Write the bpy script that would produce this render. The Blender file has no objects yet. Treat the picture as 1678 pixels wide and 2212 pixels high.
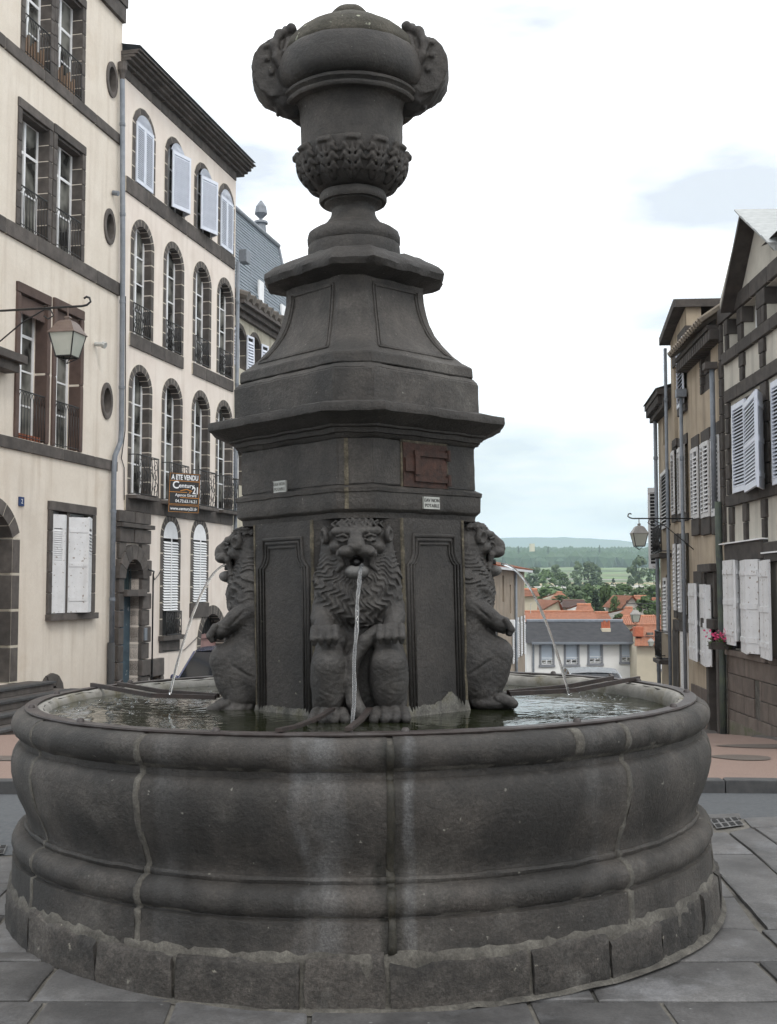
import bpy, bmesh, math, random
import numpy as np
from mathutils import Vector, Matrix, noise as mnoise
R = math.radians
PI = math.pi
random.seed(7)
sc = bpy.context.scene
col = sc.collection

# ------------------------------------------------------------------ camera
EYE = 1.62; FOC = 2500.0; CX = 839.0; CY = 1106.0
PITCH = math.atan((1270 - CY) / FOC)
cd = bpy.data.cameras.new('camera'); cam = bpy.data.objects.new('camera', cd); col.objects.link(cam)
cam.location = (0, 0, EYE); cam.rotation_euler = (PI / 2 + PITCH, 0, 0)
cd.sensor_fit = 'VERTICAL'; cd.sensor_height = 36; cd.sensor_width = 36
cd.lens = 36 * FOC / 2212
cd.clip_start = 0.1; cd.clip_end = 30000
sc.camera = cam

# ------------------------------------------------------------------ sky, sun, exposure
SUN_EL, SUN_AZ = 48, 152      # azimuth clockwise from +Y (view direction)
w = bpy.data.worlds.new("World"); sc.world = w; w.use_nodes = True
N, L = w.node_tree.nodes, w.node_tree.links
for n in list(N): N.remove(n)
out = N.new('ShaderNodeOutputWorld'); bg = N.new('ShaderNodeBackground'); bg.inputs['Strength'].default_value = 0.1
sky = N.new('ShaderNodeTexSky'); sky.sky_type = 'NISHITA'; sky.sun_disc = False
sky.sun_elevation = R(SUN_EL); sky.sun_rotation = R(SUN_AZ); sky.air_density = 1.2; sky.dust_density = 1.5
tc = N.new('ShaderNodeTexCoord'); sep = N.new('ShaderNodeSeparateXYZ'); L.new(tc.outputs['Generated'], sep.inputs[0])
# overcast brightness grows from the horizon to the zenith
gain = N.new('ShaderNodeMapRange'); gain.inputs[1].default_value = 0.0; gain.inputs[2].default_value = 0.9
gain.inputs[3].default_value = 15.0; gain.inputs[4].default_value = 21.0
L.new(sep.outputs['Z'], gain.inputs[0])
mp = N.new('ShaderNodeMapping'); mp.inputs['Scale'].default_value = (1, 1, 3.6); mp.inputs['Location'].default_value = (0.35, 0.1, 0.62)
L.new(tc.outputs['Generated'], mp.inputs[0])
nz = N.new('ShaderNodeTexNoise'); nz.inputs['Scale'].default_value = 3.1; nz.inputs['Detail'].default_value = 7; nz.inputs['Roughness'].default_value = 0.5
L.new(mp.outputs[0], nz.inputs[0])
cr = N.new('ShaderNodeMapRange'); cr.inputs[1].default_value = 0.35; cr.inputs[2].default_value = 0.50
cr.inputs[3].default_value = 0.46; cr.inputs[4].default_value = 1.0
L.new(nz.outputs[0], cr.inputs[0])
cl = N.new('ShaderNodeMix'); cl.data_type = 'RGBA'; cl.blend_type = 'MULTIPLY'; cl.inputs[0].default_value = 1
cl.inputs[6].default_value = (1.0, 1.0, 1.005, 1); L.new(gain.outputs[0], cl.inputs[7])
mx = N.new('ShaderNodeMix'); mx.data_type = 'RGBA'
L.new(cr.outputs[0], mx.inputs[0]); L.new(sky.outputs[0], mx.inputs[6]); L.new(cl.outputs[2], mx.inputs[7])
L.new(mx.outputs[2], bg.inputs['Color']); L.new(bg.outputs[0], out.inputs[0])

sd = bpy.data.lights.new('sun', 'SUN'); sd.energy = 1.3; sd.angle = R(14); sd.color = (1, .96, .9)
sun = bpy.data.objects.new('sun', sd); col.objects.link(sun)
_d = Vector((math.sin(R(SUN_AZ)) * math.cos(R(SUN_EL)), math.cos(R(SUN_AZ)) * math.cos(R(SUN_EL)), math.sin(R(SUN_EL))))
sun.rotation_euler = _d.to_track_quat('Z', 'Y').to_euler()
sc.view_settings.view_transform = 'Standard'; sc.view_settings.look = 'None'
sc.view_settings.exposure = -0.12; sc.view_settings.gamma = 1.0; sc.view_settings.use_curve_mapping = False
sc.render.engine = 'CYCLES'
sc.cycles.max_bounces = 6; sc.cycles.diffuse_bounces = 3; sc.cycles.glossy_bounces = 3
sc.cycles.transmission_bounces = 4; sc.cycles.volume_bounces = 1; sc.cycles.transparent_max_bounces = 8
sc.cycles.use_denoising = True

# ------------------------------------------------------------------ where a sight line meets a surface of the place
_f = Vector((0, math.cos(PITCH), math.sin(PITCH))); _u = Vector((0, -math.sin(PITCH), math.cos(PITCH)))
def ray(px, py): return Vector((1, 0, 0)) * ((px - CX) / FOC) + _u * ((CY - py) / FOC) + _f
def at_y(px, py, Y):
    d = ray(px, py); t = Y / d.y; return Vector((d.x * t, Y, EYE + d.z * t))
def at_z(px, py, Z=0.0):
    d = ray(px, py); t = (Z - EYE) / d.z; return Vector((d.x * t, d.y * t, Z))
def zat(py, Y): return at_y(CX, py, Y).z

# ------------------------------------------------------------------ objects
def link(o, parent=None):
    col.objects.link(o)
    if parent is not None: o.parent = parent
    return o
def tag(o, label=None, cat=None, group=None, kind=None):
    for k, v in (('label', label), ('category', cat), ('group', group), ('kind', kind)):
        if v: o[k] = v
    return o
def thing(name, label, cat, loc=(0, 0, 0), rotz=0, group=None):
    o = bpy.data.objects.new(name, None); link(o); o.location = loc; o.rotation_euler = (0, 0, rotz)
    o.empty_display_size = .2
    return tag(o, label, cat, group)
def fin(name, bm, mat, parent=None, smooth=False, kind=None, loc=None, rec=True, label=None):
    if rec: bmesh.ops.recalc_face_normals(bm, faces=bm.faces)
    me = bpy.data.meshes.new(name); bm.to_mesh(me); bm.free()
    if mat:
        for m_ in (mat if isinstance(mat, (list, tuple)) else [mat]): me.materials.append(m_)
    if smooth: me.polygons.foreach_set('use_smooth', [True] * len(me.polygons))
    if smooth == 'auto':
        me.set_sharp_from_angle(angle=R(38))
    o = bpy.data.objects.new(name, me); link(o, parent)
    if kind: o['kind'] = kind
    if label: o['label'] = label
    if loc is not None: o.location = loc
    return o
def inst(name, src, parent=None, loc=(0, 0, 0), rot=(0, 0, 0), scale=(1, 1, 1)):
    o = bpy.data.objects.new(name, src.data if hasattr(src, 'data') else src); link(o, parent)
    o.location = loc; o.rotation_euler = rot; o.scale = scale
    return o
def copy_tree(o, parent=None):
    c = o.copy(); col.objects.link(c); c.parent = parent
    for ch in KIDS.get(o.name, []) if o.name in KIDS else [k for k in o.children]:
        copy_tree(ch, c)
    return c
KIDS = {}
def box(bm, x0, x1, y0, y1, z0, z1, M=None):
    vs = [bm.verts.new(v) for v in ((x0, y0, z0), (x1, y0, z0), (x1, y1, z0), (x0, y1, z0), (x0, y0, z1), (x1, y0, z1), (x1, y1, z1), (x0, y1, z1))]
    if M is not None:
        for v in vs: v.co = M @ v.co
    for f in ((0, 3, 2, 1), (4, 5, 6, 7), (0, 1, 5, 4), (1, 2, 6, 5), (2, 3, 7, 6), (3, 0, 4, 7)): bm.faces.new([vs[i] for i in f])
    return vs
def tube(bm, pts, r, n=8, cap=True):
    pts = [Vector(p) for p in pts]; rings = []
    rr = r if isinstance(r, (list, tuple)) else [r] * len(pts)
    up = Vector((0, 0, 1)); prev = None
    for i, p in enumerate(pts):
        t = (pts[min(i + 1, len(pts) - 1)] - pts[max(i - 1, 0)]).normalized()
        a = prev if prev is not None else (up if abs(t.dot(up)) < .95 else Vector((1, 0, 0)))
        a = (a - t * a.dot(t)).normalized(); prev = a; b = t.cross(a)
        rings.append([bm.verts.new(p + (a * math.cos(2 * PI * k / n) + b * math.sin(2 * PI * k / n)) * rr[i]) for k in range(n)])
    for q, s in zip(rings, rings[1:]):
        for k in range(n): bm.faces.new((q[k], q[(k + 1) % n], s[(k + 1) % n], s[k]))
    if cap: bm.faces.new(rings[0][::-1]); bm.faces.new(rings[-1])
def lathe(bm, prof, n=48, a0=0, a1=2 * PI, close=True, cx=0, cy=0):
    full = abs(a1 - a0 - 2 * PI) < 1e-6; m = n if full else n + 1
    rings = []
    for k in range(m):
        a = a0 + (a1 - a0) * k / n
        rings.append([bm.verts.new((cx + r * math.sin(a), cy - r * math.cos(a), z)) for r, z in prof])
    for k in range(n):
        q, s = rings[k], rings[(k + 1) % m]
        for i in range(len(prof) - 1): bm.faces.new((q[i], s[i], s[i + 1], q[i + 1]))
    return rings
def solid_arc(bm, prof, a0, a1, n):
    """closed profile (r,z) swept from angle a0 to a1 (0 = towards the camera, + = right)"""
    rings = lathe(bm, prof + [prof[0]], n, a0, a1)
    bmesh.ops.remove_doubles(bm, verts=bm.verts, dist=1e-6)
    bm.verts.ensure_lookup_table()
    for a in (a0, a1):
        vs = []
        for r, z in prof:
            p = Vector((r * math.sin(a), -r * math.cos(a), z))
            vs.append(min((v for v in bm.verts), key=lambda v: (v.co - p).length_squared))
        try: bm.faces.new(vs)
        except Exception: pass
def rough(bm, amp, size, seed=0, fine=0):
    for v in bm.verts:
        p = v.co / size + Vector((seed * 7.3, seed * 3.1, 0))
        d = Vector((mnoise.noise(p), mnoise.noise(p + Vector((31, 0, 0))), mnoise.noise(p + Vector((0, 47, 0)))))
        if fine:
            p2 = v.co / (size * .3) + Vector((seed, 0, 9)); d += Vector((mnoise.noise(p2), mnoise.noise(p2 + Vector((9, 0, 0))), mnoise.noise(p2 + Vector((0, 0, 9))))) * fine
        v.co += d * amp
def dice(bm, L_):
    for _ in range(6):
        es = [e for e in bm.edges if e.calc_length() > L_]
        if not es: break
        bmesh.ops.subdivide_edges(bm, edges=es, cuts=1, use_grid_fill=True)
    bmesh.ops.triangulate(bm, faces=[f for f in bm.faces if len(f.verts) > 4])
# unit block with softened edges, shared by every squared stone
_bm = bmesh.new(); box(_bm, -.5, .5, -.5, .5, -.5, .5); bmesh.ops.bevel(_bm, geom=_bm.edges[:], offset=.035, segments=1, affect='EDGES')
UNIT = bpy.data.meshes.new('block'); _bm.to_mesh(UNIT); _bm.free()
_unit = {}
def unit(mat):
    if mat.name not in _unit:
        m = UNIT.copy(); m.materials.append(mat); _unit[mat.name] = m
    return _unit[mat.name]
def block(name, mat, parent, x0, x1, y0, y1, z0, z1, rot=(0, 0, 0)):
    return inst(name, unit(mat), parent, ((x0 + x1) / 2, (y0 + y1) / 2, (z0 + z1) / 2), rot, (abs(x1 - x0), abs(y1 - y0), abs(z1 - z0)))

# ------------------------------------------------------------------ materials
def mat(name, c1, c2=None, scale=4.0, rough_=0.85, bump=0.0, bscale=30.0, c3=None, streak=0.0, sp=None, spec=None, metal=0, rnd=0.0, detail=5, patch=None, lo=.35, hi=.65, bdist=.01, stain=None, grain=0.0):
    m = bpy.data.materials.new(name); m.use_nodes = True
    n, l = m.node_tree.nodes, m.node_tree.links; b = n['Principled BSDF']
    b.inputs['Roughness'].default_value = rough_; b.inputs['Metallic'].default_value = metal
    if spec is not None: b.inputs['Specular IOR Level'].default_value = spec
    c2 = c2 or c1
    tc = n.new('ShaderNodeTexCoord'); co = tc.outputs['Object']
    if rnd:                       # every piece gets its own bit of the pattern and tone
        oi = n.new('ShaderNodeObjectInfo'); g = n.new('ShaderNodeNewGeometry')
        va = n.new('ShaderNodeVectorMath'); va.operation = 'MULTIPLY_ADD'; l.new(oi.outputs['Random'], va.inputs[0]); va.inputs[1].default_value = (37, 19, 53); l.new(g.outputs['Position'], va.inputs[2]); co = va.outputs[0]
    nz = n.new('ShaderNodeTexNoise'); nz.inputs['Scale'].default_value = scale; nz.inputs['Detail'].default_value = detail; nz.inputs['Roughness'].default_value = .6
    l.new(co, nz.inputs[0])
    mr = n.new('ShaderNodeMapRange'); mr.inputs[1].default_value = lo; mr.inputs[2].default_value = hi; l.new(nz.outputs[0], mr.inputs[0])
    mx = n.new('ShaderNodeMix'); mx.data_type = 'RGBA'; l.new(mr.outputs[0], mx.inputs[0]); mx.inputs[6].default_value = (*c1, 1); mx.inputs[7].default_value = (*c2, 1)
    c = mx.outputs[2]
    def over(fac, colr):
        nonlocal c
        q = n.new('ShaderNodeMix'); q.data_type = 'RGBA'; l.new(fac, q.inputs[0]); l.new(c, q.inputs[6]); q.inputs[7].default_value = (*colr, 1); c = q.outputs[2]
    if streak:                    # rain streaks
        mpp = n.new('ShaderNodeMapping'); mpp.inputs['Scale'].default_value = (2.6, 2.6, .22); l.new(co, mpp.inputs[0])
        ns = n.new('ShaderNodeTexNoise'); ns.inputs['Scale'].default_value = 1.6; ns.inputs['Detail'].default_value = 6; l.new(mpp.outputs[0], ns.inputs[0])
        ms = n.new('ShaderNodeMapRange'); ms.inputs[1].default_value = .5; ms.inputs[2].default_value = .78; ms.inputs[4].default_value = streak; l.new(ns.outputs[0], ms.inputs[0])
        over(ms.outputs[0], c3 or tuple(x * .55 for x in c1))
    if sp:                        # pale specks / lichen: (colour, scale, threshold)
        vs = n.new('ShaderNodeTexNoise'); vs.inputs['Scale'].default_value = sp[1]; vs.inputs['Detail'].default_value = 2; l.new(co, vs.inputs[0])
        mv = n.new('ShaderNodeMapRange'); mv.inputs[1].default_value = sp[2]; mv.inputs[2].default_value = sp[2] + .04; mv.inputs[4].default_value = .8; l.new(vs.outputs[0], mv.inputs[0])
        over(mv.outputs[0], sp[0])
    if patch:                     # broad patches: (colour, scale, threshold, amount)
        vs = n.new('ShaderNodeTexNoise'); vs.inputs['Scale'].default_value = patch[1]; vs.inputs['Detail'].default_value = 6; vs.inputs['Roughness'].default_value = .65; l.new(co, vs.inputs[0])
        mv = n.new('ShaderNodeMapRange'); mv.inputs[1].default_value = patch[2]; mv.inputs[2].default_value = patch[2] + .14; mv.inputs[4].default_value = patch[3]; l.new(vs.outputs[0], mv.inputs[0])
        over(mv.outputs[0], patch[0])
    if stain:                     # lime runs down the front of the basin, each at its own place: (x, half width, amount)
        sx = n.new('ShaderNodeSeparateXYZ'); l.new(tc.outputs['Object'], sx.inputs[0])
        def mth(op, a, b_=None, c_=None):
            q = n.new('ShaderNodeMath'); q.operation = op
            for i_, v_ in enumerate((a, b_, c_)):
                if v_ is None: continue
                if isinstance(v_, (int, float)): q.inputs[i_].default_value = v_
                else: l.new(v_, q.inputs[i_])
            return q.outputs[0]
        front = mth('LESS_THAN', sx.outputs[1], -1.0)
        ns2 = n.new('ShaderNodeTexNoise'); ns2.inputs['Scale'].default_value = 9; ns2.inputs['Detail'].default_value = 6; mq = n.new('ShaderNodeMapping'); mq.inputs['Scale'].default_value = (1, 1, .18); l.new(tc.outputs['Object'], mq.inputs[0]); l.new(mq.outputs[0], ns2.inputs[0])
        for (x0_, hw_, am, sc_) in stain:
            d_ = mth('DIVIDE', mth('ADD', mth('SUBTRACT', sx.outputs[0], x0_), mth('MULTIPLY', mth('SUBTRACT', ns2.outputs[0], .5), .30 * min(1, hw_ * 9))), hw_); e_ = mth('MAXIMUM', mth('SUBTRACT', 1.0, mth('MULTIPLY', d_, d_)), 0.0)
            f_ = mth('MULTIPLY', mth('MULTIPLY', e_, front), mth('MULTIPLY', mth('POWER', ns2.outputs[0], 2.2), am * 1.5)); over(f_, sc_)
    if grain:                     # open, gritty lava grain: small dark pores and paler crystals
        for gs_, ga_ in ((75, grain), (190, grain * .7), (14, grain * .6)):
            gn = n.new('ShaderNodeTexNoise'); gn.inputs['Scale'].default_value = gs_; gn.inputs['Detail'].default_value = 3; gn.inputs['Roughness'].default_value = .7; l.new(co, gn.inputs[0])
            gm = n.new('ShaderNodeMapRange'); gm.inputs[1].default_value = .3; gm.inputs[2].default_value = .7; gm.inputs[3].default_value = 1 - ga_; gm.inputs[4].default_value = 1 + ga_; l.new(gn.outputs[0], gm.inputs[0])
            gh = n.new('ShaderNodeHueSaturation'); l.new(gm.outputs[0], gh.inputs['Value']); l.new(c, gh.inputs['Color']); c = gh.outputs[0]
    if rnd:
        hs = n.new('ShaderNodeHueSaturation'); mr2 = n.new('ShaderNodeMapRange'); mr2.inputs[3].default_value = 1 - rnd; mr2.inputs[4].default_value = 1 + rnd
        l.new(oi.outputs['Random'], mr2.inputs[0]); l.new(mr2.outputs[0], hs.inputs['Value']); l.new(c, hs.inputs['Color']); c = hs.outputs[0]
    l.new(c, b.inputs['Base Color'])
    if bump:
        bn = n.new('ShaderNodeTexNoise'); bn.inputs['Scale'].default_value = bscale; bn.inputs['Detail'].default_value = 8; bn.inputs['Roughness'].default_value = .7; l.new(co, bn.inputs[0])
        bp = n.new('ShaderNodeBump'); bp.inputs['Strength'].default_value = bump; bp.inputs['Distance'].default_value = bdist; l.new(bn.outputs[0], bp.inputs['Height']); l.new(bp.outputs[0], b.inputs['Normal'])
    return m
BAS = dict(bump=.9, bscale=48, bdist=.009, grain=.34)
M_stone = mat('basalt', (.020, .0185, .0168), (.057, .0505, .0445), 1.9, .66, streak=.6, c3=(.013, .012, .011), lo=.40, hi=.60, sp=((.19, .185, .16), 34, .735), patch=((.095, .089, .080), 2.1, .56, .6), stain=((-.13, .11, .95, (.16, .165, .17)), (.215, .035, .9, (.15, .155, .16)), (.99, .05, .4, (.14, .14, .14)), (-.75, .07, .35, (.14, .14, .14)), (.145, .055, 2.6, (.009, .0085, .006)), (-.45, .05, 1.0, (.012, .011, .009)), (1.3, .06, 1.2, (.012, .011, .009))), **BAS)
M_stone_d = mat('basalt_dark', (.017, .0155, .0142), (.044, .0392, .0350), 2.6, .66, streak=.5, c3=(.013, .012, .011), sp=((.2, .2, .15), 30, .74), **BAS)  # darker basalt, its colour deepened further for the shade under the cornice
M_lion = mat('basalt_carved', (.022, .0205, .0195), (.056, .052, .048), 6.0, .64, patch=((.11, .105, .10), 4, .57, .6), **BAS)
_n, _l = M_lion.node_tree.nodes, M_lion.node_tree.links; _b = _n['Principled BSDF']; _src = _b.inputs['Base Color'].links[0].from_socket
_tc = _n.new('ShaderNodeTexCoord'); _vd = _n.new('ShaderNodeVectorMath'); _vd.operation = 'DISTANCE'; _l.new(_tc.outputs['Object'], _vd.inputs[0]); _vd.inputs[1].default_value = (0, .21, .742)
_mr = _n.new('ShaderNodeMapRange'); _mr.inputs[1].default_value = .035; _mr.inputs[2].default_value = .065; _mr.inputs[3].default_value = .75; _mr.inputs[4].default_value = 0; _l.new(_vd.outputs['Value'], _mr.inputs[0])
_mx = _n.new('ShaderNodeMix'); _mx.data_type = 'RGBA'; _l.new(_mr.outputs[0], _mx.inputs[0]); _l.new(_src, _mx.inputs[6]); _mx.inputs[7].default_value = (.16, .16, .155, 1); _l.new(_mx.outputs[2], _b.inputs['Base Color'])   # lime crust on the lower lip
M_plinth = mat('basalt_plinth', (.021, .0192, .0172), (.060, .0535, .047), 3.5, .72, sp=((.18, .17, .14), 28, .72), patch=((.12, .118, .108), 3.1, .58, .6), rnd=.22, bump=1.0, bscale=34, bdist=.014, grain=.45)
M_mortar = mat('mortar', (.058, .054, .047), (.105, .099, .086), 7, .95, bump=.6, bscale=50, grain=.3, patch=((.15, .145, .125), 11, .6, .6))
M_lime = mat('lime_deposit', (.20, .195, .175), (.32, .31, .285), 8, .9, patch=((.10, .088, .045), 4, .50, .85), bump=.5, bscale=30)
M_iron = mat('iron_band', (.022, .016, .014), (.042, .032, .030), 14, .5, bump=.3, bscale=60, patch=((.085, .08, .078), 6, .5, .5))
M_rust = mat('rust', (.022, .012, .009), (.060, .026, .018), 22, .8, bump=.6, bscale=70)
M_rest = mat('rest_iron', (.014, .010, .009), (.034, .022, .018), 18, .6, bump=.4, bscale=60)
M_black = mat('wrought_iron', (.012, .012, .013), (.02, .02, .02), 20, .5)
# ------------------------------------------------------------------ carving: signed distance fields meshed by surface nets
class Sdf:
    def __init__(s, lo, hi, h):
        s.lo = np.array(lo, np.float32); s.h = h
        ax = [np.arange(lo[i], hi[i] + h, h, dtype=np.float32) for i in range(3)]
        s.X, s.Y, s.Z = np.meshgrid(*ax, indexing='ij', sparse=True)
        s.shape = tuple(len(a) for a in ax); s.d = np.full(s.shape, 9.0, np.float32)
    def ell(s, c, r):
        x, y, z = s.X - c[0], s.Y - c[1], s.Z - c[2]
        k0 = np.sqrt((x / r[0]) ** 2 + (y / r[1]) ** 2 + (z / r[2]) ** 2)
        return (k0 - 1) * min(r) * (.5 + .5 * (sorted(r)[1] / min(r)) ** .5)
    def cap(s, a, b, ra, rb):
        a = np.array(a, np.float32); b = np.array(b, np.float32); ab = b - a; q = float(ab @ ab) or 1e-9
        t = np.clip(((s.X - a[0]) * ab[0] + (s.Y - a[1]) * ab[1] + (s.Z - a[2]) * ab[2]) / q, 0, 1)
        return np.sqrt((s.X - a[0] - ab[0] * t) ** 2 + (s.Y - a[1] - ab[1] * t) ** 2 + (s.Z - a[2] - ab[2] * t) ** 2) - (ra + (rb - ra) * t)
    def add(s, e, k=.015):
        h = np.clip(.5 + .5 * (s.d - e) / k, 0, 1); s.d = s.d * (1 - h) + e * h - k * h * (1 - h)
    def cut(s, e, k=.01):
        e = -e; h = np.clip(.5 - .5 * (s.d - e) / k, 0, 1); s.d = s.d * (1 - h) + e * h + k * h * (1 - h)
    def mesh(s, name, m):
        d = s.d; sg = d < 0
        nx, ny, nz = d.shape
        cnt = np.zeros((nx - 1, ny - 1, nz - 1), np.int8); 
        for i in (0, 1):
            for j in (0, 1):
                for k in (0, 1): cnt += sg[i:nx - 1 + i, j:ny - 1 + j, k:nz - 1 + k]
        act = (cnt > 0) & (cnt < 8); idx = np.argwhere(act)
        vid = -np.ones(act.shape, np.int64); vid[act] = np.arange(len(idx))
        P = np.zeros((len(idx), 3)); C = np.zeros(len(idx))
        cor = {(i, j, k): d[idx[:, 0] + i, idx[:, 1] + j, idx[:, 2] + k] for i in (0, 1) for j in (0, 1) for k in (0, 1)}
        for a in cor:
            for ax in range(3):
                if a[ax] == 0:
                    b = list(a); b[ax] = 1; b = tuple(b)
                    va, vb = cor[a], cor[b]; cr = (va < 0) != (vb < 0)
                    t = np.where(cr, va / np.where(cr, va - vb, 1), 0)
                    p = np.tile(np.array(a, float), (len(idx), 1)); p[:, ax] += t
                    P[cr] += p[cr]; C[cr] += 1
        P = (idx + P / C[:, None]) * s.h + s.lo
        F = []
        for ax in range(3):
            o1, o2 = (ax + 1) % 3, (ax + 2) % 3
            sl0 = [slice(None)] * 3; sl1 = [slice(None)] * 3
            sl0[ax] = slice(0, -1); sl1[ax] = slice(1, None)
            ch = sg[tuple(sl0)] != sg[tuple(sl1)]; e = np.argwhere(ch)
            ok = (e[:, o1] > 0) & (e[:, o2] > 0) & (e[:, o1] < d.shape[o1] - 1) & (e[:, o2] < d.shape[o2] - 1); e = e[ok]
            q = []
            for (da, db) in ((1, 1), (0, 1), (0, 0), (1, 0)):
                c = e.copy(); c[:, o1] -= da; c[:, o2] -= db; q.append(vid[c[:, 0], c[:, 1], c[:, 2]])
            q = np.stack(q, 1); fl = sg[e[:, 0], e[:, 1], e[:, 2]]
            q[~fl] = q[~fl][:, ::-1]; F.append(q)
        F = np.concatenate(F); F = F[(F >= 0).all(1)]
        me = bpy.data.meshes.new(name); me.from_pydata(P.tolist(), [], F.tolist())
        me.polygons.foreach_set('use_smooth', [True] * len(me.polygons)); me.materials.append(m)
        return me

def lion_mesh():
    s = Sdf((-.27, -.10, -.01), (.27, .30, 1.03), .0047); E, C = s.ell, s.cap; X, Y, Z = s.X, s.Y, s.Z
    A = lambda e, k=.02: s.add(e, k)
    A(E((0, -.02, .5), (.20, .12, .5))); A(E((0, .02, .3), (.13, .075, .34)))
    for q in (-1, 1): A(C((q * .13, .03, .2), (q * .14, .04, .62), .085, .08)); A(C((q * .12, .05, .42), (q * .11, .12, .40), .07, .05)); A(C((q * .13, .02, .62), (q * .11, .03, .88), .08, .07))
    for q in (-1, 1):
        A(E((q * .145, .075, .225), (.100, .165, .195)), .02)                    # haunch
        A(C((q * .148, .135, .15), (q * .145, .180, .29), .066, .082), .03)          # shin and knee
        A(E((q * .20, .10, .10), (.035, .06, .06)), .02)                         # heel
        s.cut(C((q * .243, .02, .19), (q * .240, .13, .262), .006, .004), .014)  # thigh crease
        s.cut(C((q * .085, .245, .05), (q * .068, .235, .27), .007, .004), .02)
        A(E((q * .148, .14, .03), (.092, .12, .045)), .015)                      # foot
        for t in (-1.5, -.5, .5, 1.5):
            A(C((q * .148 + t * .044, .165, .066 - .006 * abs(t)), (q * .148 + t * .052, .248, .028), .026, .025), .003)
        A(C((q * .178, .03, .555), (q * .182, .11, .51), .056, .050), .02)         # upper arm
        A(C((q * .182, .11, .51), (q * .163, .185, .455), .050, .042), .02)        # forearm
        s.cut(C((q * .235, .06, .55), (q * .225, .15, .46), .004, .003), .014)
        A(E((q * .160, .200, .445), (.062, .05, .045)), .012)
        for t in (-1.5, -.5, .5, 1.5):
            A(C((q * .160 + t * .033, .222, .465), (q * .160 + t * .035, .250, .420), .020, .020), .003)
            A(C((q * .160 + t * .035, .250, .420), (q * .160 + t * .034, .240, .395), .018, .013), .003)
    for a, b in zip([(-.09, .14, .44), (-.03, .16, .395), (.028, .165, .31), (.045, .17, .21), (.028, .175, .11)], [(-.03, .16, .395), (.028, .165, .31), (.045, .17, .21), (.028, .175, .11), (-.01, .185, .045)]):
        A(C(a, b, .036, .036), .012)                                             # tail between the legs
    A(E((.06, .19, .02), (.02, .03, .03)), .01)
    # mane
    th = np.arctan2(X + 0 * Z, .82 - Z); rr = np.sqrt(X ** 2 + (Z - .82) ** 2)
    s.tmp = s.d; s.d = np.full(s.shape, 9.0, np.float32)
    A(E((0, .01, .70), (.222, .15, .20)), .05); A(E((0, .065, .60), (.190, .115, .150)), .06); A(E((0, .0, .86), (.168, .105, .125)), .05)
    A(E((0, .075, .665), (.11, .075, .10)), .04)
    row = rr / .085 + .35 * np.sin(2.7 * th)
    ph = th * 44 + 2.5 * np.sin(2 * PI * row * 1.15 + 1.9 * np.sin(4.3 * th)) + 1.6 * np.sin(rr * 31 + 4 * np.sin(th * 1.7)) + 1.5 * np.sin(Y * 50)
    dis = .0125 * (np.abs(np.sin(ph * .5)) ** .8 - .55) + .0035 * np.sin(2 * PI * row + th * 4) + .003 * np.sin(th * 9 + row * 3)
    s.d = s.d + dis.astype(np.float32) * np.clip((rr - .08) / .05, 0, 1)
    m = s.d; s.d = s.tmp; s.add(m, .012)
    # head
    A(E((0, .075, .895), (.128, .10, .092)), .02)
    A(C((-.05, .10, .965), (.05, .10, .965), .030, .030), .02)
    fr = E((0, .055, .972), (.125, .085, .036)) + (.006 * np.sin(X * 210 + 2 * np.sin(Z * 140)) + .004 * np.sin(Y * 150 + X * 90)).astype(np.float32)
    A(fr, .008)
    A(C((0, .15, .93), (0, .206, .876), .036, .042), .016)                       # nose bridge
    A(E((0, .230, .858), (.040, .020, .018)), .012)
    for q in (-1, 1):
        A(C((q * .022, .175, .938), (q * .105, .135, .938), .018, .022), .010)   # brow
        s.cut(E((q * .068, .190, .906), (.038, .038, .021)), .009)               # socket
        A(E((q * .066, .152, .902), (.023, .023, .016)), .003)                   # eye
        A(C((q * .040, .176, .898), (q * .066, .178, .888), .006, .006), .003); A(C((q * .066, .178, .888), (q * .094, .160, .896), .006, .005), .003)
        A(C((q * .042, .176, .910), (q * .066, .182, .920), .007, .007), .003); A(C((q * .066, .182, .920), (q * .096, .160, .912), .007, .006), .003)
        A(E((q * .10, .115, .862), (.040, .050, .034)), .018)                    # cheek
        A(E((q * .044, .196, .838), (.048, .046, .030)), .010)                   # upper lip
        A(C((q * .085, .165, .825), (q * .070, .155, .775), .018, .013), .010)
        A(E((q * .160, .105, .918), (.024, .034, .042)), .008)                   # ear
        s.cut(E((q * .178, .122, .916), (.018, .019, .026)), .008)
        A(C((q * .158, .09, .955), (q * .168, .10, .972), .012, .004), .006)
        s.cut(C((q * .016, .256, .852), (q * .040, .242, .858), .007, .005), .005)   # nostril
        A(C((q * .075, .155, .772), (q * .098, .150, .745), .014, .010), .008)
    s.cut(C((0, .258, .842), (0, .240, .812), .005, .005), .005)
    A(E((0, .165, .738), (.062, .062, .036)), .008)                              # chin
    s.cut(E((0, .205, .790), (.050, .070, .024)), .005)                          # open mouth
    s.cut(E((0, .17, .790), (.036, .08, .026)), .005)
    # weathering
    s.d += (.0012 * np.sin(X * 97 + 3 * np.sin(Z * 61)) * np.sin(Y * 83 + 2 * np.sin(Z * 47))).astype(np.float32)
    s.d = np.maximum(s.d, -(Z) + 0 * X + 0 * Y)
    return s.mesh('lion', M_lion)

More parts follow.
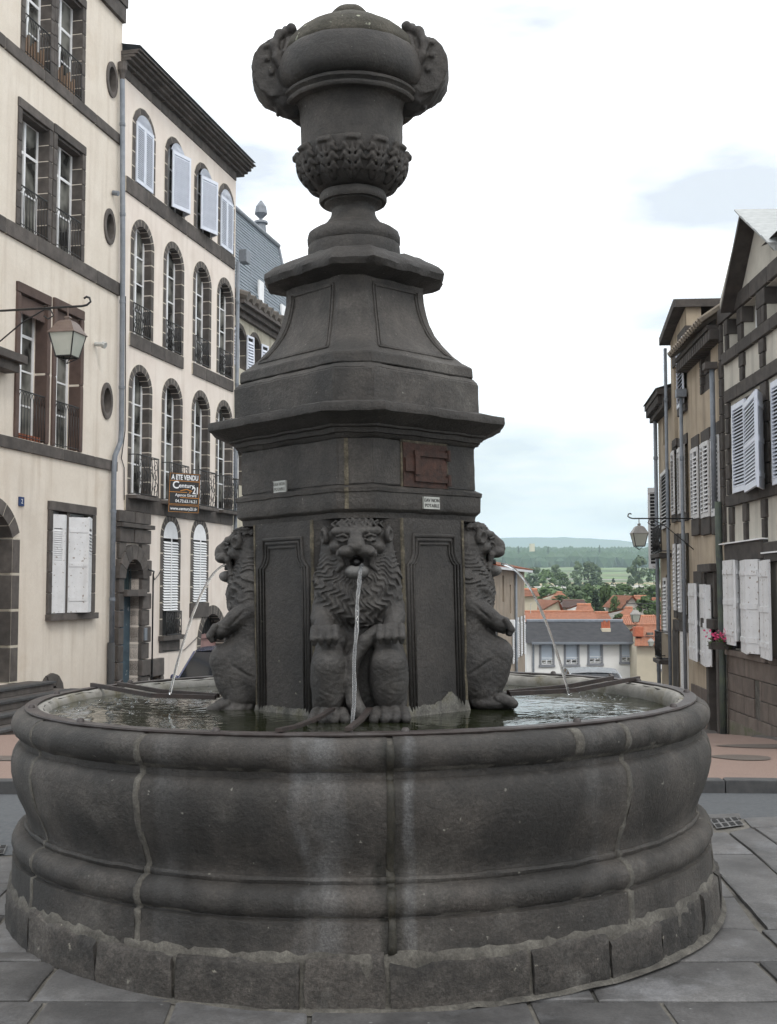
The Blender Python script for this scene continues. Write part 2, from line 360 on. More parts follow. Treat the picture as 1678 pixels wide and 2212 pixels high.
def handle_mesh():
    """scroll handle, x = thickness, y = outward from urn axis, z up (0 = moulding under the bulge)"""
    s = Sdf((-.17, .20, -.24), (.17, .62, .36), .008); E, C = s.ell, s.cap; X, Y, Z = s.X, s.Y, s.Z
    A = lambda e, k=.02: s.add(e, k)
    def disc(c, ry, rz, hx):
        q = np.sqrt(((Y - c[0]) / ry) ** 2 + ((Z - c[1]) / rz) ** 2) - 1
        return np.maximum(q * min(ry, rz), np.abs(X) - hx)
    A(disc((.425, .075), .130, .165, .105), .03); A(C((0, .33, -.08), (0, .39, -.02), .095, .10), .03); A(C((0, .33, .25), (0, .38, .20), .07, .07), .03); A(C((0, .33, .05), (0, .36, .24), .09, .085), .03)
    A(disc((.40, -.03), .085, .085, .075), .03)
    A(C((-.05, .37, -.10), (.05, .37, -.10), .045, .045), .02); A(C((-.06, .40, -.045), (.06, .40, -.045), .03, .03), .015)
    A(C((0, .34, -.10), (0, .29, -.15), .05, .03), .02)
    A(C((-.03, .40, -.12), (.03, .415, -.14), .026, .012), .01)
    # leaf straps lying over both flanks
    for q in (-1, 1):
        pts = [(q * .07, .34, .30), (q * .095, .40, .27), (q * .112, .425, .20), (q * .118, .415, .12), (q * .112, .375, .06), (q * .105, .34, .01)]
        for a, b in zip(pts, pts[1:]): A(C(a, b, .026, .024), .012)
        pts = [(q * .06, .30, .27), (q * .10, .345, .23), (q * .125, .365, .15), (q * .125, .335, .08)]
        for a, b in zip(pts, pts[1:]): A(C(a, b, .022, .020), .010)
        A(E((q * .12, .325, .0), (.03, .034, .030)), .008); A(E((q * .10, .35, -.055), (.03, .03, .026)), .008)
        for c, r in (((.485, .195), .015), ((.475, .125), .020), ((.455, .045), .017)):
            A(E((q * .108, c[0] - .01, c[1]), (.016, r, r)), .004)
            s.cut(E((q * .130, c[0] - .01, c[1]), (.010, r * .45, r * .45)), .003)
    A(C((-.09, .33, .305), (.09, .33, .305), .030, .030), .015); A(C((-.06, .36, .315), (.06, .36, .315), .022, .022), .01)
    for t in (-.07, -.025, .025, .07): A(E((t, .33, .333), (.018, .022, .014)), .006)
    A(C((0, .25, .10), (0, .40, .10), .09, .08), .03)
    s.d += (.003 * np.sin(X * 80 + 2 * np.sin(Z * 40)) * np.sin(Y * 60)).astype(np.float32)
    return s.mesh('handle', M_stone_d)

def leaf_mesh(rad):
    """acanthus leaf; rad(z) gives the bowl radius under it, x = sideways, y = outward, z up from leaf foot"""
    H = .178
    s = Sdf((-.088, .10, -.03), (.088, .42, .28), .0055); E, C = s.ell, s.cap; X, Y, Z = s.X, s.Y, s.Z
    A = lambda e, k=.01: s.add(e, k)
    def P(x, z, off): return (x, math.sqrt(max(rad(z) ** 2 - x * x, .01)) + off, z)
    for i in range(8): A(C(P(0, i * H / 8, -.014), P(0, (i + 1) * H / 8, -.012), .028 + .014 * math.sin(i * .45), .030 + .014 * math.sin(i * .45 + .45)), .02)
    for i, (zz, sp_) in enumerate(((.028, .046), (.072, .062), (.115, .062), (.150, .050))):
        for q in (-1, 1):
            A(C(P(q * .016, zz - .022, .014), P(q * sp_ * .62, zz + .014, .010), .013, .017), .006)
            A(C(P(q * sp_ * .62, zz + .014, .010), P(q * sp_, zz - .004, .000), .017, .012), .006)
            s.cut(C(P(q * .014, zz - .040, .034), P(q * sp_ * .9, zz - .014, .034), .007, .006), .006)
    s.cut(C(P(-.013, .0, .030), P(-.013, H * .9, .040), .005, .005), .006); s.cut(C(P(.013, .0, .030), P(.013, H * .9, .040), .005, .005), .006)
    A(C(P(-.030, H - .005, .012), P(.030, H - .005, .012), .018, .018), .010)
    A(C(P(-.018, H - .016, .030), P(.018, H - .016, .030), .013, .013), .01)
    return s.mesh('leaf', M_stone_d)
# ------------------------------------------------------------------ the fountain
FY = 6.41; FX = -.128; TILT = -.0120
def text_mesh(body, size, m, align='CENTER', ext=.001, bold=0.0, sx=1.0):
    cu = bpy.data.curves.new('t', 'FONT'); cu.body = body; cu.size = size; cu.align_x = align; cu.align_y = 'CENTER'; cu.extrude = ext; cu.offset = bold; cu.resolution_u = 3
    ob = bpy.data.objects.new('t', cu); col.objects.link(ob)
    me = bpy.data.meshes.new_from_object(ob.evaluated_get(bpy.context.evaluated_depsgraph_get()))
    bpy.data.objects.remove(ob)
    if sx != 1:
        for v in me.vertices: v.co.x *= sx
    me.materials.clear(); me.materials.append(m); return me
def put_text(name, body, size, m, parent, loc, rot, **k):
    o = bpy.data.objects.new(name, text_mesh(body, size, m, **k)); link(o, parent); o.location = loc; o.rotation_euler = rot; return o
def proj(p):
    d = Vector(p) - Vector((0, 0, EYE)); z = d.dot(_f); return CX + FOC * d.x / z, CY - FOC * d.dot(_u) / z
def ang(px, r, z):
    lo, hi = R(-72), R(72)
    for _ in range(40):
        m = (lo + hi) / 2
        if proj((FX + r * math.sin(m), FY - r * math.cos(m), z))[0] < px: lo = m
        else: hi = m
    return lo
F = thing('fountain', 'dark volcanic stone fountain with round basin, seated lions and an urn on top', 'fountain', (FX, FY, 0))
F.rotation_euler = (0, TILT, 0)
PROF = [(1.70, 1.03), (1.785, 1.03), (1.80, 1.027), (1.825, 1.02), (1.845, 1.005), (1.857, .985), (1.860, .96), (1.853, .935), (1.840, .915), (1.822, .902), (1.812, .893), (1.811, .866), (1.822, .862), (1.840, .848), (1.852, .822), (1.858, .785), (1.856, .735), (1.845, .68), (1.825, .62), (1.80, .565), (1.782, .52), (1.774, .492), (1.774, .482), (1.786, .480), (1.791, .468), (1.787, .456), (1.785, .452), (1.815, .447), (1.838, .43), (1.851, .405), (1.852, .375), (1.842, .348), (1.826, .334), (1.826, .327), (1.847, .323), (1.852, .20), (1.855, .10), (1.70, .10)]
# densify for carving noise
def dense(pr, L_):
    o = []
    for (a, b), (c, d) in zip(pr, pr[1:]):
        n = max(1, int(math.hypot(c - a, d - b) / L_))
        o += [(a + (c - a) * i / n, b + (d - b) * i / n) for i in range(n)]
    return o + [pr[-1]]
jpx = [(62, .7), (292, .7), (851, .7), (1372, .7)]
J = [ang(p, 1.85, z) for p, z in jpx]
J = [J[0] - R(36)] + J + [J[-1] + R(33), J[-1] + R(72), J[-1] + R(112), J[0] - R(74) + 2 * PI]
J.append(J[0] + 2 * PI); J = sorted(J)
PROF = [(r * .988, z) for r, z in PROF]
prof_d = dense(PROF, .035)
for i, (a, b) in enumerate(zip(J, J[1:])):
    if b - a < .05: continue
    g = .0075; bm = bmesh.new()
    front = math.cos((a + b) / 2) > -.3
    solid_arc(bm, prof_d if front else PROF, a + g, b - g, max(8, int((b - a) * 1.82 / (.04 if front else .12))))
    rough(bm, .0045, .11, i, .5)
    fin('basin_stone', bm, M_stone, F, smooth='auto')
bm = bmesh.new(); rings = lathe(bm, [(max(r - .007, 1.675), z - .006) for r, z in PROF], 96)
fin('mortar_core', bm, M_mortar, F, smooth=True, kind='stuff')
for i, q_ in enumerate(J[:-1]):
    if abs(q_ - ang(851, 1.85, .7)) < .02: continue
    for seg in range(3):
        sub_ = [(r + .0015, z) for r, z in PROF[2:-1]]; bm = bmesh.new() if seg == 0 else bm
    solid_arc(bm, dense(sub_, .03) + [(1.74, .15), (1.74, 1.0)], q_ - .0095, q_ + .0095, 2)
    for v in bm.verts:
        v.co += Vector((mnoise.noise(v.co * 14), mnoise.noise(v.co * 14 + Vector((5, 0, 0))), 0)) * .007
    fin('joint_mortar', bm, M_mortar, F, smooth=True)
bm = bmesh.new()
a = ang(850, 1.85, .6)
# dark wet run down the front joint
M_wet = mat('wet_stone', (.012, .0115, .008), (.030, .027, .019), 9, .6, grain=.4, bump=.5, bscale=50)
solid_arc(bm, dense([(r + .004, z) for r, z in PROF[4:-2]], .03) + [(1.76, .2), (1.76, .95)], a - .0085, a + .0085, 2); rough(bm, .006, .05, 3, .4); fin('wet_joint', bm, M_wet, F, smooth=True)
# extra old repairs in the rim torus
for px in (1268,):
    bm = bmesh.new(); q = ang(px, 1.86, .97); solid_arc(bm, [(r + .002, z) for r, z in PROF[2:9]] + [(1.78, .93)], q - .013, q + .013, 3); fin('mortar_patch', bm, M_mortar, F, smooth=True)
# plinth blocks
pj = [62, 208, 376, 652, 838, 1148, 1318, 1432, 1520]
A = [ang(p, 1.856, .05) for p in pj]
A = [A[0] - .30, ] + A + [A[-1] + .22]
while A[-1] < A[0] + 2 * PI - .45: A.append(A[-1] + .36)
A.append(A[0] + 2 * PI)
rnd = random.Random(3)
for i, (a, b) in enumerate(zip(A, A[1:])):
    bm = bmesh.new(); h = .185 + rnd.uniform(-.016, .014); ro = 1.856 + rnd.uniform(-.008, .006); sl = rnd.uniform(-.02, .02)
    pr = [(1.77, h + .012), (1.818, h + .008), (ro - .018, h), (ro - .005, h - .009), (ro, h - .026), (ro + .003, .09), (ro + .004, -.03), (1.77, -.03)]
    n = max(5, int((b - a) * 1.9 / .035)); solid_arc(bm, dense(pr, .035), a + .005, b - .005, n)
    for v in bm.verts:
        if v.co.z > .08:
            t = (math.atan2(v.co.x, -v.co.y) - a) / (b - a); v.co.z += sl * (t - .5)
            v.co.z += .012 * mnoise.noise(v.co * 9)
    rough(bm, .009, .10, i + 20, .8); fin('plinth_stone', bm, M_plinth, F, smooth='auto')
bm = bmesh.new(); lathe(bm, dense([(1.75, .222), (1.826, .214), (1.840, .188), (1.845, .165), (1.848, -.02)], .03), 260)
rough(bm, .012, .07, 5, .6); fin('plinth_mortar', bm, M_mortar, F, smooth=True, kind='stuff')
bm = bmesh.new(); lathe(bm, [(1.84, .012), (1.868, .008), (1.888, -.004)], 200); rough(bm, .008, .08, 9, .6); fin('base_mortar', bm, M_mortar, F, smooth=True, kind='stuff')
# inner wall with lime crust, then the iron band
bm = bmesh.new(); lathe(bm, dense([(1.725, 1.031), (1.69, 1.036), (1.665, 1.018), (1.655, .985), (1.66, .93), (1.67, .6)], .02), 160); rough(bm, .007, .05, 2, .6)
fin('inner_wall', bm, M_lime, F, smooth=True)
bm = bmesh.new(); lathe(bm, [(1.712, 1.036), (1.712, 1.044), (1.772, 1.044), (1.774, 1.037), (1.770, 1.030), (1.712, 1.030)], 128); fin('iron_band', bm, M_iron, F, smooth='auto')
for k in range(14):
    a = k * 2 * PI / 14 + .12; bm = bmesh.new(); lathe(bm, [(0.001, .016), (.012, .014), (.017, .006), (.018, -.002)], 10)
    fin('bolt', bm, M_iron, F, smooth=True, loc=(1.742 * math.sin(a), -1.742 * math.cos(a), 1.045))

# --- pier: square with cut corners, faces at 45 degrees
def ring8(c, w): return [(w, -c), (c, -w), (c, w), (w, c), (-w, c), (-c, w), (-c, -w), (-w, -c)]
def loft(rows, cap=True):
    bm = bmesh.new(); rs = []
    for z, c, w_ in rows: rs.append([bm.verts.new((x, y, z)) for x, y in ring8(c, w_)])
    for q, s in zip(rs, rs[1:]):
        for k in range(8): bm.faces.new((q[k], q[(k + 1) % 8], s[(k + 1) % 8], s[k]))
    if cap: bm.faces.new(rs[0][::-1]); bm.faces.new(rs[-1])
    return bm
def octo(name, rows, m=M_stone, amp=.004, L_=.07, seed=0, bev=.006, **k):
    bm = loft(rows)
    if bev:
        bm.normal_update()
        es = [e for e in bm.edges if len(e.link_faces) == 2 and e.calc_face_angle(0) > R(30)]
        bmesh.ops.bevel(bm, geom=es, offset=bev, segments=2, affect='EDGES', clamp_overlap=True)
    dice(bm, L_); rough(bm, amp, .10, seed, .6)
    return fin(name, bm, m, F, smooth='auto', **k)
zf = lambda py, c: zat(py, FY - c)
def rows_o(c0, w0, lst): return [(z, c0 + o, w0 + .414 * o) for z, o in lst]
zl = zf(1121, .56)
octo('pier_base', [(.90, .56, .225), (zl, .56, .225)], M_stone_d, amp=.003)
c0, w0 = .64, .088
z1 = zf(1100, .66); z2 = zf(1062, .67); z3 = zf(1052, .675)
octo('moulding', rows_o(c0, w0, [(zl + .001, -.005), (zl + .03, .0), (z1 - .012, .004), (z1, .022), (z1 + .006, .026), (z2, .026), (z2 + .004, .032), (z3, .035), (z3 + .012, .004), (z3 + .015, .0)]), M_stone, L_=.06, seed=2, bev=0)
z4 = zf(945, .64)
octo('frieze_block', [(z3 + .016, c0, w0), (z4, c0, w0)], M_stone, seed=3)
z5 = zf(881, .80); z6 = zf(873, .80)
dz = z5 - z4
octo('cornice', rows_o(c0, w0, [(z4 + .001, .0), (z4 + .012, .012), (z4 + dz * .18, .018), (z4 + dz * .20, .034), (z4 + dz * .38, .042), (z4 + dz * .42, .062), (z4 + dz * .50, .066), (z4 + dz * .54, .080), (z4 + dz * .62, .094), (z4 + dz * .74, .128), (z4 + dz * .86, .150), (z4 + dz * .90, .166), (z5 + .004, .170), (z6 + .012, .166), (z6 + .02, .14), (z6 + .045, .02)]), M_stone_d, L_=.06, seed=4, bev=0, amp=.005)
cb, wb = .672, .100
z7 = zf(783, cb)
octo('attic_block', [(z6 + .022, cb, wb), (z7 - .02, cb, wb), (z7, cb - .02, wb - .008), (z7 + .01, .64, .093)], M_stone, seed=5, amp=.005)
# hollow-sided stage
z8 = zf(760, .62); zt = zat(588, FY - .38)
prof = [(0, .640), (.01, .632), (.06, .590), (.15, .535), (.27, .482), (.40, .440), (.53, .412), (.66, .395), (.80, .383), (.92, .380), (1.0, .384)]
HS = [(z8 + (zt - z8) * t, c, .098 - .035 * t) for t, c in prof]
octo('hollow_stage', [(z7 + .011, .642, .1)] + HS, M_stone, L_=.06, seed=6, amp=.003, bev=.004)
def face_pt(side, c, w_, u, off, z, rear=False):
    L_ = (c - w_) * math.sqrt(2); p = Vector((w_ + (c - w_) * u, -c + (c - w_) * u, z)); p += Vector((1, -1, 0)).normalized() * off
    return Vector((side * p.x, p.y, p.z))
def sweep_ribs(name, path_fn, offs, r, m=M_stone):
    bm = bmesh.new()
    for o in offs: tube(bm, path_fn(o), r, 6)
    return fin(name, bm, m, F, smooth=True)
for side in (1, -1):
    for rr_ in (1,):
        def path(o, side=side):
            def at(t, e):
                z = z8 + (zt - z8) * t
                for (za, ca, wa), (zb, cb_, wb_) in zip(HS, HS[1:]):
                    if za <= z <= zb + 1e-6:
                        q = (z - za) / (zb - za); c = ca + (cb_ - ca) * q; w_ = wa + (wb_ - wa) * q; break
                L_ = (c - w_) * 1.414; mgn = (.05 + o) / L_
                return face_pt(side, c, w_, mgn if e == 0 else 1 - mgn, .003, z)
            ts = [.10 + o * .8 + (.80 - o * 1.6) * i / 14 for i in range(15)]
            l = [at(t, 0) for t in ts]; r_ = [at(t, 1) for t in ts[::-1]]
            return l + r_ + [l[0]]
        sweep_ribs('panel_moulding', path, (0, .018), .0065)
# cap stone, drum, urn
zc0 = zt; cc = .50
octo('cap_stone', [(zc0 - .012, .385, .065), (zc0 + .004, .42, .08), (zc0 + .012, .455, .10), (zc0 + .02, .485, .108), (zc0 + .05, cc, .112), (zc0 + .075, .492, .11), (zc0 + .115, .44, .10), (zc0 + .15, .37, .085), (zc0 + .165, .26, .08)], M_stone_d, amp=.009, L_=.05, seed=8, bev=0)
def zu(py): return zat(py, FY)
def ul(name, pts, n=80, m=M_stone, amp=.003, seed=0):
    k = FY / FOC; bm = bmesh.new()
    pr = [(hw * k, zu(py)) for hw, py in pts]; pr = dense(pr, .03); lathe(bm, pr, n)
    bmesh.ops.contextual_create  # keep open ends; they are buried in the neighbours
    rough(bm, amp, .09, seed, .5); return fin(name, bm, m, F, smooth='auto')
# silhouettes of the turned pieces, read as half widths at their heights
ul('drum', [(60, 596), (100, 592), (101, 580), (101, 540), (99, 534), (60, 533)], seed=1)
ul('urn_foot', [(60, 536), (99, 534), (102, 528), (102, 518), (99, 508), (92, 503), (80, 500), (76, 495), (70, 492), (62, 486), (54, 477), (49, 467), (48, 456), (53, 449), (60, 446), (63, 444), (64, 440), (72, 441), (75, 436), (75, 428), (72, 421), (62, 417), (50, 416)], seed=2)
bowl = [(55, 418), (70, 416), (84, 408), (95, 396), (104, 382), (110, 367), (114, 352), (116, 340), (115, 332), (110, 329)]
ul('urn_bowl', bowl, seed=3, m=M_stone_d)
def ur(name, pr, seed, m=M_stone, amp=.003):
    bm = bmesh.new(); lathe(bm, dense(pr, .025), 88); rough(bm, amp, .09, seed, .5); return fin(name, bm, m, F, smooth='auto')
ul('urn_neck', [(104, 334), (111, 330), (112, 312), (112, 285), (113, 270), (116, 252), (122, 242), (131, 236), (141, 232)], seed=4)
ur('urn_collar', [(.33, 4.320), (.368, 4.322), (.376, 4.332), (.376, 4.343), (.366, 4.350), (.372, 4.358), (.386, 4.366), (.388, 4.378), (.378, 4.388), (.33, 4.398)], 5)
ur('urn_bulge', [(.34, 4.390), (.372, 4.398), (.402, 4.416), (.419, 4.445), (.425, 4.478), (.423, 4.520), (.413, 4.565), (.398, 4.600), (.384, 4.620), (.36, 4.628)], 6, amp=.004)
M_moss = mat('lichen_stone', (.038, .036, .027), (.072, .066, .052), 6, .9, sp=((.30, .31, .24), 22, .66), **BAS)
ur('urn_lid', [(.375, 4.622), (.379, 4.634), (.374, 4.652), (.358, 4.692), (.32, 4.735), (.27, 4.772), (.21, 4.808), (.16, 4.836), (.118, 4.852), (.106, 4.856), (.110, 4.868), (.104, 4.888), (.085, 4.908), (.05, 4.924), (.002, 4.930)], 7, M_moss)
hm = handle_mesh()
for a in (R(-86), R(86), R(178)):
    o = bpy.data.objects.new('urn_handle', hm); link(o, F); o.location = (0, 0, 4.450); o.rotation_euler = (0, 0, PI + a)
kk = FY / FOC; zb0 = zu(403); 
def brad(z):
    pts = [(zu(py), hw * kk) for hw, py in bowl]
    zz = zb0 + z
    for (za, ra), (zb_, rb) in zip(pts, pts[1:]):
        if za <= zz <= zb_: return ra + (rb - ra) * (zz - za) / (zb_ - za)
    return pts[-1][1]
lm = leaf_mesh(brad)
for i in range(12):
    o = bpy.data.objects.new('acanthus_leaf', lm); link(o, F); o.location = (0, 0, zb0); o.rotation_euler = (0, 0, PI + i * PI / 6 + .03)
# lions at the three corners in view
lme = lion_mesh(); LZ = .962
for a, lb in ((0, 'seated stone lion facing the front, spouting water'), (-PI / 2, 'seated stone lion in profile facing left'), (PI / 2, 'seated stone lion in profile facing right')):
    o = bpy.data.objects.new('lion_statue', lme); link(o, F); o['label'] = lb
    o.location = (.555 * math.sin(a), -.555 * math.cos(a), LZ); o.rotation_euler = (0, 0, PI + a)
    bm = bmesh.new(); tube(bm, [(0, .08, .78), (0, .195, .786)], .014, 10); s_ = fin('spout', bm, M_black, o, smooth=True)
# face panels of the lower pier
def u_of(px, z, side, c, w_):
    lo, hi = 0.0, 1.0
    for _ in range(30):
        m = (lo + hi) / 2; p = face_pt(side, c, w_, m, 0, z); q = proj((FX + p.x + z * TILT, FY + p.y, z))[0]
        if (q < px) == (side > 0): lo = m
        else: hi = m
    return lo
for side in (1, -1):
    C_, W_ = .56, .225; FL = (C_ - W_) * 1.414
    zt_ = zl - .085
    def path(o, side=side):
        m0 = (.038 + o) / FL; e = .075 / FL
        P = lambda u, z: face_pt(side, C_, W_, u, .002, z)
        l = []
        arc = [(math.sin(t * PI / 2 / 6), math.cos(t * PI / 2 / 6)) for t in range(7)]
        # outer edge up, hollow ear, across the top, hollow ear, down
        l += [P(1 - m0, .97), P(1 - m0, zt_ - .15)]
        l += [P(1 - m0 - e * .55 * t / 5 + 0, zt_ - .15 + .055 * (t / 5) ** 2) for t in range(1, 6)]
        l += [P(1 - m0 - e * .6, zt_ - o), P(m0 + e * .6, zt_ - o)]
        l += [P(m0 + e * .55 * t / 5, zt_ - .15 + .055 * (t / 5) ** 2) for t in range(5, 0, -1)]
        l += [P(m0, zt_ - .15), P(m0, .97)]
        return l
    bm = bmesh.new()
    for o, r_ in ((0, .011), (.022, .009), (.044, .007)): tube(bm, path(o), r_, 6)
    fin('panel_moulding', bm, M_stone_d, F, smooth=True)
    # lime splash at the foot and pale joints at the corners
    bm = bmesh.new(); n = 70
    vs = []
    for i in range(n + 1):
        u = i / n; hgt = 1.0 + .012 + .022 * abs(mnoise.noise(Vector((i * .13, side * 5, 0)))) + .012 * abs(mnoise.noise(Vector((i * .5, side * 5, 2)))) + (.055 * math.exp(-((u - .70) / .12) ** 2) if side > 0 else 0)
        a_ = bm.verts.new(face_pt(side, C_, W_, u, .006, hgt)); b_ = bm.verts.new(face_pt(side, C_, W_, u, .014, .985)); c_ = bm.verts.new(face_pt(side, C_, W_, u, .030, .93)); vs.append((a_, b_, c_))
    for p, q in zip(vs, vs[1:]):
        for j in (0, 1): bm.faces.new((p[j], q[j], q[j + 1], p[j + 1]))
    fin('lime_splash', bm, mat('lime_on_stone_%s' % ('r' if side > 0 else 'l'), (.045, .044, .038), (.16, .155, .14), 9, .8, grain=.35, patch=((.045, .042, .016), 9, .5, .7), bump=.5, bscale=40), F, smooth=True)
M_joint = mat('old_mortar', (.045, .039, .027), (.110, .096, .068), 14, .95, bump=.8, bscale=50, grain=.35)
for side in (1, -1):
    for (x, y) in ((.225, -.56), (.56, -.225)):
        bm = bmesh.new(); h0, h1 = .97, zl
        n = 16; pv = None
        d1 = Vector((1, 1, 0)).normalized() if x < .3 else Vector((-1, -1, 0)).normalized()
        for i in range(n + 1):
            z = h0 + (h1 - h0) * i / n; wj = .016 + .010 * mnoise.noise(Vector((z * 9, side * 3, x * 10)))
            nn = Vector((1, -1, 0)).normalized() * .0035; p = Vector((x, y, z)) + nn; q = p + d1 * wj
            r_ = Vector((x, y, z)) + (Vector((-.006, -.0035, 0)) if x < .3 else Vector((.0035, .006, 0)))
            cur = [bm.verts.new((side * v.x, v.y, v.z)) for v in (r_, p, q)]
            if pv:
                for j in (0, 1): bm.faces.new((pv[j], pv[j + 1], cur[j + 1], cur[j]))
            pv = cur
        fin('mortar_joint', bm, M_joint, F)
bm = bmesh.new(); x = -.045
for (za, zb_, c) in ((zl + .03, z1 - .012, c0 + .004), (z1 + .004, z2, c0 + .029), (z2 + .002, z3, c0 + .038), (z3 + .016, z4, c0 + .002)):
    box(bm, x - .010, x + .010, -c - .0015, -c + .02, za, zb_)
dice(bm, .04); rough(bm, .0025, .05, 3, .5); fin('mortar_joint', bm, M_joint, F)
# iron hatch on the right-hand face
def face_frame(side, c, w_, u, z, off=0.0):
    o = bpy.data.objects.new('f', None)
    return face_pt(side, c, w_, u, off, z), (0, 0, R(45) * side)
ua, ub = u_of(874, 2.2, 1, c0, w0), u_of(968, 2.2, 1, c0, w0); FLm = (c0 - w0) * 1.414
um = (ua + ub) / 2; hw = (ub - ua) * FLm / 2
dist_h = FY - .40; zh0, zh1 = zat(1056, dist_h), zat(962, dist_h)
p, rt = face_frame(1, c0, w0, um, 0)
zc_ = (zh0 + zh1) / 2; hh = (zh1 - zh0) / 2
bm = bmesh.new(); box(bm, -hw, hw, -.010, .02, -hh, hh); dice(bm, .05); rough(bm, .002, .05, 4, .4)
hat = fin('iron_hatch', bm, M_rust, F); hat.location = (p.x, p.y, zc_); hat.rotation_euler = rt
for zz in (hh * .55, -hh * .62):
    bm = bmesh.new(); box(bm, -hw * .55, hw * 1.12, -.022, -.010, zz - .014, zz + .014); tube(bm, [(hw * 1.02, -.018, zz - .03), (hw * 1.02, -.018, zz + .03)], .014, 8); fin('hinge', bm, M_rust, hat)
bm = bmesh.new(); box(bm, -hw * .97, -hw * .35, -.022, -.010, -.035, .035); box(bm, -hw * .6, -hw * .4, -.034, -.022, -.05, .05); fin('latch', bm, M_rust, hat)
bm = bmesh.new()
for a in ((-hw - .014, -hw - .001, -hh - .012, hh + .012), (hw + .001, hw + .012, -hh - .012, hh + .012), (-hw - .014, hw + .012, hh + .001, hh + .014)): box(bm, a[0], a[1], -.005, .02, a[2], a[3])
o = fin('hatch_surround', bm, M_joint, F); o.location = hat.location; o.rotation_euler = rt
# two small enamel plates
M_plate = mat('enamel_plate', (.30, .31, .29), (.40, .41, .38), 12, .5, patch=((.16, .13, .09), 9, .6, .5)); M_ink = mat('plate_letters', (.03, .03, .03), (.06, .06, .06), 30, .6)
for side, pxa, pxb, pya, pyb, c_, w_ in ((1, 916, 950, 1077, 1103, c0 + .026, w0 + .01), (-1, 625, 599, 1035, 1060, c0, w0)):
    ua, ub = u_of(pxa, 2.1, side, c_, w_), u_of(pxb, 2.1, side, c_, w_)
    um = (ua + ub) / 2; ww = abs(ub - ua) * (c_ - w_) * 1.414
    pp = face_pt(side, c_, w_, um, .008, 0); dd = FY + pp.y; za, zb_ = zat(pyb, dd), zat(pya, dd)
    hgt = zb_ - za
    bm = bmesh.new(); box(bm, -ww / 2, ww / 2, -.004, .008, -hgt / 2, hgt / 2)
    o = fin('sign_plate', bm, M_plate, F); o.location = (pp.x, pp.y, (za + zb_) / 2 - pp.x * 0); o.rotation_euler = (0, 0, R(45) * side); o['label'] = 'plate reading EAV NON POTABLE, ' + ('crisp and pale under the hatch' if side > 0 else 'faded, on the left face')
    mi = M_ink if side > 0 else mat('faded_letters', (.15, .15, .14), (.22, .22, .2), 30, .6)
    for line, zz in (('EAV NON', hgt * .21), ('POTABLE', -hgt * .23)):
        put_text('lettering', line, hgt * .40, mi, o, (0, -.0052, zz), (PI / 2, 0, 0), sx=ww * .9 / (hgt * .40 * 4.15))
# iron rests over the water
def strip(name, pts, wd, th=.008, m=M_rest):
    bm = bmesh.new(); pv = None
    pts = [Vector(p) for p in pts]
    for i, p in enumerate(pts):
        t = (pts[min(i + 1, len(pts) - 1)] - pts[max(i - 1, 0)]); t.z = 0; t.normalize(); s_ = Vector((-t.y, t.x, 0)) * wd / 2; h = Vector((0, 0, th / 2))
        c = [bm.verts.new(q) for q in (p - s_ - h, p + s_ - h, p + s_ + h, p - s_ + h)]
        if pv:
            for j in range(4): bm.faces.new((pv[j], pv[(j + 1) % 4], c[(j + 1) % 4], c[j]))
        else: bm.faces.new(c[::-1])
        pv = c
    bm.faces.new(pv); return fin(name, bm, m, F)
for s in (1, -1):
    for dy in (0, .26):
        strip('iron_rest', [(s * .80, -.06 + dy * .4, 1.035), (s * 1.18, .10 + dy, 1.036), (s * 1.52, .50 + dy, 1.050), (s * (1.66 - dy * .5), .66 + dy * .9, 1.054)], .018, .024)
strip('iron_rest', [(-.30, -1.735, 1.056), (-.24, -1.56, 1.05), (-.17, -1.2, 1.045), (-.13, -.80, 1.04)], .028, .014)
strip('iron_rest', [(-.02, -1.735, 1.056), (.02, -1.3, 1.045), (.05, -.80, 1.04)], .028, .014)

# the pier leans a little to the left of the basin's axis
LEAN = Matrix.Translation((0, 0, 1)) @ Matrix.Rotation(-.0095, 4, 'Y') @ Matrix.Translation((0, 0, -1))
for o in [k for k in col.objects if k.parent is F and not k.name.startswith(('basin', 'mortar_core', 'mortar_patch', 'joint_mortar', 'wet', 'plinth', 'base_', 'inner', 'iron_band', 'bolt', 'iron_rest'))]:
    o.matrix_basis = LEAN @ Matrix.LocRotScale(o.location, o.rotation_euler, o.scale)
# --- water
M_water = bpy.data.materials.new('pool_water'); M_water.use_nodes = True
n_, l_ = M_water.node_tree.nodes, M_water.node_tree.links; b_ = n_['Principled BSDF']
b_.inputs['Base Color'].default_value = (.014, .017, .007, 1); b_.inputs['Roughness'].default_value = .03; b_.inputs['IOR'].default_value = 1.45
tcw = n_.new('ShaderNodeTexCoord'); nw = n_.new('ShaderNodeTexNoise'); nw.inputs['Scale'].default_value = 7; nw.inputs['Detail'].default_value = 3; nw.inputs['Distortion'].default_value = .6; l_.new(tcw.outputs['Object'], nw.inputs[0])
nw2 = n_.new('ShaderNodeTexNoise'); nw2.inputs['Scale'].default_value = 26; nw2.inputs['Detail'].default_value = 2; l_.new(tcw.outputs['Object'], nw2.inputs[0])
ad = n_.new('ShaderNodeMath'); ad.operation = 'MULTIPLY_ADD'; l_.new(nw2.outputs[0], ad.inputs[0]); ad.inputs[1].default_value = .12; l_.new(nw.outputs[0], ad.inputs[2])
bw = n_.new('ShaderNodeBump'); bw.inputs['Strength'].default_value = .16; bw.inputs['Distance'].default_value = .028; l_.new(ad.outputs[0], bw.inputs['Height']); l_.new(bw.outputs[0], b_.inputs['Normal'])
bm = bmesh.new(); WZ = .975
vs = []
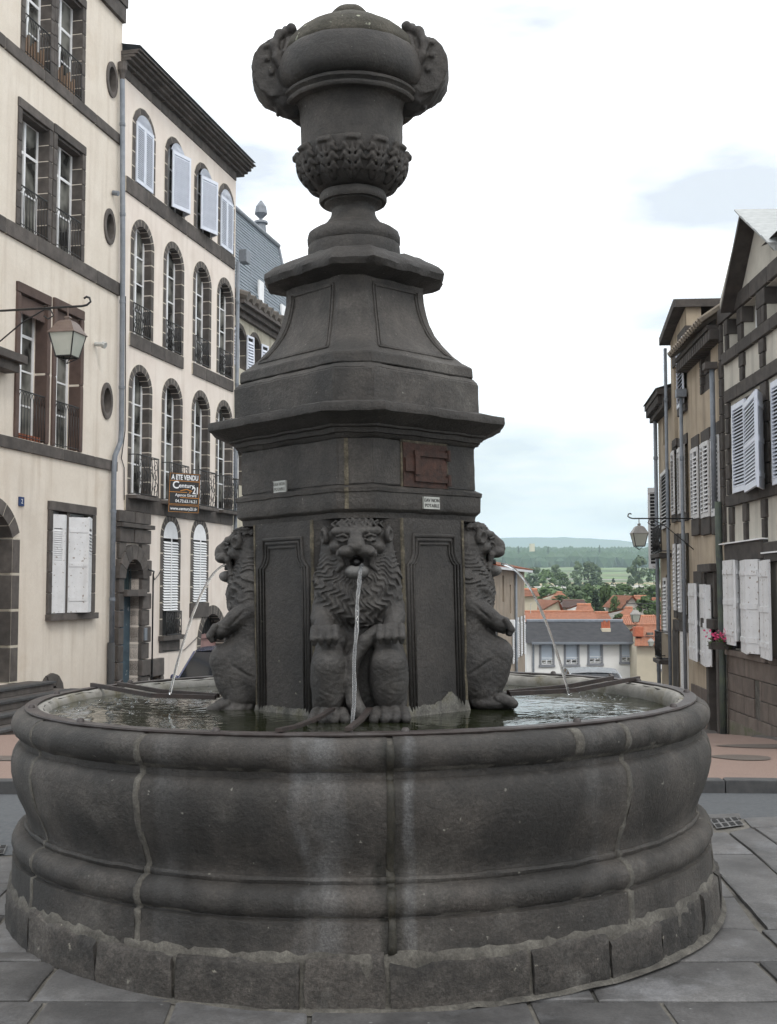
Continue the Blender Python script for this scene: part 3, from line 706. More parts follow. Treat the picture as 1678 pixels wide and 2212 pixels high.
for j in range(60):
    r = .30 + (1.675 - .30) * j / 59; ringv = []
    for k in range(220):
        a = 2 * PI * k / 220; x, y = r * math.sin(a), -r * math.cos(a); z = 0
        for (jx, jy) in ((1.12, 0), (-1.08, 0), (-.03, -1.15)):
            dd = math.hypot(x - jx, y - jy); z += .0020 * math.sin(dd * 75) * math.exp(-dd * 3.0)
        ringv.append(bm.verts.new((x, y, z)))
    vs.append(ringv)
for q, s in zip(vs, vs[1:]):
    for k in range(220): bm.faces.new((q[k], q[(k + 1) % 220], s[(k + 1) % 220], s[k]))
wo = fin('pool_water', bm, M_water, None, smooth=True, kind='structure', loc=(FX, FY, WZ), rec=False)
M_jet = bpy.data.materials.new('running_water'); M_jet.use_nodes = True
n_, l_ = M_jet.node_tree.nodes, M_jet.node_tree.links; b_ = n_['Principled BSDF']
b_.inputs['Base Color'].default_value = (.93, .95, .97, 1); b_.inputs['Roughness'].default_value = .04; b_.inputs['IOR'].default_value = 1.33; b_.inputs['Transmission Weight'].default_value = .96
def jet(a, rr0, rr1, z0, z1, r0, r1, drift, label, seed):
    bm = bmesh.new(); pts = []; rad = []
    for i in range(61):
        t = i / 60; q = t ** .62; r = rr0 + (rr1 - rr0) * q; z = z0 - (z0 - z1) * q * q
        x, y = r * math.sin(a), -r * math.cos(a); ww_ = .004 * q * math.sin(q * 23 + seed)
        pts.append((FX + x + drift * q + ww_ * abs(math.cos(a)), FY + y + ww_ * abs(math.sin(a)), z + TILT * 0)); rad.append((r0 + (r1 - r0) * q) * (1 + .10 * math.sin(q * 61 + seed) + .10 * math.sin(q * 23)))
    tube(bm, pts, rad, 10); o = fin('water_jet', bm, M_jet, None, smooth=True); tag(o, label, 'water jet', 'jets of water from the lions'); return o
jet(0, .74, 1.16, 1.735, WZ - .004, .0095, .0078, -.035, 'jet of water falling straight down from the front lion', 0)
jet(PI / 2, .75, 1.12, 1.752, 1.035, .0070, .0075, 0, 'thin arc of water from the right-hand lion in profile', 2)
jet(-PI / 2, .75, 1.075, 1.752, 1.035, .0070, .0072, 0, 'thin arc of water from the left-hand lion in profile', 4)
bm = bmesh.new(); rb = random.Random(5)
for k in range(120):
    a, r = (rb.gauss(-1.75, .22), rb.uniform(1.25, 1.64)) if k < 75 else (rb.gauss(2.05, .18), rb.uniform(1.35, 1.63))
    rad = rb.uniform(.004, .011); m_ = Matrix.Translation((r * math.sin(a), -r * math.cos(a), 0)) @ Matrix.Diagonal((1, 1, .6, 1))
    bmesh.ops.create_uvsphere(bm, u_segments=8, v_segments=5, radius=rad, matrix=m_)
fin('bubbles', bm, M_jet, None, smooth=True, kind='stuff', loc=(FX, FY, WZ))
# ------------------------------------------------------------------ ground, road, pavements
_GP = [(-50, 0), (8.2, 0), (11, -.25), (17, -.66), (20, -.97), (75, -6.85), (160, -6.6), (300, -2.0), (700, 2.2), (1100, 13), (1500, 27), (1750, 35), (2300, 61), (3200, 58), (7200, 60), (12000, 60)]
def gz(y):
    for (a, za), (b, zb) in zip(_GP, _GP[1:]):
        if y <= b: return za + (zb - za) * (y - a) / (b - a)
    return 60
M_asph = mat('asphalt', (.058, .064, .070), (.088, .094, .100), 26, .9, bump=.6, bscale=160, bdist=.004, patch=((.045, .047, .05), 1.3, .56, .5))
M_earth = mat('street_ground', (.06, .062, .064), (.085, .085, .085), 3, .95, bump=.3)
M_pink = mat('pink_asphalt', (.185, .125, .100), (.240, .170, .140), 60, .9, bump=.5, bscale=180, bdist=.004, patch=((.13, .095, .08), 1.1, .60, .45))
M_slab = mat('paving_slab', (.050, .049, .049), (.104, .102, .101), 2.6, .6, rnd=.26, grain=.22, bump=.5, bscale=34, bdist=.006, sp=((.26, .26, .26), 17, .735), patch=((.150, .153, .160), 2.2, .54, .65))
M_kerb = mat('kerb_basalt', (.040, .041, .043), (.062, .062, .062), 12, .8, rnd=.15, bump=.4, bscale=60)
M_field = mat('meadow', (.10, .135, .052), (.15, .17, .075), .02, .95, patch=((.22, .20, .105), .011, .54, .7))
ys = [-30, -10, 0, 4, 8.2, 9, 10, 11, 13, 15, 17, 20, 24, 30, 40, 50, 60, 75, 100, 130, 160, 200, 250, 300, 380, 460, 560, 700, 850, 1000, 1100, 1250, 1400, 1500, 1620, 1750, 2000, 2300, 2700, 3200, 4000, 5000, 6000, 7200]
bm = bmesh.new(); prev = None
for y in ys:
    half = min(7200, max(30, abs(y) * 1.1 + 20)); row = []
    for k in range(41):
        x = -half + 2 * half * k / 40
        dz = 0 if y < 250 else 1.2 * mnoise.noise(Vector((x / 150, y / 300, 0))) * min(1, (y - 250) / 400) * (1 + y / 700)
        row.append(bm.verts.new((x, y, gz(y) - .03 + dz)))
    if prev:
        for k in range(40):
            f = bm.faces.new((prev[k], prev[k + 1], row[k + 1], row[k])); f.material_index = 1 if y > 100 else 0
    prev = row
fin('terrain', bm, [M_earth, M_field], None, smooth=True, kind='structure')
def near_edge(x): return 7.3 + (x + 2.45) * .221 if x < 2.3 else 8.35 + (x - 2.3) * .06
def far_edge(x): return 10.45 + (x + 3) * .03 if x < 0 else 10.55 + .05 * max(0, 3 - x) - .12 * max(0, x - 3.2)
def strip_sheet(name, fa, fb, x0, x1, m, dz, nx=60, ny=6, **k):
    bm = bmesh.new(); g = []
    for i in range(nx + 1):
        x = x0 + (x1 - x0) * i / nx; a, b = fa(x), fb(x)
        g.append([bm.verts.new((x, a + (b - a) * j / ny, gz(a + (b - a) * j / ny) + dz)) for j in range(ny + 1)])
    for q, s in zip(g, g[1:]):
        for j in range(ny): bm.faces.new((q[j], s[j], s[j + 1], q[j + 1]))
    return fin(name, bm, m, None, kind='structure', **k)
strip_sheet('road', lambda x: near_edge(x) - .12, lambda x: far_edge(x) + .02, -13, 13, M_asph, -.012)
# slabs of the square: plain rows in front, cut pieces towards the gutter
pav = bpy.data.objects.new('pavement', None); link(pav); pav['kind'] = 'structure'
bm = bmesh.new(); g = []
for i in range(41):
    x = -10 + 20 * i / 40; g.append([bm.verts.new((x, y if y < 5 else near_edge(x) - .02, -.016)) for y in (-3, 7)])
for q, s in zip(g, g[1:]): bm.faces.new((q[0], s[0], s[1], q[1]))
fin('joint_bed', bm, mat('joint_sand', (.10, .094, .082), (.17, .16, .14), 12, .95, bump=.7, bscale=50, patch=((.03, .03, .028), 3, .5, .8)), pav, kind='structure')
rs = random.Random(11)
def slab(pts, inset=.010, thick=.05, z=0.0):
    """one paving slab from its corner points on the ground"""
    pts = [Vector((p[0], p[1], 0)) for p in pts]; c = sum(pts, Vector()) / len(pts)
    ar = sum(a.x * b.y - b.x * a.y for a, b in zip(pts, pts[1:] + pts[:1]))
    if ar < 0: pts.reverse()
    q = []
    for i, p in enumerate(pts):
        a = (p - pts[i - 1]).normalized(); b = (pts[(i + 1) % len(pts)] - p).normalized()
        na, nb = Vector((-a.y, a.x, 0)), Vector((-b.y, b.x, 0)); m_ = (na + nb); m_ = m_ / max(.3, m_.dot(na)); q.append(p + m_ * inset)
    dense_ = []
    for a, b in zip(q, q[1:] + q[:1]):
        n = max(1, int((b - a).length / .16))
        for i in range(n):
            r_ = a.lerp(b, i / n); dense_.append(r_ + Vector((mnoise.noise(r_ * 5), mnoise.noise(r_ * 5 + Vector((9, 0, 0))), 0)) * .007)
    dz = z + rs.uniform(-.004, .002); tx, ty = rs.uniform(-.003, .003), rs.uniform(-.003, .003)
    zf_ = lambda v: dz + (v.x - c.x) * tx + (v.y - c.y) * ty
    bm = bmesh.new(); top = []; r1 = []; r2 = []
    for v in dense_:
        d = (c - v); d.z = 0; d.normalize(); w_ = v + d * .012
        top.append(bm.verts.new((w_.x, w_.y, zf_(w_)))); r1.append(bm.verts.new((v.x, v.y, zf_(v) - .006))); r2.append(bm.verts.new((v.x, v.y, -thick)))
    bm.faces.new(top); n = len(top)
    for i in range(n):
        j = (i + 1) % n; bm.faces.new((r1[i], r1[j], top[j], top[i])); bm.faces.new((r2[i], r2[j], r1[j], r1[i]))
    return fin('slab', bm, M_slab, pav, smooth='auto')
def G(px, py): p = at_z(px, py, 0); return (p.x, p.y)
VX = -62 / 2500
def colx(px, py): p = at_z(px, py, 0); return p.x - VX * p.y     # joint lines run to the same far point
rows_y = [2.6, at_z(800, 2160, 0).y]
xs1 = [colx(-190, 2212), colx(60, 2212), colx(355, 2212), colx(665, 2212), colx(1163, 2212), colx(1466, 2212), colx(1790, 2212)]
yb = at_z(800, 2160, 0).y; yc = at_z(1550, 2075, 0).y; ya = yb - .62
def rowslabs(xs, y0, y1):
    for a, b in zip(xs, xs[1:]): slab([(a + VX * y0, y0), (b + VX * y0, y0), (b + VX * y1, y1), (a + VX * y1, y1)])
rowslabs(xs1, ya, yb)
rowslabs([x + .22 for x in xs1], ya - .7, ya)
xs2 = [colx(-420, 2150), colx(-150, 2150), colx(88, 2130), colx(420, 2130), colx(760, 2130), colx(1280, 2140), colx(1665, 2105), colx(2000, 2105)]
rowslabs(xs2, yb, yc)
# left of the basin
yl = [yc, at_z(0, 2055, 0).y, at_z(0, 1975, 0).y, at_z(0, 1905, 0).y, at_z(0, 1850, 0).y]
for i, (a, b) in enumerate(zip(yl, yl[1:])): rowslabs([-3.6 + .3 * (i % 2), -2.7 + .22 * (i % 2), -1.9 + .15 * (i % 2), -1.2], a, b)
# right of the basin
for poly in ([(1380, 2005), (1558, 2001), (1640, 2007), (1712, 2074), (1380, 2075)], [(1500, 1935), (1590, 1935), (1640, 2007), (1558, 2001), (1470, 2003)],
             [(1480, 1888), (1553, 1888), (1590, 1935), (1480, 1935)], [(1640, 2007), (1800, 2007), (1880, 2074), (1712, 2074)],
             [(1480, 1843), (1632, 1845), (1762, 1960), (1800, 2007), (1655, 2007), (1553, 1888), (1480, 1888)],
             [(1480, 1798), (1572, 1797), (1632, 1845), (1480, 1843)],
             [(1572, 1797), (1622, 1786), (1705, 1840), (1800, 1905), (1900, 2007), (1800, 2007), (1762, 1960), (1632, 1845)],
             [(1625, 1786), (1700, 1783), (1850, 1850), (1850, 1920), (1705, 1840)],
             [(1602, 1766), (1770, 1757), (1850, 1783), (1622, 1786)], [(1500, 1766), (1540, 1766), (1545, 1797), (1480, 1798)], [(1480, 1759), (1600, 1756), (1602, 1766), (1500, 1766)]):
    slab([G(*p) for p in poly], inset=.009)
# drain grates
M_grate = mat('cast_iron', (.02, .02, .02), (.035, .033, .03), 30, .6, bump=.3)
M_void = mat('drain_dark', (.004, .004, .004))
M_gs = mat('grate_stone', (.13, .13, .13), (.17, .17, .17), 8, .85, bump=.4, bscale=50)
def grate(corners, nx, ny, label):
    P = [Vector((*G(*c), 0)) for c in corners]
    o = thing('drain_grate', label, 'drain grate', (0, 0, 0), 0, 'drain grates at the kerb')
    def at(u, v, z): q = P[0].lerp(P[1], u).lerp(P[3].lerp(P[2], u), v); return (q.x, q.y, z)
    bm = bmesh.new(); bm.faces.new([bm.verts.new(at(u, v, -.002)) for u, v in ((0, 0), (1, 0), (1, 1), (0, 1))]); fin('frame', bm, M_gs, o)
    for i in range(nx):
        for j in range(ny):
            u0, u1 = (i + .16) / nx, (i + .86) / nx; v0, v1 = (j + .14) / ny, (j + .88) / ny
            bm = bmesh.new(); bm.faces.new([bm.verts.new(at(u, v, .0015)) for u, v in ((u0, v0), (u1, v0), (u1, v1), (u0, v1))]); fin('slot', bm, M_void, o)
grate([(1548, 1789), (1608, 1781), (1590, 1764), (1533, 1770)], 4, 2, 'stone drain grate with two rows of dark slots, right of the basin')
grate([(-60, 1848), (8, 1843), (16, 1824), (-50, 1828)], 4, 2, 'drain grate with dark slots at the left edge, beside the basin')
# kerbs and pink pavements beyond the road
kl = bpy.data.objects.new('kerb', None); link(kl); kl['kind'] = 'structure'
x = -9.0
while x < 9:
    ln = .72 + rs.uniform(-.05, .05)
    y0, y1 = far_edge(x), far_edge(x + ln); ym = (y0 + y1) / 2; an = math.atan2(y1 - y0, ln)
    if x < -1.5 or x > 1.8:
        o = block('kerb_stone', M_kerb, kl, -ln / 2 + .006, ln / 2 - .006, -.08, .08, -.1, .105); o.location = (x + ln / 2, ym + .08, gz(ym) + .0); o.rotation_euler = (0, 0, an)
    x += ln
strip_sheet('pavement_left', lambda x: far_edge(x) + .165, lambda x: 26, -13, -1.2, M_pink, .10, 20, 30)
strip_sheet('pavement_right', lambda x: far_edge(x) + .165, lambda x: 24, 1.8, 12, M_pink, .10, 20, 30)
# darker repairs in the pavements and a painted triangle on the road
def patch(name, pts, m, dz):
    bm = bmesh.new(); c = []
    for px, py, yy in pts:
        p = at_y(px, py, yy); c.append(bm.verts.new((p.x, p.y, gz(p.y) + dz)))
    bm.faces.new(c); fin(name, bm, m, None, kind='structure')
def ellipse_patch(name, cx, cy, rx, ry, m, dz, rot=0):
    bm = bmesh.new(); vs = [bm.verts.new((cx + rx * math.cos(t) * (1 + .1 * math.sin(3 * t)), cy + ry * math.sin(t), gz(cy + ry * math.sin(t)) + dz)) for t in [2 * PI * k / 20 for k in range(20)]]
    bm.faces.new(vs); fin(name, bm, m, None, kind='structure')
M_pdark = mat('asphalt_patch', (.085, .068, .058), (.11, .09, .075), 30, .9, bump=.4, bscale=120)
ellipse_patch('pavement_patch', 4.02, 13.3, .32, .42, M_pdark, .108); ellipse_patch('pavement_patch', 5.1, 15.2, .8, .4, M_pdark, .108); ellipse_patch('pavement_patch', -4.3, 13.2, .8, .35, M_pdark, .108)
M_paint = mat('road_paint', (.62, .62, .60), (.75, .75, .72), 20, .7, patch=((.2, .2, .2), 14, .58, .6))
bm = bmesh.new()
for p in ((1515, 1672), (1535, 1672), (1572, 1684), (1515, 1682)):
    q = at_z(p[0], p[1], gz(10.1)); bm.verts.new((q.x, q.y, gz(q.y) - .008))
bm.faces.new(bm.verts[:]); fin('painted_marking', bm, M_paint, None, kind='structure')
# ------------------------------------------------------------------ building kit; facade frame: x along the wall, -y towards the street, z up
M_pl1 = mat('plaster_cream', (.64, .575, .49), (.72, .66, .575), 1.1, .93, streak=.75, c3=(.50, .43, .35), bump=.25, bscale=18, patch=((.50, .41, .31), .55, .54, .55), grain=.06)
M_pl2 = mat('plaster_pink_cream', (.70, .62, .55), (.77, .70, .63), 1.3, .93, streak=.6, c3=(.55, .48, .41), bump=.25, bscale=18, patch=((.60, .52, .44), .5, .55, .5))
M_pl3 = mat('plaster_ochre_old', (.40, .37, .29), (.54, .51, .42), 1.5, .95, streak=.8, c3=(.16, .145, .11), bump=.4, bscale=14)
M_bst = mat('dressed_basalt', (.060, .052, .047), (.105, .092, .083), 4, .88, rnd=.20, bump=.5, bscale=30, streak=.3, c3=(.04, .036, .033))
M_bst2 = mat('dressed_basalt_brown', (.070, .044, .036), (.10, .066, .053), 4, .85, rnd=.15, bump=.5, bscale=30)
M_jt = mat('pale_joint', (.42, .38, .31), (.52, .48, .40), 9, .95)
M_white = mat('white_paint', (.74, .75, .76), (.82, .83, .84), 5, .55)
M_wshut = mat('shutter_white', (.62, .66, .74), (.70, .74, .82), 5, .5)
M_worn = mat('worn_white_paint', (.60, .61, .62), (.68, .69, .70), 5, .7, sp=((.20, .15, .11), 16, .66), streak=.3, c3=(.38, .35, .32))
M_glass = bpy.data.materials.new('window_glass'); M_glass.use_nodes = True
_n, _l = M_glass.node_tree.nodes, M_glass.node_tree.links; _b = _n['Principled BSDF']
_b.inputs['Roughness'].default_value = .06; _b.inputs['IOR'].default_value = 1.5
_oi = _n.new('ShaderNodeObjectInfo'); _tc = _n.new('ShaderNodeNewGeometry'); _nz = _n.new('ShaderNodeTexNoise'); _nz.inputs['Scale'].default_value = 1.7; _l.new(_tc.outputs['Position'], _nz.inputs[0])
_cr = _n.new('ShaderNodeValToRGB'); _l.new(_nz.outputs[0], _cr.inputs[0]); _cr.color_ramp.elements[0].position = .40; _cr.color_ramp.elements[0].color = (.022, .022, .020, 1); _cr.color_ramp.elements[1].position = .60; _cr.color_ramp.elements[1].color = (.20, .20, .18, 1)  # pale patches in the pane colour stand for reflections and curtains
_l.new(_cr.outputs[0], _b.inputs['Base Color'])
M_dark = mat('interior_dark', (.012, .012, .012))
M_zinc = mat('zinc_pipe', (.14, .16, .185), (.20, .22, .25), 6, .5, streak=.3, c3=(.12, .12, .12))
M_greendoor = mat('green_door', (.014, .036, .034), (.022, .05, .046), 5, .5); M_bluedoor = mat('blue_door', (.030, .060, .085), (.045, .085, .11), 6, .6, sp=((.30, .32, .34), 8, .66))

class Fac:
    def __init__(s, px, Y, vpx, side):
        s.o = ((px - CX) / FOC * Y, Y); v = (vpx - CX) / FOC; n = math.hypot(v, 1); s.u = (v / n, 1 / n); s.side = side
        s.n = (s.u[1], -s.u[0]) if side > 0 else (-s.u[1], s.u[0])
        s.rot = math.atan2(s.u[1], s.u[0]) if side > 0 else math.atan2(-s.u[1], -s.u[0])
    def q(s, px, py, off=0):
        d = ray(px, py); ox = s.o[0] + s.n[0] * off; oy = s.o[1] + s.n[1] * off
        det = -d.x * s.u[1] + s.u[0] * d.y; t = (-ox * s.u[1] + s.u[0] * oy) / det
        k = (d.x * t - ox) * s.u[0] + (d.y * t - oy) * s.u[1]
        return (k if s.side > 0 else -k), EYE + d.z * t
    def root(s, name, label, cat, group=None):
        return thing(name, label, cat, (s.o[0], s.o[1], 0), s.rot, group)
    def rect(s, px0, px1, py0, py1, off=0):
        pm = (py0 + py1) / 2; xm = (px0 + px1) / 2
        a, b = s.q(px0, pm, off)[0], s.q(px1, pm, off)[0]; z1, z0 = s.q(xm, py0, off)[1], s.q(xm, py1, off)[1]
        return min(a, b), max(a, b), z0, z1
def arch_loop(x0, x1, z0, z1, rise=0, n=12):
    pts = [(x0, z0), (x1, z0)]
    if rise <= 0: return pts + [(x1, z1), (x0, z1)]
    zs = z1 - rise; hw = (x1 - x0) / 2; cx = (x0 + x1) / 2; Rr = (hw * hw + rise * rise) / (2 * rise); cz = z1 - Rr; a = math.asin(min(1, hw / Rr)) if rise <= hw else PI / 2
    for i in range(n + 1):
        t = a - 2 * a * i / n; pts.append((cx + Rr * math.sin(t), cz + Rr * math.cos(t)))
    return pts
def wall(p, name, outline, holes, m, depth=.3, m_rev=None, y=0.0, kind=None):
    bm = bmesh.new(); loops = []
    for lp in [outline] + holes:
        vs = [bm.verts.new((x, y, z)) for x, z in lp]; es = [bm.edges.new((a, b)) for a, b in zip(vs, vs[1:] + vs[:1])]; loops.append((vs, es))
    bmesh.ops.triangle_fill(bm, use_beauty=True, use_dissolve=False, edges=[e for _, es in loops for e in es], normal=(0, -1, 0))
    for li, (vs, es) in enumerate(loops):
        bk = [bm.verts.new(v.co + Vector((0, depth, 0))) for v in vs]
        for i in range(len(vs)):
            j = (i + 1) % len(vs); f = bm.faces.new((vs[i], vs[j], bk[j], bk[i])); f.material_index = 0 if li == 0 else 1
    return fin(name, bm, [m, m_rev or m], p, rec=False, kind=kind)
def stretch(bm, x0, x1, z0, z1): pass
_win = {}
def window(p, cx, w_, z0, z1, rec=.23, cols=2, rows=3, m=None, transom=None, name='window', fr=.055, mt=.07):
    m = m or M_white; key = (round(w_, 2), round(z1 - z0, 2), cols, rows, m.name, transom); H = z1 - z0
    xs = []; lw = (w_ - 2 * fr - mt * (cols - 1)) / cols
    for i in range(cols): a = -w_ / 2 + fr + i * (lw + mt); xs.append((a, a + lw))
    zt = H - fr if not transom else H - transom
    zz = []; z = fr; lh = (zt - fr - .035 * (rows - 1)) / rows
    for j in range(rows): zz.append((z, z + lh)); z += lh + .035
    if transom: zz.append((zt + .06, H - fr))
    if key not in _win:
        bm = bmesh.new()
        box(bm, -w_ / 2, w_ / 2, -.02, .03, 0, fr); box(bm, -w_ / 2, w_ / 2, -.02, .03, H - fr, H)
        box(bm, -w_ / 2, -w_ / 2 + fr, -.022, .032, fr, H - fr); box(bm, w_ / 2 - fr, w_ / 2, -.022, .032, fr, H - fr)
        for (a, b), (c, d) in zip(xs, xs[1:]): box(bm, b, c, -.03, .03, fr, H - fr)
        for (a, b) in xs:
            for (c, d), (e, f) in zip(zz, zz[1:]): box(bm, a, b, -.012, .02, d, e)
        bmesh.ops.recalc_face_normals(bm, faces=bm.faces)
        me = bpy.data.meshes.new('window'); bm.to_mesh(me); bm.free(); me.materials.append(m); _win[key] = me
    o = bpy.data.objects.new(name, _win[key]); link(o, p); o.location = (cx, rec, z0)
    for (a, b) in xs:
        for (c, d) in zz: block('pane', M_glass, o, a, b, .004, .010, c, d)
    return o
_vo = {}
def arch_surround(p, cx, w_, z0, z1, rise, wd=.17, n=9, bh=.38, m=None, depth=.24, proud=.012, backing=True):
    """separate squared stones up both sides and wedge stones round the head, pale joints between"""
    m = m or M_bst; g = .009; hw = w_ / 2
    Rr = (hw * hw + rise * rise) / (2 * rise); cz = z1 - Rr; a = math.asin(min(1, hw / Rr)) if rise < hw else PI / 2; zs = z1 - rise
    k = max(1, round((zs - z0) / bh)); bh = (zs - z0) / k
    if backing:
        bm = bmesh.new(); box(bm, cx - hw - wd - .006, cx - hw + .0, -proud + .004, depth, z0, zs); box(bm, cx + hw, cx + hw + wd + .006, -proud + .004, depth, z0, zs)
        ring = []
        for i in range(17):
            t = -a + 2 * a * i / 16; ring.append([bm.verts.new((cx + r_ * math.sin(t), y, cz + r_ * math.cos(t))) for r_, y in ((Rr + .002, -proud + .004), (Rr + wd + .006, -proud + .004), (Rr + wd + .006, depth), (Rr + .002, depth))])
        for q, s in zip(ring, ring[1:]):
            for j in range(4): bm.faces.new((q[j], q[(j + 1) % 4], s[(j + 1) % 4], s[j]))
        fin('joint_mortar', bm, M_jt, p)
    for i in range(k):
        for q in (-1, 1):
            e = .0
            x0, x1 = (cx - hw - wd - e, cx - hw + .004) if q < 0 else (cx + hw - .004, cx + hw + wd + e)
            block('stone_block', m, p, x0, x1, -proud, depth + .002, z0 + i * bh + g, z0 + (i + 1) * bh - g)
    for i in range(n):
        t0, t1 = -a + 2 * a * i / n + g / Rr, -a + 2 * a * (i + 1) / n - g / Rr; key = (round(Rr, 3), round(wd, 3), n, i, m.name, round(a, 3), depth)
        if key not in _vo:
            bm = bmesh.new(); ring = []
            for t in (t0, (t0 + t1) / 2, t1): ring.append([bm.verts.new((r_ * math.sin(t), y, r_ * math.cos(t))) for r_, y in ((Rr - .004, -proud), (Rr + wd, -proud), (Rr + wd, depth + .002), (Rr - .004, depth + .002))])
            for s0, s1 in zip(ring, ring[1:]):
                for j in range(4): bm.faces.new((s0[j], s0[(j + 1) % 4], s1[(j + 1) % 4], s1[j]))
            bm.faces.new(ring[0][::-1]); bm.faces.new(ring[-1]); bmesh.ops.recalc_face_normals(bm, faces=bm.faces)
            me = bpy.data.meshes.new('wedge_stone'); bm.to_mesh(me); bm.free(); me.materials.append(m); _vo[key] = me
        o = bpy.data.objects.new('wedge_stone', _vo[key]); link(o, p); o.location = (cx, 0, cz)
def band(p, x0, x1, z0, z1, out=.06, m=None, ln=1.1, name='band_stone', top=True):
    m = m or M_bst; n = max(1, round((x1 - x0) / ln)); r_ = random.Random(int(z0 * 100)); cuts = [x0] + sorted(x0 + (x1 - x0) * (i + r_.uniform(-.15, .15)) / n for i in range(1, n)) + [x1]
    for a, b in zip(cuts, cuts[1:]): block(name, m, p, a + .005, b - .005, -out, .06, z0, z1)
    bm = bmesh.new(); box(bm, x0, x1, -out + .008, .05, z0 + .006, z1 - .006); fin('joint_mortar', bm, M_jt, p)
_sl = {}
def shutter(p, xa, oa, xb, ob, z0, z1, m=None, pitch=.045, louv=(.06, .94), pieces=False, name='shutter', th=.035, top_arch=0, split=True):
    """leaf hung between two plan points; slats as real blades"""
    m = m or M_wshut; A, B = Vector((xa, -oa, 0)), Vector((xb, -ob, 0)); w_ = (B - A).length; H = z1 - z0; ang_ = math.atan2((B - A).y, (B - A).x)
    bm = bmesh.new(); s_ = .055
    t2 = th / 2
    if louv is None: box(bm, 0, w_, -t2, t2, 0, H); 
    else:
        box(bm, 0, s_, -t2, t2, 0, H); box(bm, w_ - s_, w_, -t2, t2, 0, H)
        lz0, lz1 = H * louv[0], H * louv[1]
        box(bm, s_, w_ - s_, -t2, t2, 0, lz0); box(bm, s_, w_ - s_, -t2, t2, lz1, H)
        if split and lz1 - lz0 > 1.2: zm = (lz0 + lz1) / 2; box(bm, s_, w_ - s_, -t2, t2, zm - .03, zm + .03)
    if top_arch:
        for v in bm.verts:
            if v.co.z > H - .001: pass
    o = fin(name, bm, m, p); o.location = (xa, -oa, z0); o.rotation_euler = (0, 0, ang_)
    if louv is None:
        for zz in (.14, .5, .86): bm = bmesh.new(); box(bm, .03, w_ - .03, -t2 - .012, -t2, H * zz - .04, H * zz + .04); fin('batten', bm, m, o)
        return o
    n = int((lz1 - lz0) / pitch); key = (round(w_ - 2 * s_, 3), m.name, round(pitch, 3))
    hb, ra = (.60, R(44)) if pieces else (.72, R(60))
    def blade(bm, z): box(bm, s_ - .002, w_ - s_ + .002, -pitch * hb, pitch * hb, -.004, .004, Matrix.Translation((0, 0, z)) @ Matrix.Rotation(ra, 4, 'X'))
    if pieces:
        if key not in _sl:
            bm = bmesh.new(); blade(bm, 0); me = bpy.data.meshes.new('slat'); bm.to_mesh(me); bm.free(); me.materials.append(m); _sl[key] = me
        for i in range(n): inst('slat', _sl[key], o, (0, 0, lz0 + (i + .5) * pitch))
    else:
        bm = bmesh.new()
        for i in range(n): blade(bm, lz0 + (i + .5) * pitch)
        fin('slats', bm, m, o, kind='stuff')
    bm = bmesh.new(); box(bm, s_, w_ - s_, .018, .022, lz0, lz1); fin('shade_sheet', bm, M_dark if not pieces else M_dark, o)  # dark sheet stands in for the shade behind the slats
    return o
def arc_railing(p, x0, x1, z0, h, off=.02, n=9, m=None):
    bm = bmesh.new(); m = m or M_black
    tube(bm, [(x0, -off, z0 + h), (x1, -off, z0 + h)], .014, 6); tube(bm, [(x0, -off, z0 + .05), (x1, -off, z0 + .05)], .010, 6)
    for i in range(n + 1):
        x = x0 + (x1 - x0) * i / n; tube(bm, [(x, -off, z0), (x, -off, z0 + h * .78)], .008, 5)
        if i < n - 1:
            d = (x1 - x0) / n; tube(bm, [(x + d * (1 - math.cos(t)), -off, z0 + h * .78 + math.sin(t) * h * .2) for t in [PI * k / 8 for k in range(9)]], .007, 5)
    return fin('railing', bm, m, p, smooth=True)
def scroll_railing(p, x0, x1, z0, h, off=.05, m=None):
    bm = bmesh.new(); m = m or M_black; w_ = x1 - x0; cx = (x0 + x1) / 2
    for z in (z0 + .02, z0 + h): tube(bm, [(x0, -off, z), (x1, -off, z)], .016, 6)
    for x in (x0, x1): tube(bm, [(x, -off, z0), (x, -off, z0 + h)], .013, 5)
    if off > .12:
        for x in (x0, x1): tube(bm, [(x, .05, z0 + h), (x, -off, z0 + h)], .013, 5); tube(bm, [(x, .05, z0 + .02), (x, -off, z0 + .02)], .013, 5)
    def spiral(c, r, a0, turns, sg):
        return [(c[0] + r * (1 - .75 * t) * math.cos(a0 + sg * turns * 2 * PI * t), -off, c[1] + r * (1 - .75 * t) * math.sin(a0 + sg * turns * 2 * PI * t)) for t in [i / 14 for i in range(15)]]
    for k, fx in enumerate((-.36, -.12, .12, .36)):
        for zz, r, sg in ((.24, .16, 1), (.52, .13, -1), (.78, .14, 1)):
            tube(bm, spiral((cx + w_ * fx, z0 + h * zz), w_ * r * .8, PI / 2 * (k % 2), 1.1, sg * (1 if k < 2 else -1)), .009, 5)
    for fx in (-.42, -.30, -.18, -.06, .06, .18, .30, .42): tube(bm, [(cx + w_ * fx, -off, z0), (cx + w_ * fx + .02, -off - .03, z0 + h * .4), (cx + w_ * fx, -off, z0 + h)], .009, 5)
    return fin('railing', bm, m, p, smooth=True)
def pipe(p, pts, r=.055, m=None, name='downpipe', clips=True):
    bm = bmesh.new(); tube(bm, pts, r, 10); o = fin(name, bm, m or M_zinc, p, smooth=True)
    if clips:
        for a, b in zip(pts, pts[1:]):
            a, b = Vector(a), Vector(b); n = int((b - a).length / 1.9)
            for i in range(n):
                c = a.lerp(b, (i + .5) / n); bm = bmesh.new(); lathe(bm, [(r, -.04), (r + .010, -.035), (r + .010, .035), (r, .04)], 10, cx=c.x, cy=c.y)
                for v in bm.verts: v.co.z += c.z
                fin('collar', bm, m or M_zinc, o)
    return o
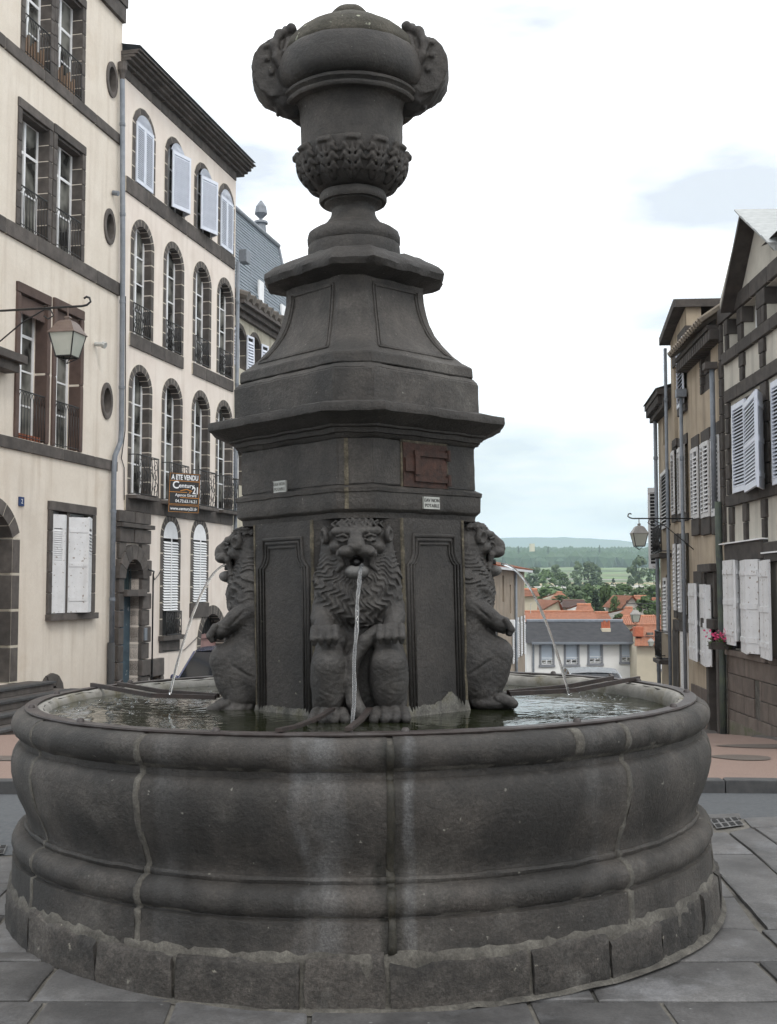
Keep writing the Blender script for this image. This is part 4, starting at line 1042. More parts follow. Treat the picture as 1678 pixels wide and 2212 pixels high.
def lantern(name, label, wallpt, tip, lx, label_cat='street lantern', s=1.0, drop=.30, strut=(0.0, -.75), m=None, glass=None, group='wall lanterns on iron brackets', warm=False):
    """arm from wallpt to tip (world), lantern hangs at fraction lx of the arm"""
    A, T = Vector(wallpt), Vector(tip); D = (T - A); Ln = D.length; rz = math.atan2(D.y, D.x)
    o = thing(name, label, label_cat, A, rz, group); k = s
    bm = bmesh.new(); tube(bm, [(0, 0, 0), (Ln * .93, 0, 0), (Ln * .97, 0, .015), (Ln * 1.0, 0, .06 * k), (Ln * .99, 0, .12 * k), (Ln * .965, 0, .14 * k), (Ln * .945, 0, .115 * k)], .018 * k, 6)
    q = Ln * .62; tube(bm, [(0, 0, -.85 * k), (q * .35, 0, -.52 * k), (q * .7, 0, -.2 * k), (q, 0, -.02), (q * 1.08, 0, -.03 * k), (q * 1.12, 0, -.12 * k), (q * 1.05, 0, -.17 * k), (q * .99, 0, -.12 * k)], .013 * k, 6)
    fin('bracket', bm, m or M_black, o, smooth=True)
    X = Ln * lx
    M_lr = M_lroof if warm else M_lroof2
    bm = bmesh.new(); tube(bm, [(X, 0, 0), (X, 0, -drop * k)], .012 * k, 6); z = -drop * k
    lathe(bm, [(.002, z + .03 * k), (.05 * k, z + .02 * k), (.06 * k, z), (.045 * k, z - .02 * k), (.05 * k, z - .035 * k), (.11 * k, z - .05 * k)], 4, a0=PI / 4, a1=2 * PI + PI / 4, cx=X)
    fin('finial', bm, M_lr, o)
    zt = z - .05 * k
    def fr(z_, w_): return [(X + sx * w_ / 2 * k, sy * w_ / 2 * k, z_) for sx, sy in ((-1, -1), (1, -1), (1, 1), (-1, 1))]
    bm = bmesh.new(); rs_ = [fr(zt, .17), fr(zt - .03 * k, .24), fr(zt - .17 * k, .40), fr(zt - .195 * k, .44), fr(zt - .205 * k, .44)]
    vs = [[bm.verts.new(v) for v in r_] for r_ in rs_]
    for a, b in zip(vs, vs[1:]):
        for j in range(4): bm.faces.new((a[j], a[(j + 1) % 4], b[(j + 1) % 4], b[j]))
    bm.faces.new(vs[0]); bm.faces.new(vs[-1][::-1]); fin('lantern_roof', bm, M_lr, o)
    t, b = fr(zt - .205 * k, .40), fr(zt - .55 * k, .25)
    for j in range(4):
        bm = bmesh.new(); bm.faces.new([bm.verts.new(v) for v in (t[j], t[(j + 1) % 4], b[(j + 1) % 4], b[j])]); fin('glass_pane', bm, M_lglass, o)
    bm = bmesh.new()
    for j in range(4): tube(bm, [t[j], b[j]], .011 * k, 5); tube(bm, [b[j], b[(j + 1) % 4]], .013 * k, 5)
    tube(bm, [b[0], (X - .05 * k, -.05 * k, zt - .61 * k), (X, 0, zt - .65 * k)], .008 * k, 5); tube(bm, [b[2], (X + .05 * k, .05 * k, zt - .61 * k), (X, 0, zt - .65 * k)], .008 * k, 5)
    tube(bm, [b[1], (X + .05 * k, -.05 * k, zt - .61 * k), (X, 0, zt - .65 * k)], .008 * k, 5)
    fin('cage', bm, m or M_black, o)
    return o
M_lroof = mat('lantern_roof_brown', (.11, .075, .06), (.15, .11, .09), 9, .45); M_lroof2 = mat('lantern_roof_grey', (.22, .21, .20), (.30, .29, .27), 9, .45)
M_lglass = mat('frosted_glass', (.36, .38, .33), (.42, .43, .38), 4, .35)
# ------------------------------------------------------------------ left building in the foreground of the street
F1 = Fac(262, 27, 1400, 1)
L1 = F1.root('corner_house', 'tall cream plastered house at the left edge with oval windows and white shutters', 'house')
X0, X1 = -9.0, -.36
holes = []
def oval(cx, cz, rx, rz, n=24): return [(cx + rx * math.sin(2 * PI * i / n), cz + rz * math.cos(2 * PI * i / n)) for i in range(n)]
pairs = [(-4.72, -3.70, 12.25, 14.35), (-3.42, -2.34, 12.25, 14.40), (-4.76, -3.68, 8.74, 11.10), (-3.36, -2.24, 8.74, 11.12), (-4.68, -3.64, 4.55, 7.42), (-3.25, -2.20, 4.55, 7.45)]
for a, b, c, d in pairs: holes.append(arch_loop(a, b, c, d))
for z in (13.38, 9.91, 5.87): holes.append(oval(-.89, z, .20, .33))
GW = (-3.28, -1.52, 1.08, 3.22); holes.append(arch_loop(*GW))
holes.append(arch_loop(-6.35, -4.82, -.2, 3.08, .5))
holes.append(arch_loop(-3.42, -2.95, -.95, -.36, .22))
for w_ in (-7.6,): 
    for z in (12.25, 8.74, 4.55): holes.append(arch_loop(w_ - .5, w_ + .5, z, z + 2.3))
wall(L1, 'wall', [(X0, -2.6), (X1, -2.6), (X1, 15.35), (X0, 15.35)], holes, M_pl1, .3)
bm = bmesh.new(); box(bm, X0, X1, .31, 9, -2.6, 15.3); fin('house_body', bm, M_pl1, L1)
bm = bmesh.new(); box(bm, X0, X1 + .05, -.12, 9, 15.36, 15.62); fin('roof_edge', bm, M_bst, L1)
band(L1, X0, X1 + .02, 14.98, 15.355, .09, ln=1.2)
for z0, z1 in ((12.0, 12.235), (8.42, 8.72), (4.30, 4.53)): band(L1, X0, X1 + .01, z0, z1, .05, ln=1.3)
def sq_surround(p, x0, x1, z0, z1, wd, m, lintel=.16, bh=.36, depth=.24, proud=.03):
    n = max(1, round((z1 - z0) / bh)); h = (z1 - z0) / n
    for i in range(n):
        e = .0
        for a, b in ((x0 - wd - e, x0 + .003), (x1 - .003, x1 + wd + e)): block('stone_block', m, p, a, b, -proud, depth, z0 + i * h + .004, z0 + (i + 1) * h - .004)
    if lintel: block('lintel', m, p, x0 - wd - .01, x1 + wd + .01, -proud - .01, depth, z1 - .003, z1 + lintel)
for i, (a, b, c, d) in enumerate(pairs):
    if i < 4:
        n = 7; h = (d - c) / n
        for k in range(n):
            if i % 2 == 0:
                block('stone_block', M_bst, L1, a - .13, a + .003, -.03, .24, c + k * h + .004, c + (k + 1) * h - .004)
                block('stone_block', M_bst, L1, b - .003, b + .135, -.03, .24, c + k * h + .004, c + (k + 1) * h - .004)
            else:
                block('stone_block', M_bst, L1, a - .145, a + .003, -.032, .24, c + k * h + .004, c + (k + 1) * h - .004)
                block('stone_block', M_bst, L1, b - .003, b + .14, -.03, .24, c + k * h + .004, c + (k + 1) * h - .004)
        block('lintel', M_bst, L1, a - .14, b + .14, -.045, .24, d - .003, d + .19)
        bm = bmesh.new(); box(bm, a, b, .02, .24, d - .05, d); fin('lintel_moulding', bm, M_bst, L1)
        window(L1, (a + b) / 2, b - a, c, d, .25, 2, 2, transom=.72)
        arc_railing(L1, a + .02, b - .02, c, .82)
    else:
        sq_surround(L1, a, b, c, d, .13, M_bst2, .20, bh=1.5, proud=.045)
        window(L1, (a + b) / 2, b - a, c, d, .28, 2, 3, transom=.75)
        arc_railing(L1, a + .02, b - .02, c, .95)
        bm = bmesh.new(); n = 18; pv = None      # scalloped blind box under the lintel
        for k in range(n * 2 + 1):
            x = a + (b - a) * k / (n * 2); v = [bm.verts.new((x, .03, d - .02)), bm.verts.new((x, .02, d - .36 - (.035 if k % 2 else 0)))]
            if pv: bm.faces.new((pv[0], v[0], v[1], pv[1]))
            pv = v
        fin('valance', bm, M_bst2, L1)
for z in (0,):
    bm = bmesh.new()
for z in (12.25, 8.74, 4.55): window(L1, -7.6, 1.0, z, z + 2.3, .25, 2, 3)
# books and oddments behind the top railings
M_brown = mat('timber_bits', (.16, .09, .055), (.26, .19, .13), 14, .8)
for k in range(16):
    x = (-4.55 if k < 8 else -3.25) + (k % 8) * .10; block('stored_board', M_brown, L1, x, x + .05, .06, .10, 12.27, 12.27 + .40 + .1 * math.sin(k * 2.1))
for k in range(6): block('flower_pot', mat('terracotta_pot', (.30, .10, .05)), L1, -4.55 + k * .14, -4.45 + k * .14, .02, .12, 4.56, 4.66)
for z in (13.38, 9.91, 5.87):
    bm = bmesh.new(); R1_, R2_ = oval(-.89, z, .275, .42, 32), oval(-.89, z, .185, .30, 32); vs = []
    for (a, b), (c, d) in zip(R1_, R2_): vs.append([bm.verts.new(v) for v in ((a, .05, b), (a, -.035, b), ((a + c) / 2, -.045, (b + d) / 2), (c, -.035, d), (c, .2, d))])
    for q, s_ in zip(vs, vs[1:] + vs[:1]):
        for j in range(4): bm.faces.new((q[j], s_[j], s_[j + 1], q[j + 1]))
    fin('oval_surround', bm, M_bst, L1, smooth='auto')
    bm = bmesh.new(); bm.faces.new([bm.verts.new((a, .16, b)) for a, b in oval(-.89, z, .20, .33)]); fin('oval_pane', bm, M_glass, L1)
# ground-floor window with half-open shutters
a, b, c, d = GW
sq_surround(L1, a, b, c, d, .15, M_bst, .19, bh=.42, proud=.05)
block('sill', M_bst, L1, a - .17, b + .18, -.14, .24, c - .13, c + .003); block('mullion', M_bst, L1, (a + b) / 2 - .25, (a + b) / 2 - .10, -.02, .2, c, d)
window(L1, (a + b) / 2, b - a, c, d, .2, 4, 1)
shutter(L1, a + .02, .0, a + .30, .14, c + .02, d - .08, M_worn, louv=(.52, .86)); shutter(L1, a + .30, .15, a + .58, .02, c + .02, d - .08, M_worn, louv=(.5, .86))
shutter(L1, a + .72, .0, a + 1.05, .30, c + .02, d - .10, M_worn, louv=None); shutter(L1, a + 1.06, .30, b - .02, .02, c + .02, d - .08, M_worn, louv=(.62, .88), pitch=.07)
# arched green door, its steps, number plate, cellar arch
arch_surround(L1, -5.585, 1.53, -.2, 3.08, .5, wd=.27, n=7, bh=.62, depth=.3, proud=.05)
bm = bmesh.new(); box(bm, -6.35, -4.82, .25, .3, -.2, 3.08)
for k in range(4): box(bm, -6.3 + k * .38, -6.0 + k * .38, .235, .25, -.05, 2.0)
fin('door', bm, M_greendoor, L1)
for i in range(7):
    z = -.21 - .165 * i; o_ = .55 + .36 * i
    block('step', M_bst, L1, -7.6 - .2 * i, -4.02 + .32 * i, -o_, -.002, z - .165, z - .002)
    block('step_nosing', M_kerb, L1, -7.62 - .2 * i, -3.99 + .32 * i, -o_ - .03, -o_ + .2, z - .04, z + .001)
block('number_plate', mat('blue_enamel', (.02, .045, .13)), L1, -4.57, -4.39, -.03, .0, 3.22, 3.40)
put_text('lettering', '2', .13, M_white, L1, (-4.48, -.033, 3.31), (PI / 2, 0, 0))
arch_surround(L1, -3.185, .50, -.95, -.36, .24, wd=.24, n=3, bh=.5, depth=.2, proud=.06, backing=False)
bm = bmesh.new(); box(bm, -3.43, -2.93, .1, .14, -1.0, -.36); fin('cellar_boarding', bm, M_worn, L1)
bm = bmesh.new(); tube(bm, [(-1.52, -.02, 7.05), (-1.52, -.20, 7.03)], .05, 8); tube(bm, [(-1.52, -.20, 7.03), (-1.52, -.27, 7.0)], .075, 8); fin('spotlight', bm, mat('lamp_grey', (.45, .46, .44), rough_=.5), L1, smooth='auto')
bm = bmesh.new(); tube(bm, [(-.76, -.02, 10.75), (-.76, -.16, 10.72)], .06, 8); fin('spotlight', bm, M_zinc, L1, smooth='auto')
block('stone_bracket', M_bst, L1, -6.4, -5.02, -.42, .0, 5.9, 6.06); block('stone_bracket', M_bst, L1, -6.4, -5.12, -.30, .0, 5.72, 5.9)
# downpipe at the party wall
def fp(px, py, off): x, z = F1.q(px, py, off); return (x, -off, z)
tp = fp(264, 165, .1)
pipe(L1, [fp(264, 172, .12), fp(265, 560, .12), fp(262, 930, .12), fp(260, 955, .12), fp(248, 985, .10), fp(246, 1010, .10), fp(241, 1390, .10)], .06)
pipe(L1, [fp(240, 1388, .10), fp(237, 1600, .10)], .085, mat('cast_pipe', (.035, .035, .037), (.05, .05, .05)), 'downpipe_foot', False)
bm = bmesh.new(); lathe(bm, [(.05, -.1), (.07, .05), (.11, .14), (.11, .32), (.09, .33)], 12, cx=tp[0], cy=tp[1])
for v in bm.verts: v.co.z += tp[2]
fin('hopper', bm, M_bst, L1)
bm = bmesh.new(); pts = [fp(271, 640, .03), fp(271, 800, .03), fp(270, 930, .03), fp(262, 990, .03), fp(268, 1010, .03), fp(268, 1080, .03)]; tube(bm, pts, .012, 5); fin('cable', bm, M_black, L1)

# ------------------------------------------------------------------ second house: arched windows in rows
F2 = Fac(262, 27, 1450, 1)
L2 = F2.root('arcaded_house', 'pinkish cream house with rows of arched windows outlined in dark stone', 'house')
XE = 7.05; CXS = [.88, 2.72, 4.60, 6.30]; WW = .96
holes = []
rows_ = [(11.42, 13.22, .36), (7.72, 10.44, .44), (3.85, 6.86, .46)]
for z0, z1, rs_ in rows_:
    for c in CXS: holes.append(arch_loop(c - WW / 2, c + WW / 2, z0, z1, rs_))
holes.append(arch_loop(CXS[1] - .45, CXS[1] + .45, .42, 3.33, .42)); holes.append(arch_loop(CXS[2] - .45, CXS[2] + .45, 1.22, 3.36, .42))
holes.append(arch_loop(4.72, 6.42, -2.3, .90, .84, 16)); holes.append(arch_loop(-.02, .94, -1.7, 2.30, .46)); holes.append(arch_loop(1.62, 2.1, -1.9, -.55))
wall(L2, 'wall', [(-.5, -3.2), (XE, -3.2), (XE, 13.98), (-.5, 13.98)], holes, M_pl2, .3)
bm = bmesh.new(); box(bm, -.5, XE, .31, 9, -3.2, 14.3); fin('house_body', bm, M_pl2, L2)
for c in CXS:
    for i, (z0, z1, rs_) in enumerate(rows_):
        arch_surround(L2, c, WW, z0, z1, rs_, wd=.165, n=9 if i else 3, bh=.37)
        window(L2, c, WW, z0, z1, .2, 2, 4 if i else 3)
        if i == 1: scroll_railing(L2, c - WW / 2 + .02, c + WW / 2 - .02, z0 + .02, .72, .02)
        if i == 2: scroll_railing(L2, c - .60, c + .60, z0 - .02, .95, .22); block('balcony_slab', M_bst, L2, c - .68, c + .68, -.28, .0, z0 - .12, z0 - .03)
for c, mode in zip(CXS, (0, 1, 2, 0)):
    z0, z1 = rows_[0][0] + .01, rows_[0][1] - .30
    if mode == 0:
        shutter(L2, c - WW / 2 + .01, .03, c - .005, .03, z0, z1, pitch=.05, split=False); shutter(L2, c + .005, .03, c + WW / 2 - .01, .03, z0, z1, pitch=.05, split=False)
    else:
        shutter(L2, c - WW / 2 + .1, .10, c + .30, .30, z0, z1, pitch=.05, split=False); shutter(L2, c + .31, .30, c + WW / 2 + .0, .05, z0, z1, pitch=.05, split=False)
    bm = bmesh.new(); pts = arch_loop(c - WW / 2 + .01, c + WW / 2 - .01, z1, z1 + .29, .29); vs = [bm.verts.new((x, -.03 if mode == 0 else -.1, z)) for x, z in pts]; bm.faces.new(vs)
    bmesh.ops.solidify(bm, geom=bm.faces[:], thickness=.03); fin('shutter_head', bm, M_wshut, L2)
band(L2, -.1, XE - .1, 11.02, 11.40, .04, ln=1.2)
band(L2, CXS[0] - .66, CXS[1] + .62, 7.38, 7.70, .04, ln=1.0); band(L2, CXS[2] - .66, CXS[3] + .62, 7.36, 7.68, .04, ln=1.0)
band(L2, .1, XE - .1, 3.44, 3.80, .05, ln=1.1); band(L2, -.36, XE - .02, 13.74, 13.98, .03, ln=.52)
# cornice: three oversailing courses of cut stone
x = -.42
while x < XE + .1:
    w_ = .56; 
    for (o_, z0, z1) in ((.14, 13.985, 14.055), (.25, 14.06, 14.125), (.36, 14.13, 14.195)): block('cornice_stone', M_bst, L2, x + .008, x + w_ - .008, -o_, .2, z0, z1)
    x += w_
bm = bmesh.new(); box(bm, -.4, XE + .15, -.11, .2, 13.99, 14.19); fin('joint_mortar', bm, M_jt, L2)
bm = bmesh.new(); box(bm, -.42, XE + .30, -.44, .3, 14.20, 14.262); box(bm, -.42, XE + .36, -.50, .3, 14.265, 14.295); fin('gutter_course', bm, M_bst, L2)
bm = bmesh.new(); vs = [bm.verts.new(v) for v in ((-.42, -.50, 14.38), (XE + .36, -.50, 14.38), (XE + .36, 4.5, 15.4), (-.42, 4.5, 15.4))]; bm.faces.new(vs); bmesh.ops.solidify(bm, geom=bm.faces[:], thickness=.08); fin('roof', bm, mat('grey_roof', (.10, .11, .12), (.15, .16, .17), 8), L2)
for k, c in enumerate((CXS[1], CXS[2])):
    z0, z1 = ((.42, 3.33), (1.22, 3.36))[k]
    arch_surround(L2, c, .90, z0, z1, .42, wd=.17, n=9, bh=.42)
    zb = z0 + (.62 if k == 0 else .02)
    bm = bmesh.new()
    for q in range(int((z1 - .46 - zb) / .068)): box(bm, c - .43, c + .43, -.030, .030, -.005, .005, Matrix.Translation((0, -.02, zb + q * .068)) @ Matrix.Translation((0, 0, .03)) @ Matrix.Rotation(R(52), 4, 'X'))
    fin('blind_slats', bm, M_white, L2, kind='stuff')
    bm = bmesh.new(); box(bm, c - .015, c + .015, -.045, -.02, zb, z1 - .45); bm2 = arch_loop(c - .44, c + .44, z1 - .45, z1 - .01, .40); vs = [bm.verts.new((x_, -.01, z_)) for x_, z_ in bm2]; bm.faces.new(vs); fin('blind_head', bm, M_white, L2)
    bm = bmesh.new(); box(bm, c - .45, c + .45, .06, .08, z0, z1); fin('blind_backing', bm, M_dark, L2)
    if k == 0: scroll_railing(L2, c - .44, c + .46, z0, .60, .12); block('sill', M_bst, L2, c - .66, c + .66, -.16, .1, z0 - .12, z0); block('apron_stone', M_bst, L2, c - .62, c + .62, -.02, .1, z0 - .42, z0 - .13)
    else: block('sill', M_bst, L2, c - .64, c + .64, -.04, .1, z0 - .40, z0)
# portal
for i in range(10):
    z = -1.7 + i * .40; wq = .40 if i % 2 else .36
    block('portal_stone', M_bst, L2, -.28, -.02, -.10, .4, z + .008, z + .392)
    block('portal_stone', M_bst, L2, .94, .94 + wq + .06, -.12 if i % 2 else -.09, .4, z + .012, z + .388)
for i in range(7):
    t0, t1 = -PI / 2 + PI * i / 7 + .012, -PI / 2 + PI * (i + 1) / 7 - .012; bm = bmesh.new(); ring = []
    for t in (t0, (t0 + t1) / 2, t1): ring.append([bm.verts.new((.46 + r_ * math.sin(t), y, 1.84 + r_ * math.cos(t))) for r_, y in ((.46, -.13), (.80, -.13), (.80, .4), (.46, .4))])
    for q, s_ in zip(ring, ring[1:]):
        for j in range(4): bm.faces.new((q[j], q[(j + 1) % 4], s_[(j + 1) % 4], s_[j]))
    bm.faces.new(ring[0][::-1]); bm.faces.new(ring[-1]); fin('wedge_stone', bm, M_bst, L2)
for (a, b, c, d, o_) in ((-.30, .42, 2.68, 3.02, .12), (.46, 1.36, 2.68, 3.02, .12), (-.34, 1.42, 3.03, 3.14, .20), (-.30, .50, 3.15, 3.43, .10), (.52, 1.38, 3.15, 3.43, .10), (-.26, .08, 2.3, 2.67, .09), (.90, 1.34, 2.3, 2.67, .09)): block('portal_stone', M_bst, L2, a, b, -o_, .3, c + .006, d - .004)
block('transom', M_bst, L2, -.04, 1.02, -.20, .3, 1.42, 1.58)
bm = bmesh.new(); box(bm, -.02, .94, .22, .28, -1.7, 1.42); box(bm, .44, .48, .20, .22, -1.7, 1.42)
for k in range(2): box(bm, .05 + k * .46, .40 + k * .46, .205, .22, -1.0, -.1); box(bm, .05 + k * .46, .40 + k * .46, .205, .22, .1, 1.2)
fin('door', bm, M_bluedoor, L2)
bm = bmesh.new(); box(bm, -.02, .94, .24, .28, 1.58, 2.3)
for k in range(6): tube(bm, [(.06 + k * .16, .18, 1.58), (.06 + k * .16, .18, 2.25)], .012, 5)
fin('fanlight_grille', bm, mat('fanlight', (.02, .04, .045)), L2)
block('meter_plate', M_zinc, L2, .99, 1.13, -.15, -.10, .36, .66)
block('cellar_lintel', M_bst, L2, 1.44, 2.24, -.10, .2, -.55, -.12); block('cellar_jamb', M_bst, L2, 2.1, 2.26, -.08, .2, -1.9, -.56)
bm = bmesh.new(); box(bm, 1.62, 2.1, .2, .24, -1.9, -.55); fin('cellar_door', bm, mat('brown_boards', (.10, .065, .05), (.13, .09, .07), 8), L2)
block('white_strip', M_white, L2, 1.40, 1.46, -.16, -.12, -1.9, -.62)
bm = bmesh.new(); tube(bm, [(1.43, -.14, -1.6), (1.43, -.14, 1.95), (1.34, -.2, 2.02), (1.0, -.22, 2.06)], .02, 6); fin('gas_pipe', bm, M_black, L2, smooth=True)
arch_surround(L2, 5.57, 1.70, -2.3, .90, .84, wd=.24, n=15, bh=.4, depth=.3)
bm = bmesh.new(); box(bm, 4.72, 6.42, .25, .3, -2.3, .22); box(bm, 4.72, 6.42, .20, .3, .22, .34); fin('garage_door', bm, mat('dusty_pink_door', (.22, .13, .12), (.30, .18, .165), 5, .8), L2)
bm = bmesh.new(); box(bm, 4.72, 6.42, .29, .3, .34, .95)
for k in range(9): tube(bm, [(4.85 + k * .18, .2, .34), (4.85 + k * .18, .2, .85)], .012, 5)
fin('fanlight_grille', bm, M_dark, L2)
def fp2(px, py, off): x, z = F2.q(px, py, off); return (x, -off, z)
p0 = fp2(508, 440, .1)
pipe(L2, [(XE + .02, -.08, 11.3), (XE + .02, -.08, 6.4), (XE - .08, -.10, 6.1), (XE - .06, -.1, 3.2), (XE - .12, -.1, 2.9), (XE - .12, -.1, -2.4)], .055)
bm = bmesh.new(); tube(bm, [(1.45, -.13, 1.95), (1.7, -.05, 1.82), (2.0, -.02, 1.95), (2.15, -.02, 2.1)], .010, 5); fin('cable', bm, M_black, L2); bm = bmesh.new(); tube(bm, [(2.3, -.03, .05), (3.6, -.03, .0), (4.6, -.03, .35)], .010, 5); fin('cable', bm, M_black, L2)

# estate agent's board, fixed across the balcony railing
BX = 3.36; bq = F2.q(397, 1066, .55)
bd = thing('sale_board', 'black and orange estate agent board on the first-floor railings of the cream house', 'sign')
a_, b_ = at_y(364, 1066, 28.9), at_y(431, 1070, 29.2); cB = (a_ + b_) / 2; zt_, zb_ = at_y(398, 1022, 29.05).z, at_y(398, 1108, 29.05).z
bd.location = (cB.x, cB.y, (zt_ + zb_) / 2); bd.rotation_euler = (0, R(1.8), math.atan2(b_.y - a_.y, b_.x - a_.x)); W_, H_ = (b_ - a_).length, zt_ - zb_
M_bk = mat('board_black', (.012, .012, .013), (.02, .02, .02), 9, .45); M_or = mat('board_orange', (.55, .23, .03), rough_=.5); M_lw = mat('board_white', (.80, .82, .84), rough_=.5)
bm = bmesh.new(); box(bm, -W_ / 2, W_ / 2, 0, .03, -H_ / 2, H_ / 2); fin('board', bm, M_bk, bd)
def rim(x0, x1, z0, z1, t=.008):
    bm = bmesh.new()
    for a in ((x0, x1, z0, z0 + t), (x0, x1, z1 - t, z1), (x0, x0 + t, z0 + t, z1 - t), (x1 - t, x1, z0 + t, z1 - t)): box(bm, a[0], a[1], -.006, .0, a[2], a[3])
    return bm
u_, v_ = W_ / 2, H_ / 2
fin('orange_line', rim(-u_ + .015, u_ - .015, -v_ * .58, v_ - .015), M_or, bd); fin('orange_line', rim(-u_ + .015, u_ - .015, -v_ + .015, -v_ * .62), M_or, bd)
for x0, x1, z in ((-.97, .97, .595), (-.97, .18, .03), (-.25, .97, -.235)):
    bm = bmesh.new(); box(bm, u_ * x0, u_ * x1, -.006, 0, v_ * z - .007, v_ * z + .007); fin('orange_line', bm, M_or, bd)
bm = bmesh.new()
def bar2(bm, a, b, t): 
    d = Vector((b[0] - a[0], 0, b[1] - a[1])); l = d.length; box(bm, 0, l, -.008, 0, -t / 2, t / 2, Matrix.Translation((a[0], 0, a[1])) @ Matrix.Rotation(-math.atan2(d.z, d.x), 4, 'Y'))
bar2(bm, (-u_ * .25, v_ * .10), (u_ * .16, v_ * .19), .020); bar2(bm, (u_ * .14, v_ * .19), (u_ * .50, v_ * .10), .020); box(bm, u_ * .33, u_ * .39, -.007, 0, -.0 * v_, v_ * .08); fin('roof_emblem', bm, M_or, bd)
def T(s_, h, x, z, wd, bold=.0):
    """lettering fitted to a width and a cap height"""
    me = text_mesh(s_, 1.0, M_lw, bold=bold); xs = [v.co.x for v in me.vertices]; cs_ = [v.co.y for v in me.vertices]; k = wd / (max(xs) - min(xs)); q = h / .70; mx_ = (max(xs) + min(xs)) / 2
    for v in me.vertices: v.co.x = (v.co.x - mx_) * k; v.co.y *= q; v.co.z *= 1
    o = bpy.data.objects.new('lettering', me); link(o, bd); o.location = (x, -.0065, z); o.rotation_euler = (PI / 2, 0, 0)
T('A ETE VENDU', .125, 0, v_ * .765, W_ * .86, .03)
T('C', .185, -u_ * .56, v_ * .37, W_ * .20, .02); T('entury', .105, u_ * .14, v_ * .36, W_ * .50, .015); T('21', .17, u_ * .70, v_ * .13, W_ * .17, .03)
T('Agence Girard', .07, u_ * .10, -v_ * .115, W_ * .68, .01); T('04.73.63.16.21', .075, u_ * .13, -v_ * .42, W_ * .68, .015); T('www.century21.fr', .075, 0, -v_ * .80, W_ * .86, .015)

# third house down the street: slate mansard
F3 = Fac(512, 35, 1450, 1)
L3 = F3.root('mansard_house', 'ochre house with a blue-grey slate mansard roof behind the cream houses', 'house')
def r3(*a, off=0): return F3.rect(*a, off=off)
zc3 = F3.q(514, 640, .3)[1]; XE3 = F3.q(640, 720, 0)[0]
rows3 = []
ww3 = [r3(515, 523, 713, 800), r3(537, 561, 728, 806), r3(590, 606, 745, 820)]
ww3 = [(F3.q(518, 760)[0], ), (F3.q(551, 760)[0], ), (F3.q(600, 760)[0], )]
z31, z30 = F3.q(551, 728)[1], F3.q(551, 812)[1]
hol = []; cx3 = [c[0] for c in ww3]
lv = [(z30, z31), (z30 - 3.6, z31 - 3.6), (z30 - 7.0, z31 - 7.2)]
for c in cx3:
    for a, b in lv: hol.append(arch_loop(c - .45, c + .45, a, b, .3))
wall(L3, 'wall', [(-.6, -4.5), (XE3, -4.5), (XE3, zc3), (-.6, zc3)], hol, M_pl3, .3)
bm = bmesh.new(); box(bm, -.6, XE3, .31, 8, -4.5, zc3); fin('house_body', bm, M_pl3, L3)
for c in cx3:
    for a, b in lv:
        arch_surround(L3, c, .90, a, b, .3, wd=.15, n=3, bh=.5, backing=False); window(L3, c, .9, a, b, .2, 2, 3)
        shutter(L3, c - .90, .08, c - .46, .05, a, b - .12, M_wshut, pitch=.09, split=False); shutter(L3, c + .46, .05, c + .90, .12, a, b - .12, M_wshut, pitch=.09, split=False)
for o_, z0, z1 in ((.12, -.42, -.26), (.26, -.26, -.12), (.40, -.12, .0)):
    bm = bmesh.new(); box(bm, -.6, XE3 + o_, -o_, .1, zc3 + z0, zc3 + z1 - .003); fin('cornice', bm, M_bst, L3)
x = -.4
while x < XE3:
    bm = bmesh.new(); tube(bm, [(x, -.46, zc3 + .10), (x, .15, zc3 + .30)], .15, 8); fin('eave_tile', bm, mat('old_tile', (.10, .09, .08), (.16, .14, .12), 5), L3, smooth='auto') if x < -.35 else None
    if x < -.35: TT = L3.children[-1] if False else [o for o in col.objects if o.name.startswith('eave_tile')][-1]
    else: bm.free(); inst('eave_tile', TT.data, L3, (x + .4, 0, 0))
    x += .52
rt = F3.q(514, 462, -1.6)[1]
M_slate = mat('slate', (.115, .140, .165), (.165, .195, .220), 7, .6, rnd=.25, bump=.2, bscale=30)
# slates in courses on the steep slope
zs0, zs1 = zc3 + .05, rt; y0s, y1s = .05, 1.55; xr0, xr1 = F3.q(650, 690, 0)[0], F3.q(597, 543, -1.6)[0]
bm = bmesh.new(); vs = [bm.verts.new(v) for v in ((-.6, y0s + .05, zs0), (xr0, y0s + .05, zs0), (xr1, y1s + .05, zs1), (-.6, y1s + .05, zs1))]; bm.faces.new(vs)
vs = [bm.verts.new(v) for v in ((xr0, y0s + .05, zs0), (xr0, 8, zs0), (xr1, 6.4, zs1), (xr1, y1s + .05, zs1))]; bm.faces.new(vs)
vs = [bm.verts.new(v) for v in ((-.6, y1s, zs1), (xr1, y1s, zs1), (xr1, 6.4, zs1 + .3), (-.6, 6.4, zs1 + .3))]; bm.faces.new(vs); fin('roof', bm, M_slate, L3)
bm = bmesh.new(); nr = 30; rq = random.Random(2)
for j in range(nr):
    t = j / nr; z = zs0 + (zs1 - zs0) * t; y = y0s + (y1s - y0s) * t; x = -.6 + (.15 if j % 2 else 0); xe = xr0 + (xr1 - xr0) * t
    dz, dy = (zs1 - zs0) / nr * 1.15, (y1s - y0s) / nr * 1.15
    while x < xe - .1:
        g = .006; x1_ = min(x + .30, xe); lift = rq.uniform(.015, .03)
        f = bm.faces.new([bm.verts.new(v) for v in ((x + g, y - lift, z), (x1_ - g, y - lift, z), (x1_ - g, y + dy, z + dz), (x + g, y + dy, z + dz))]); x += .30
        f2 = bm.faces.new([bm.verts.new(v) for v in (f.verts[0].co, f.verts[1].co, f.verts[1].co + Vector((0, .02, -.004)), f.verts[0].co + Vector((0, .02, -.004)))])
fin('slates', bm, M_slate, L3, kind='stuff')
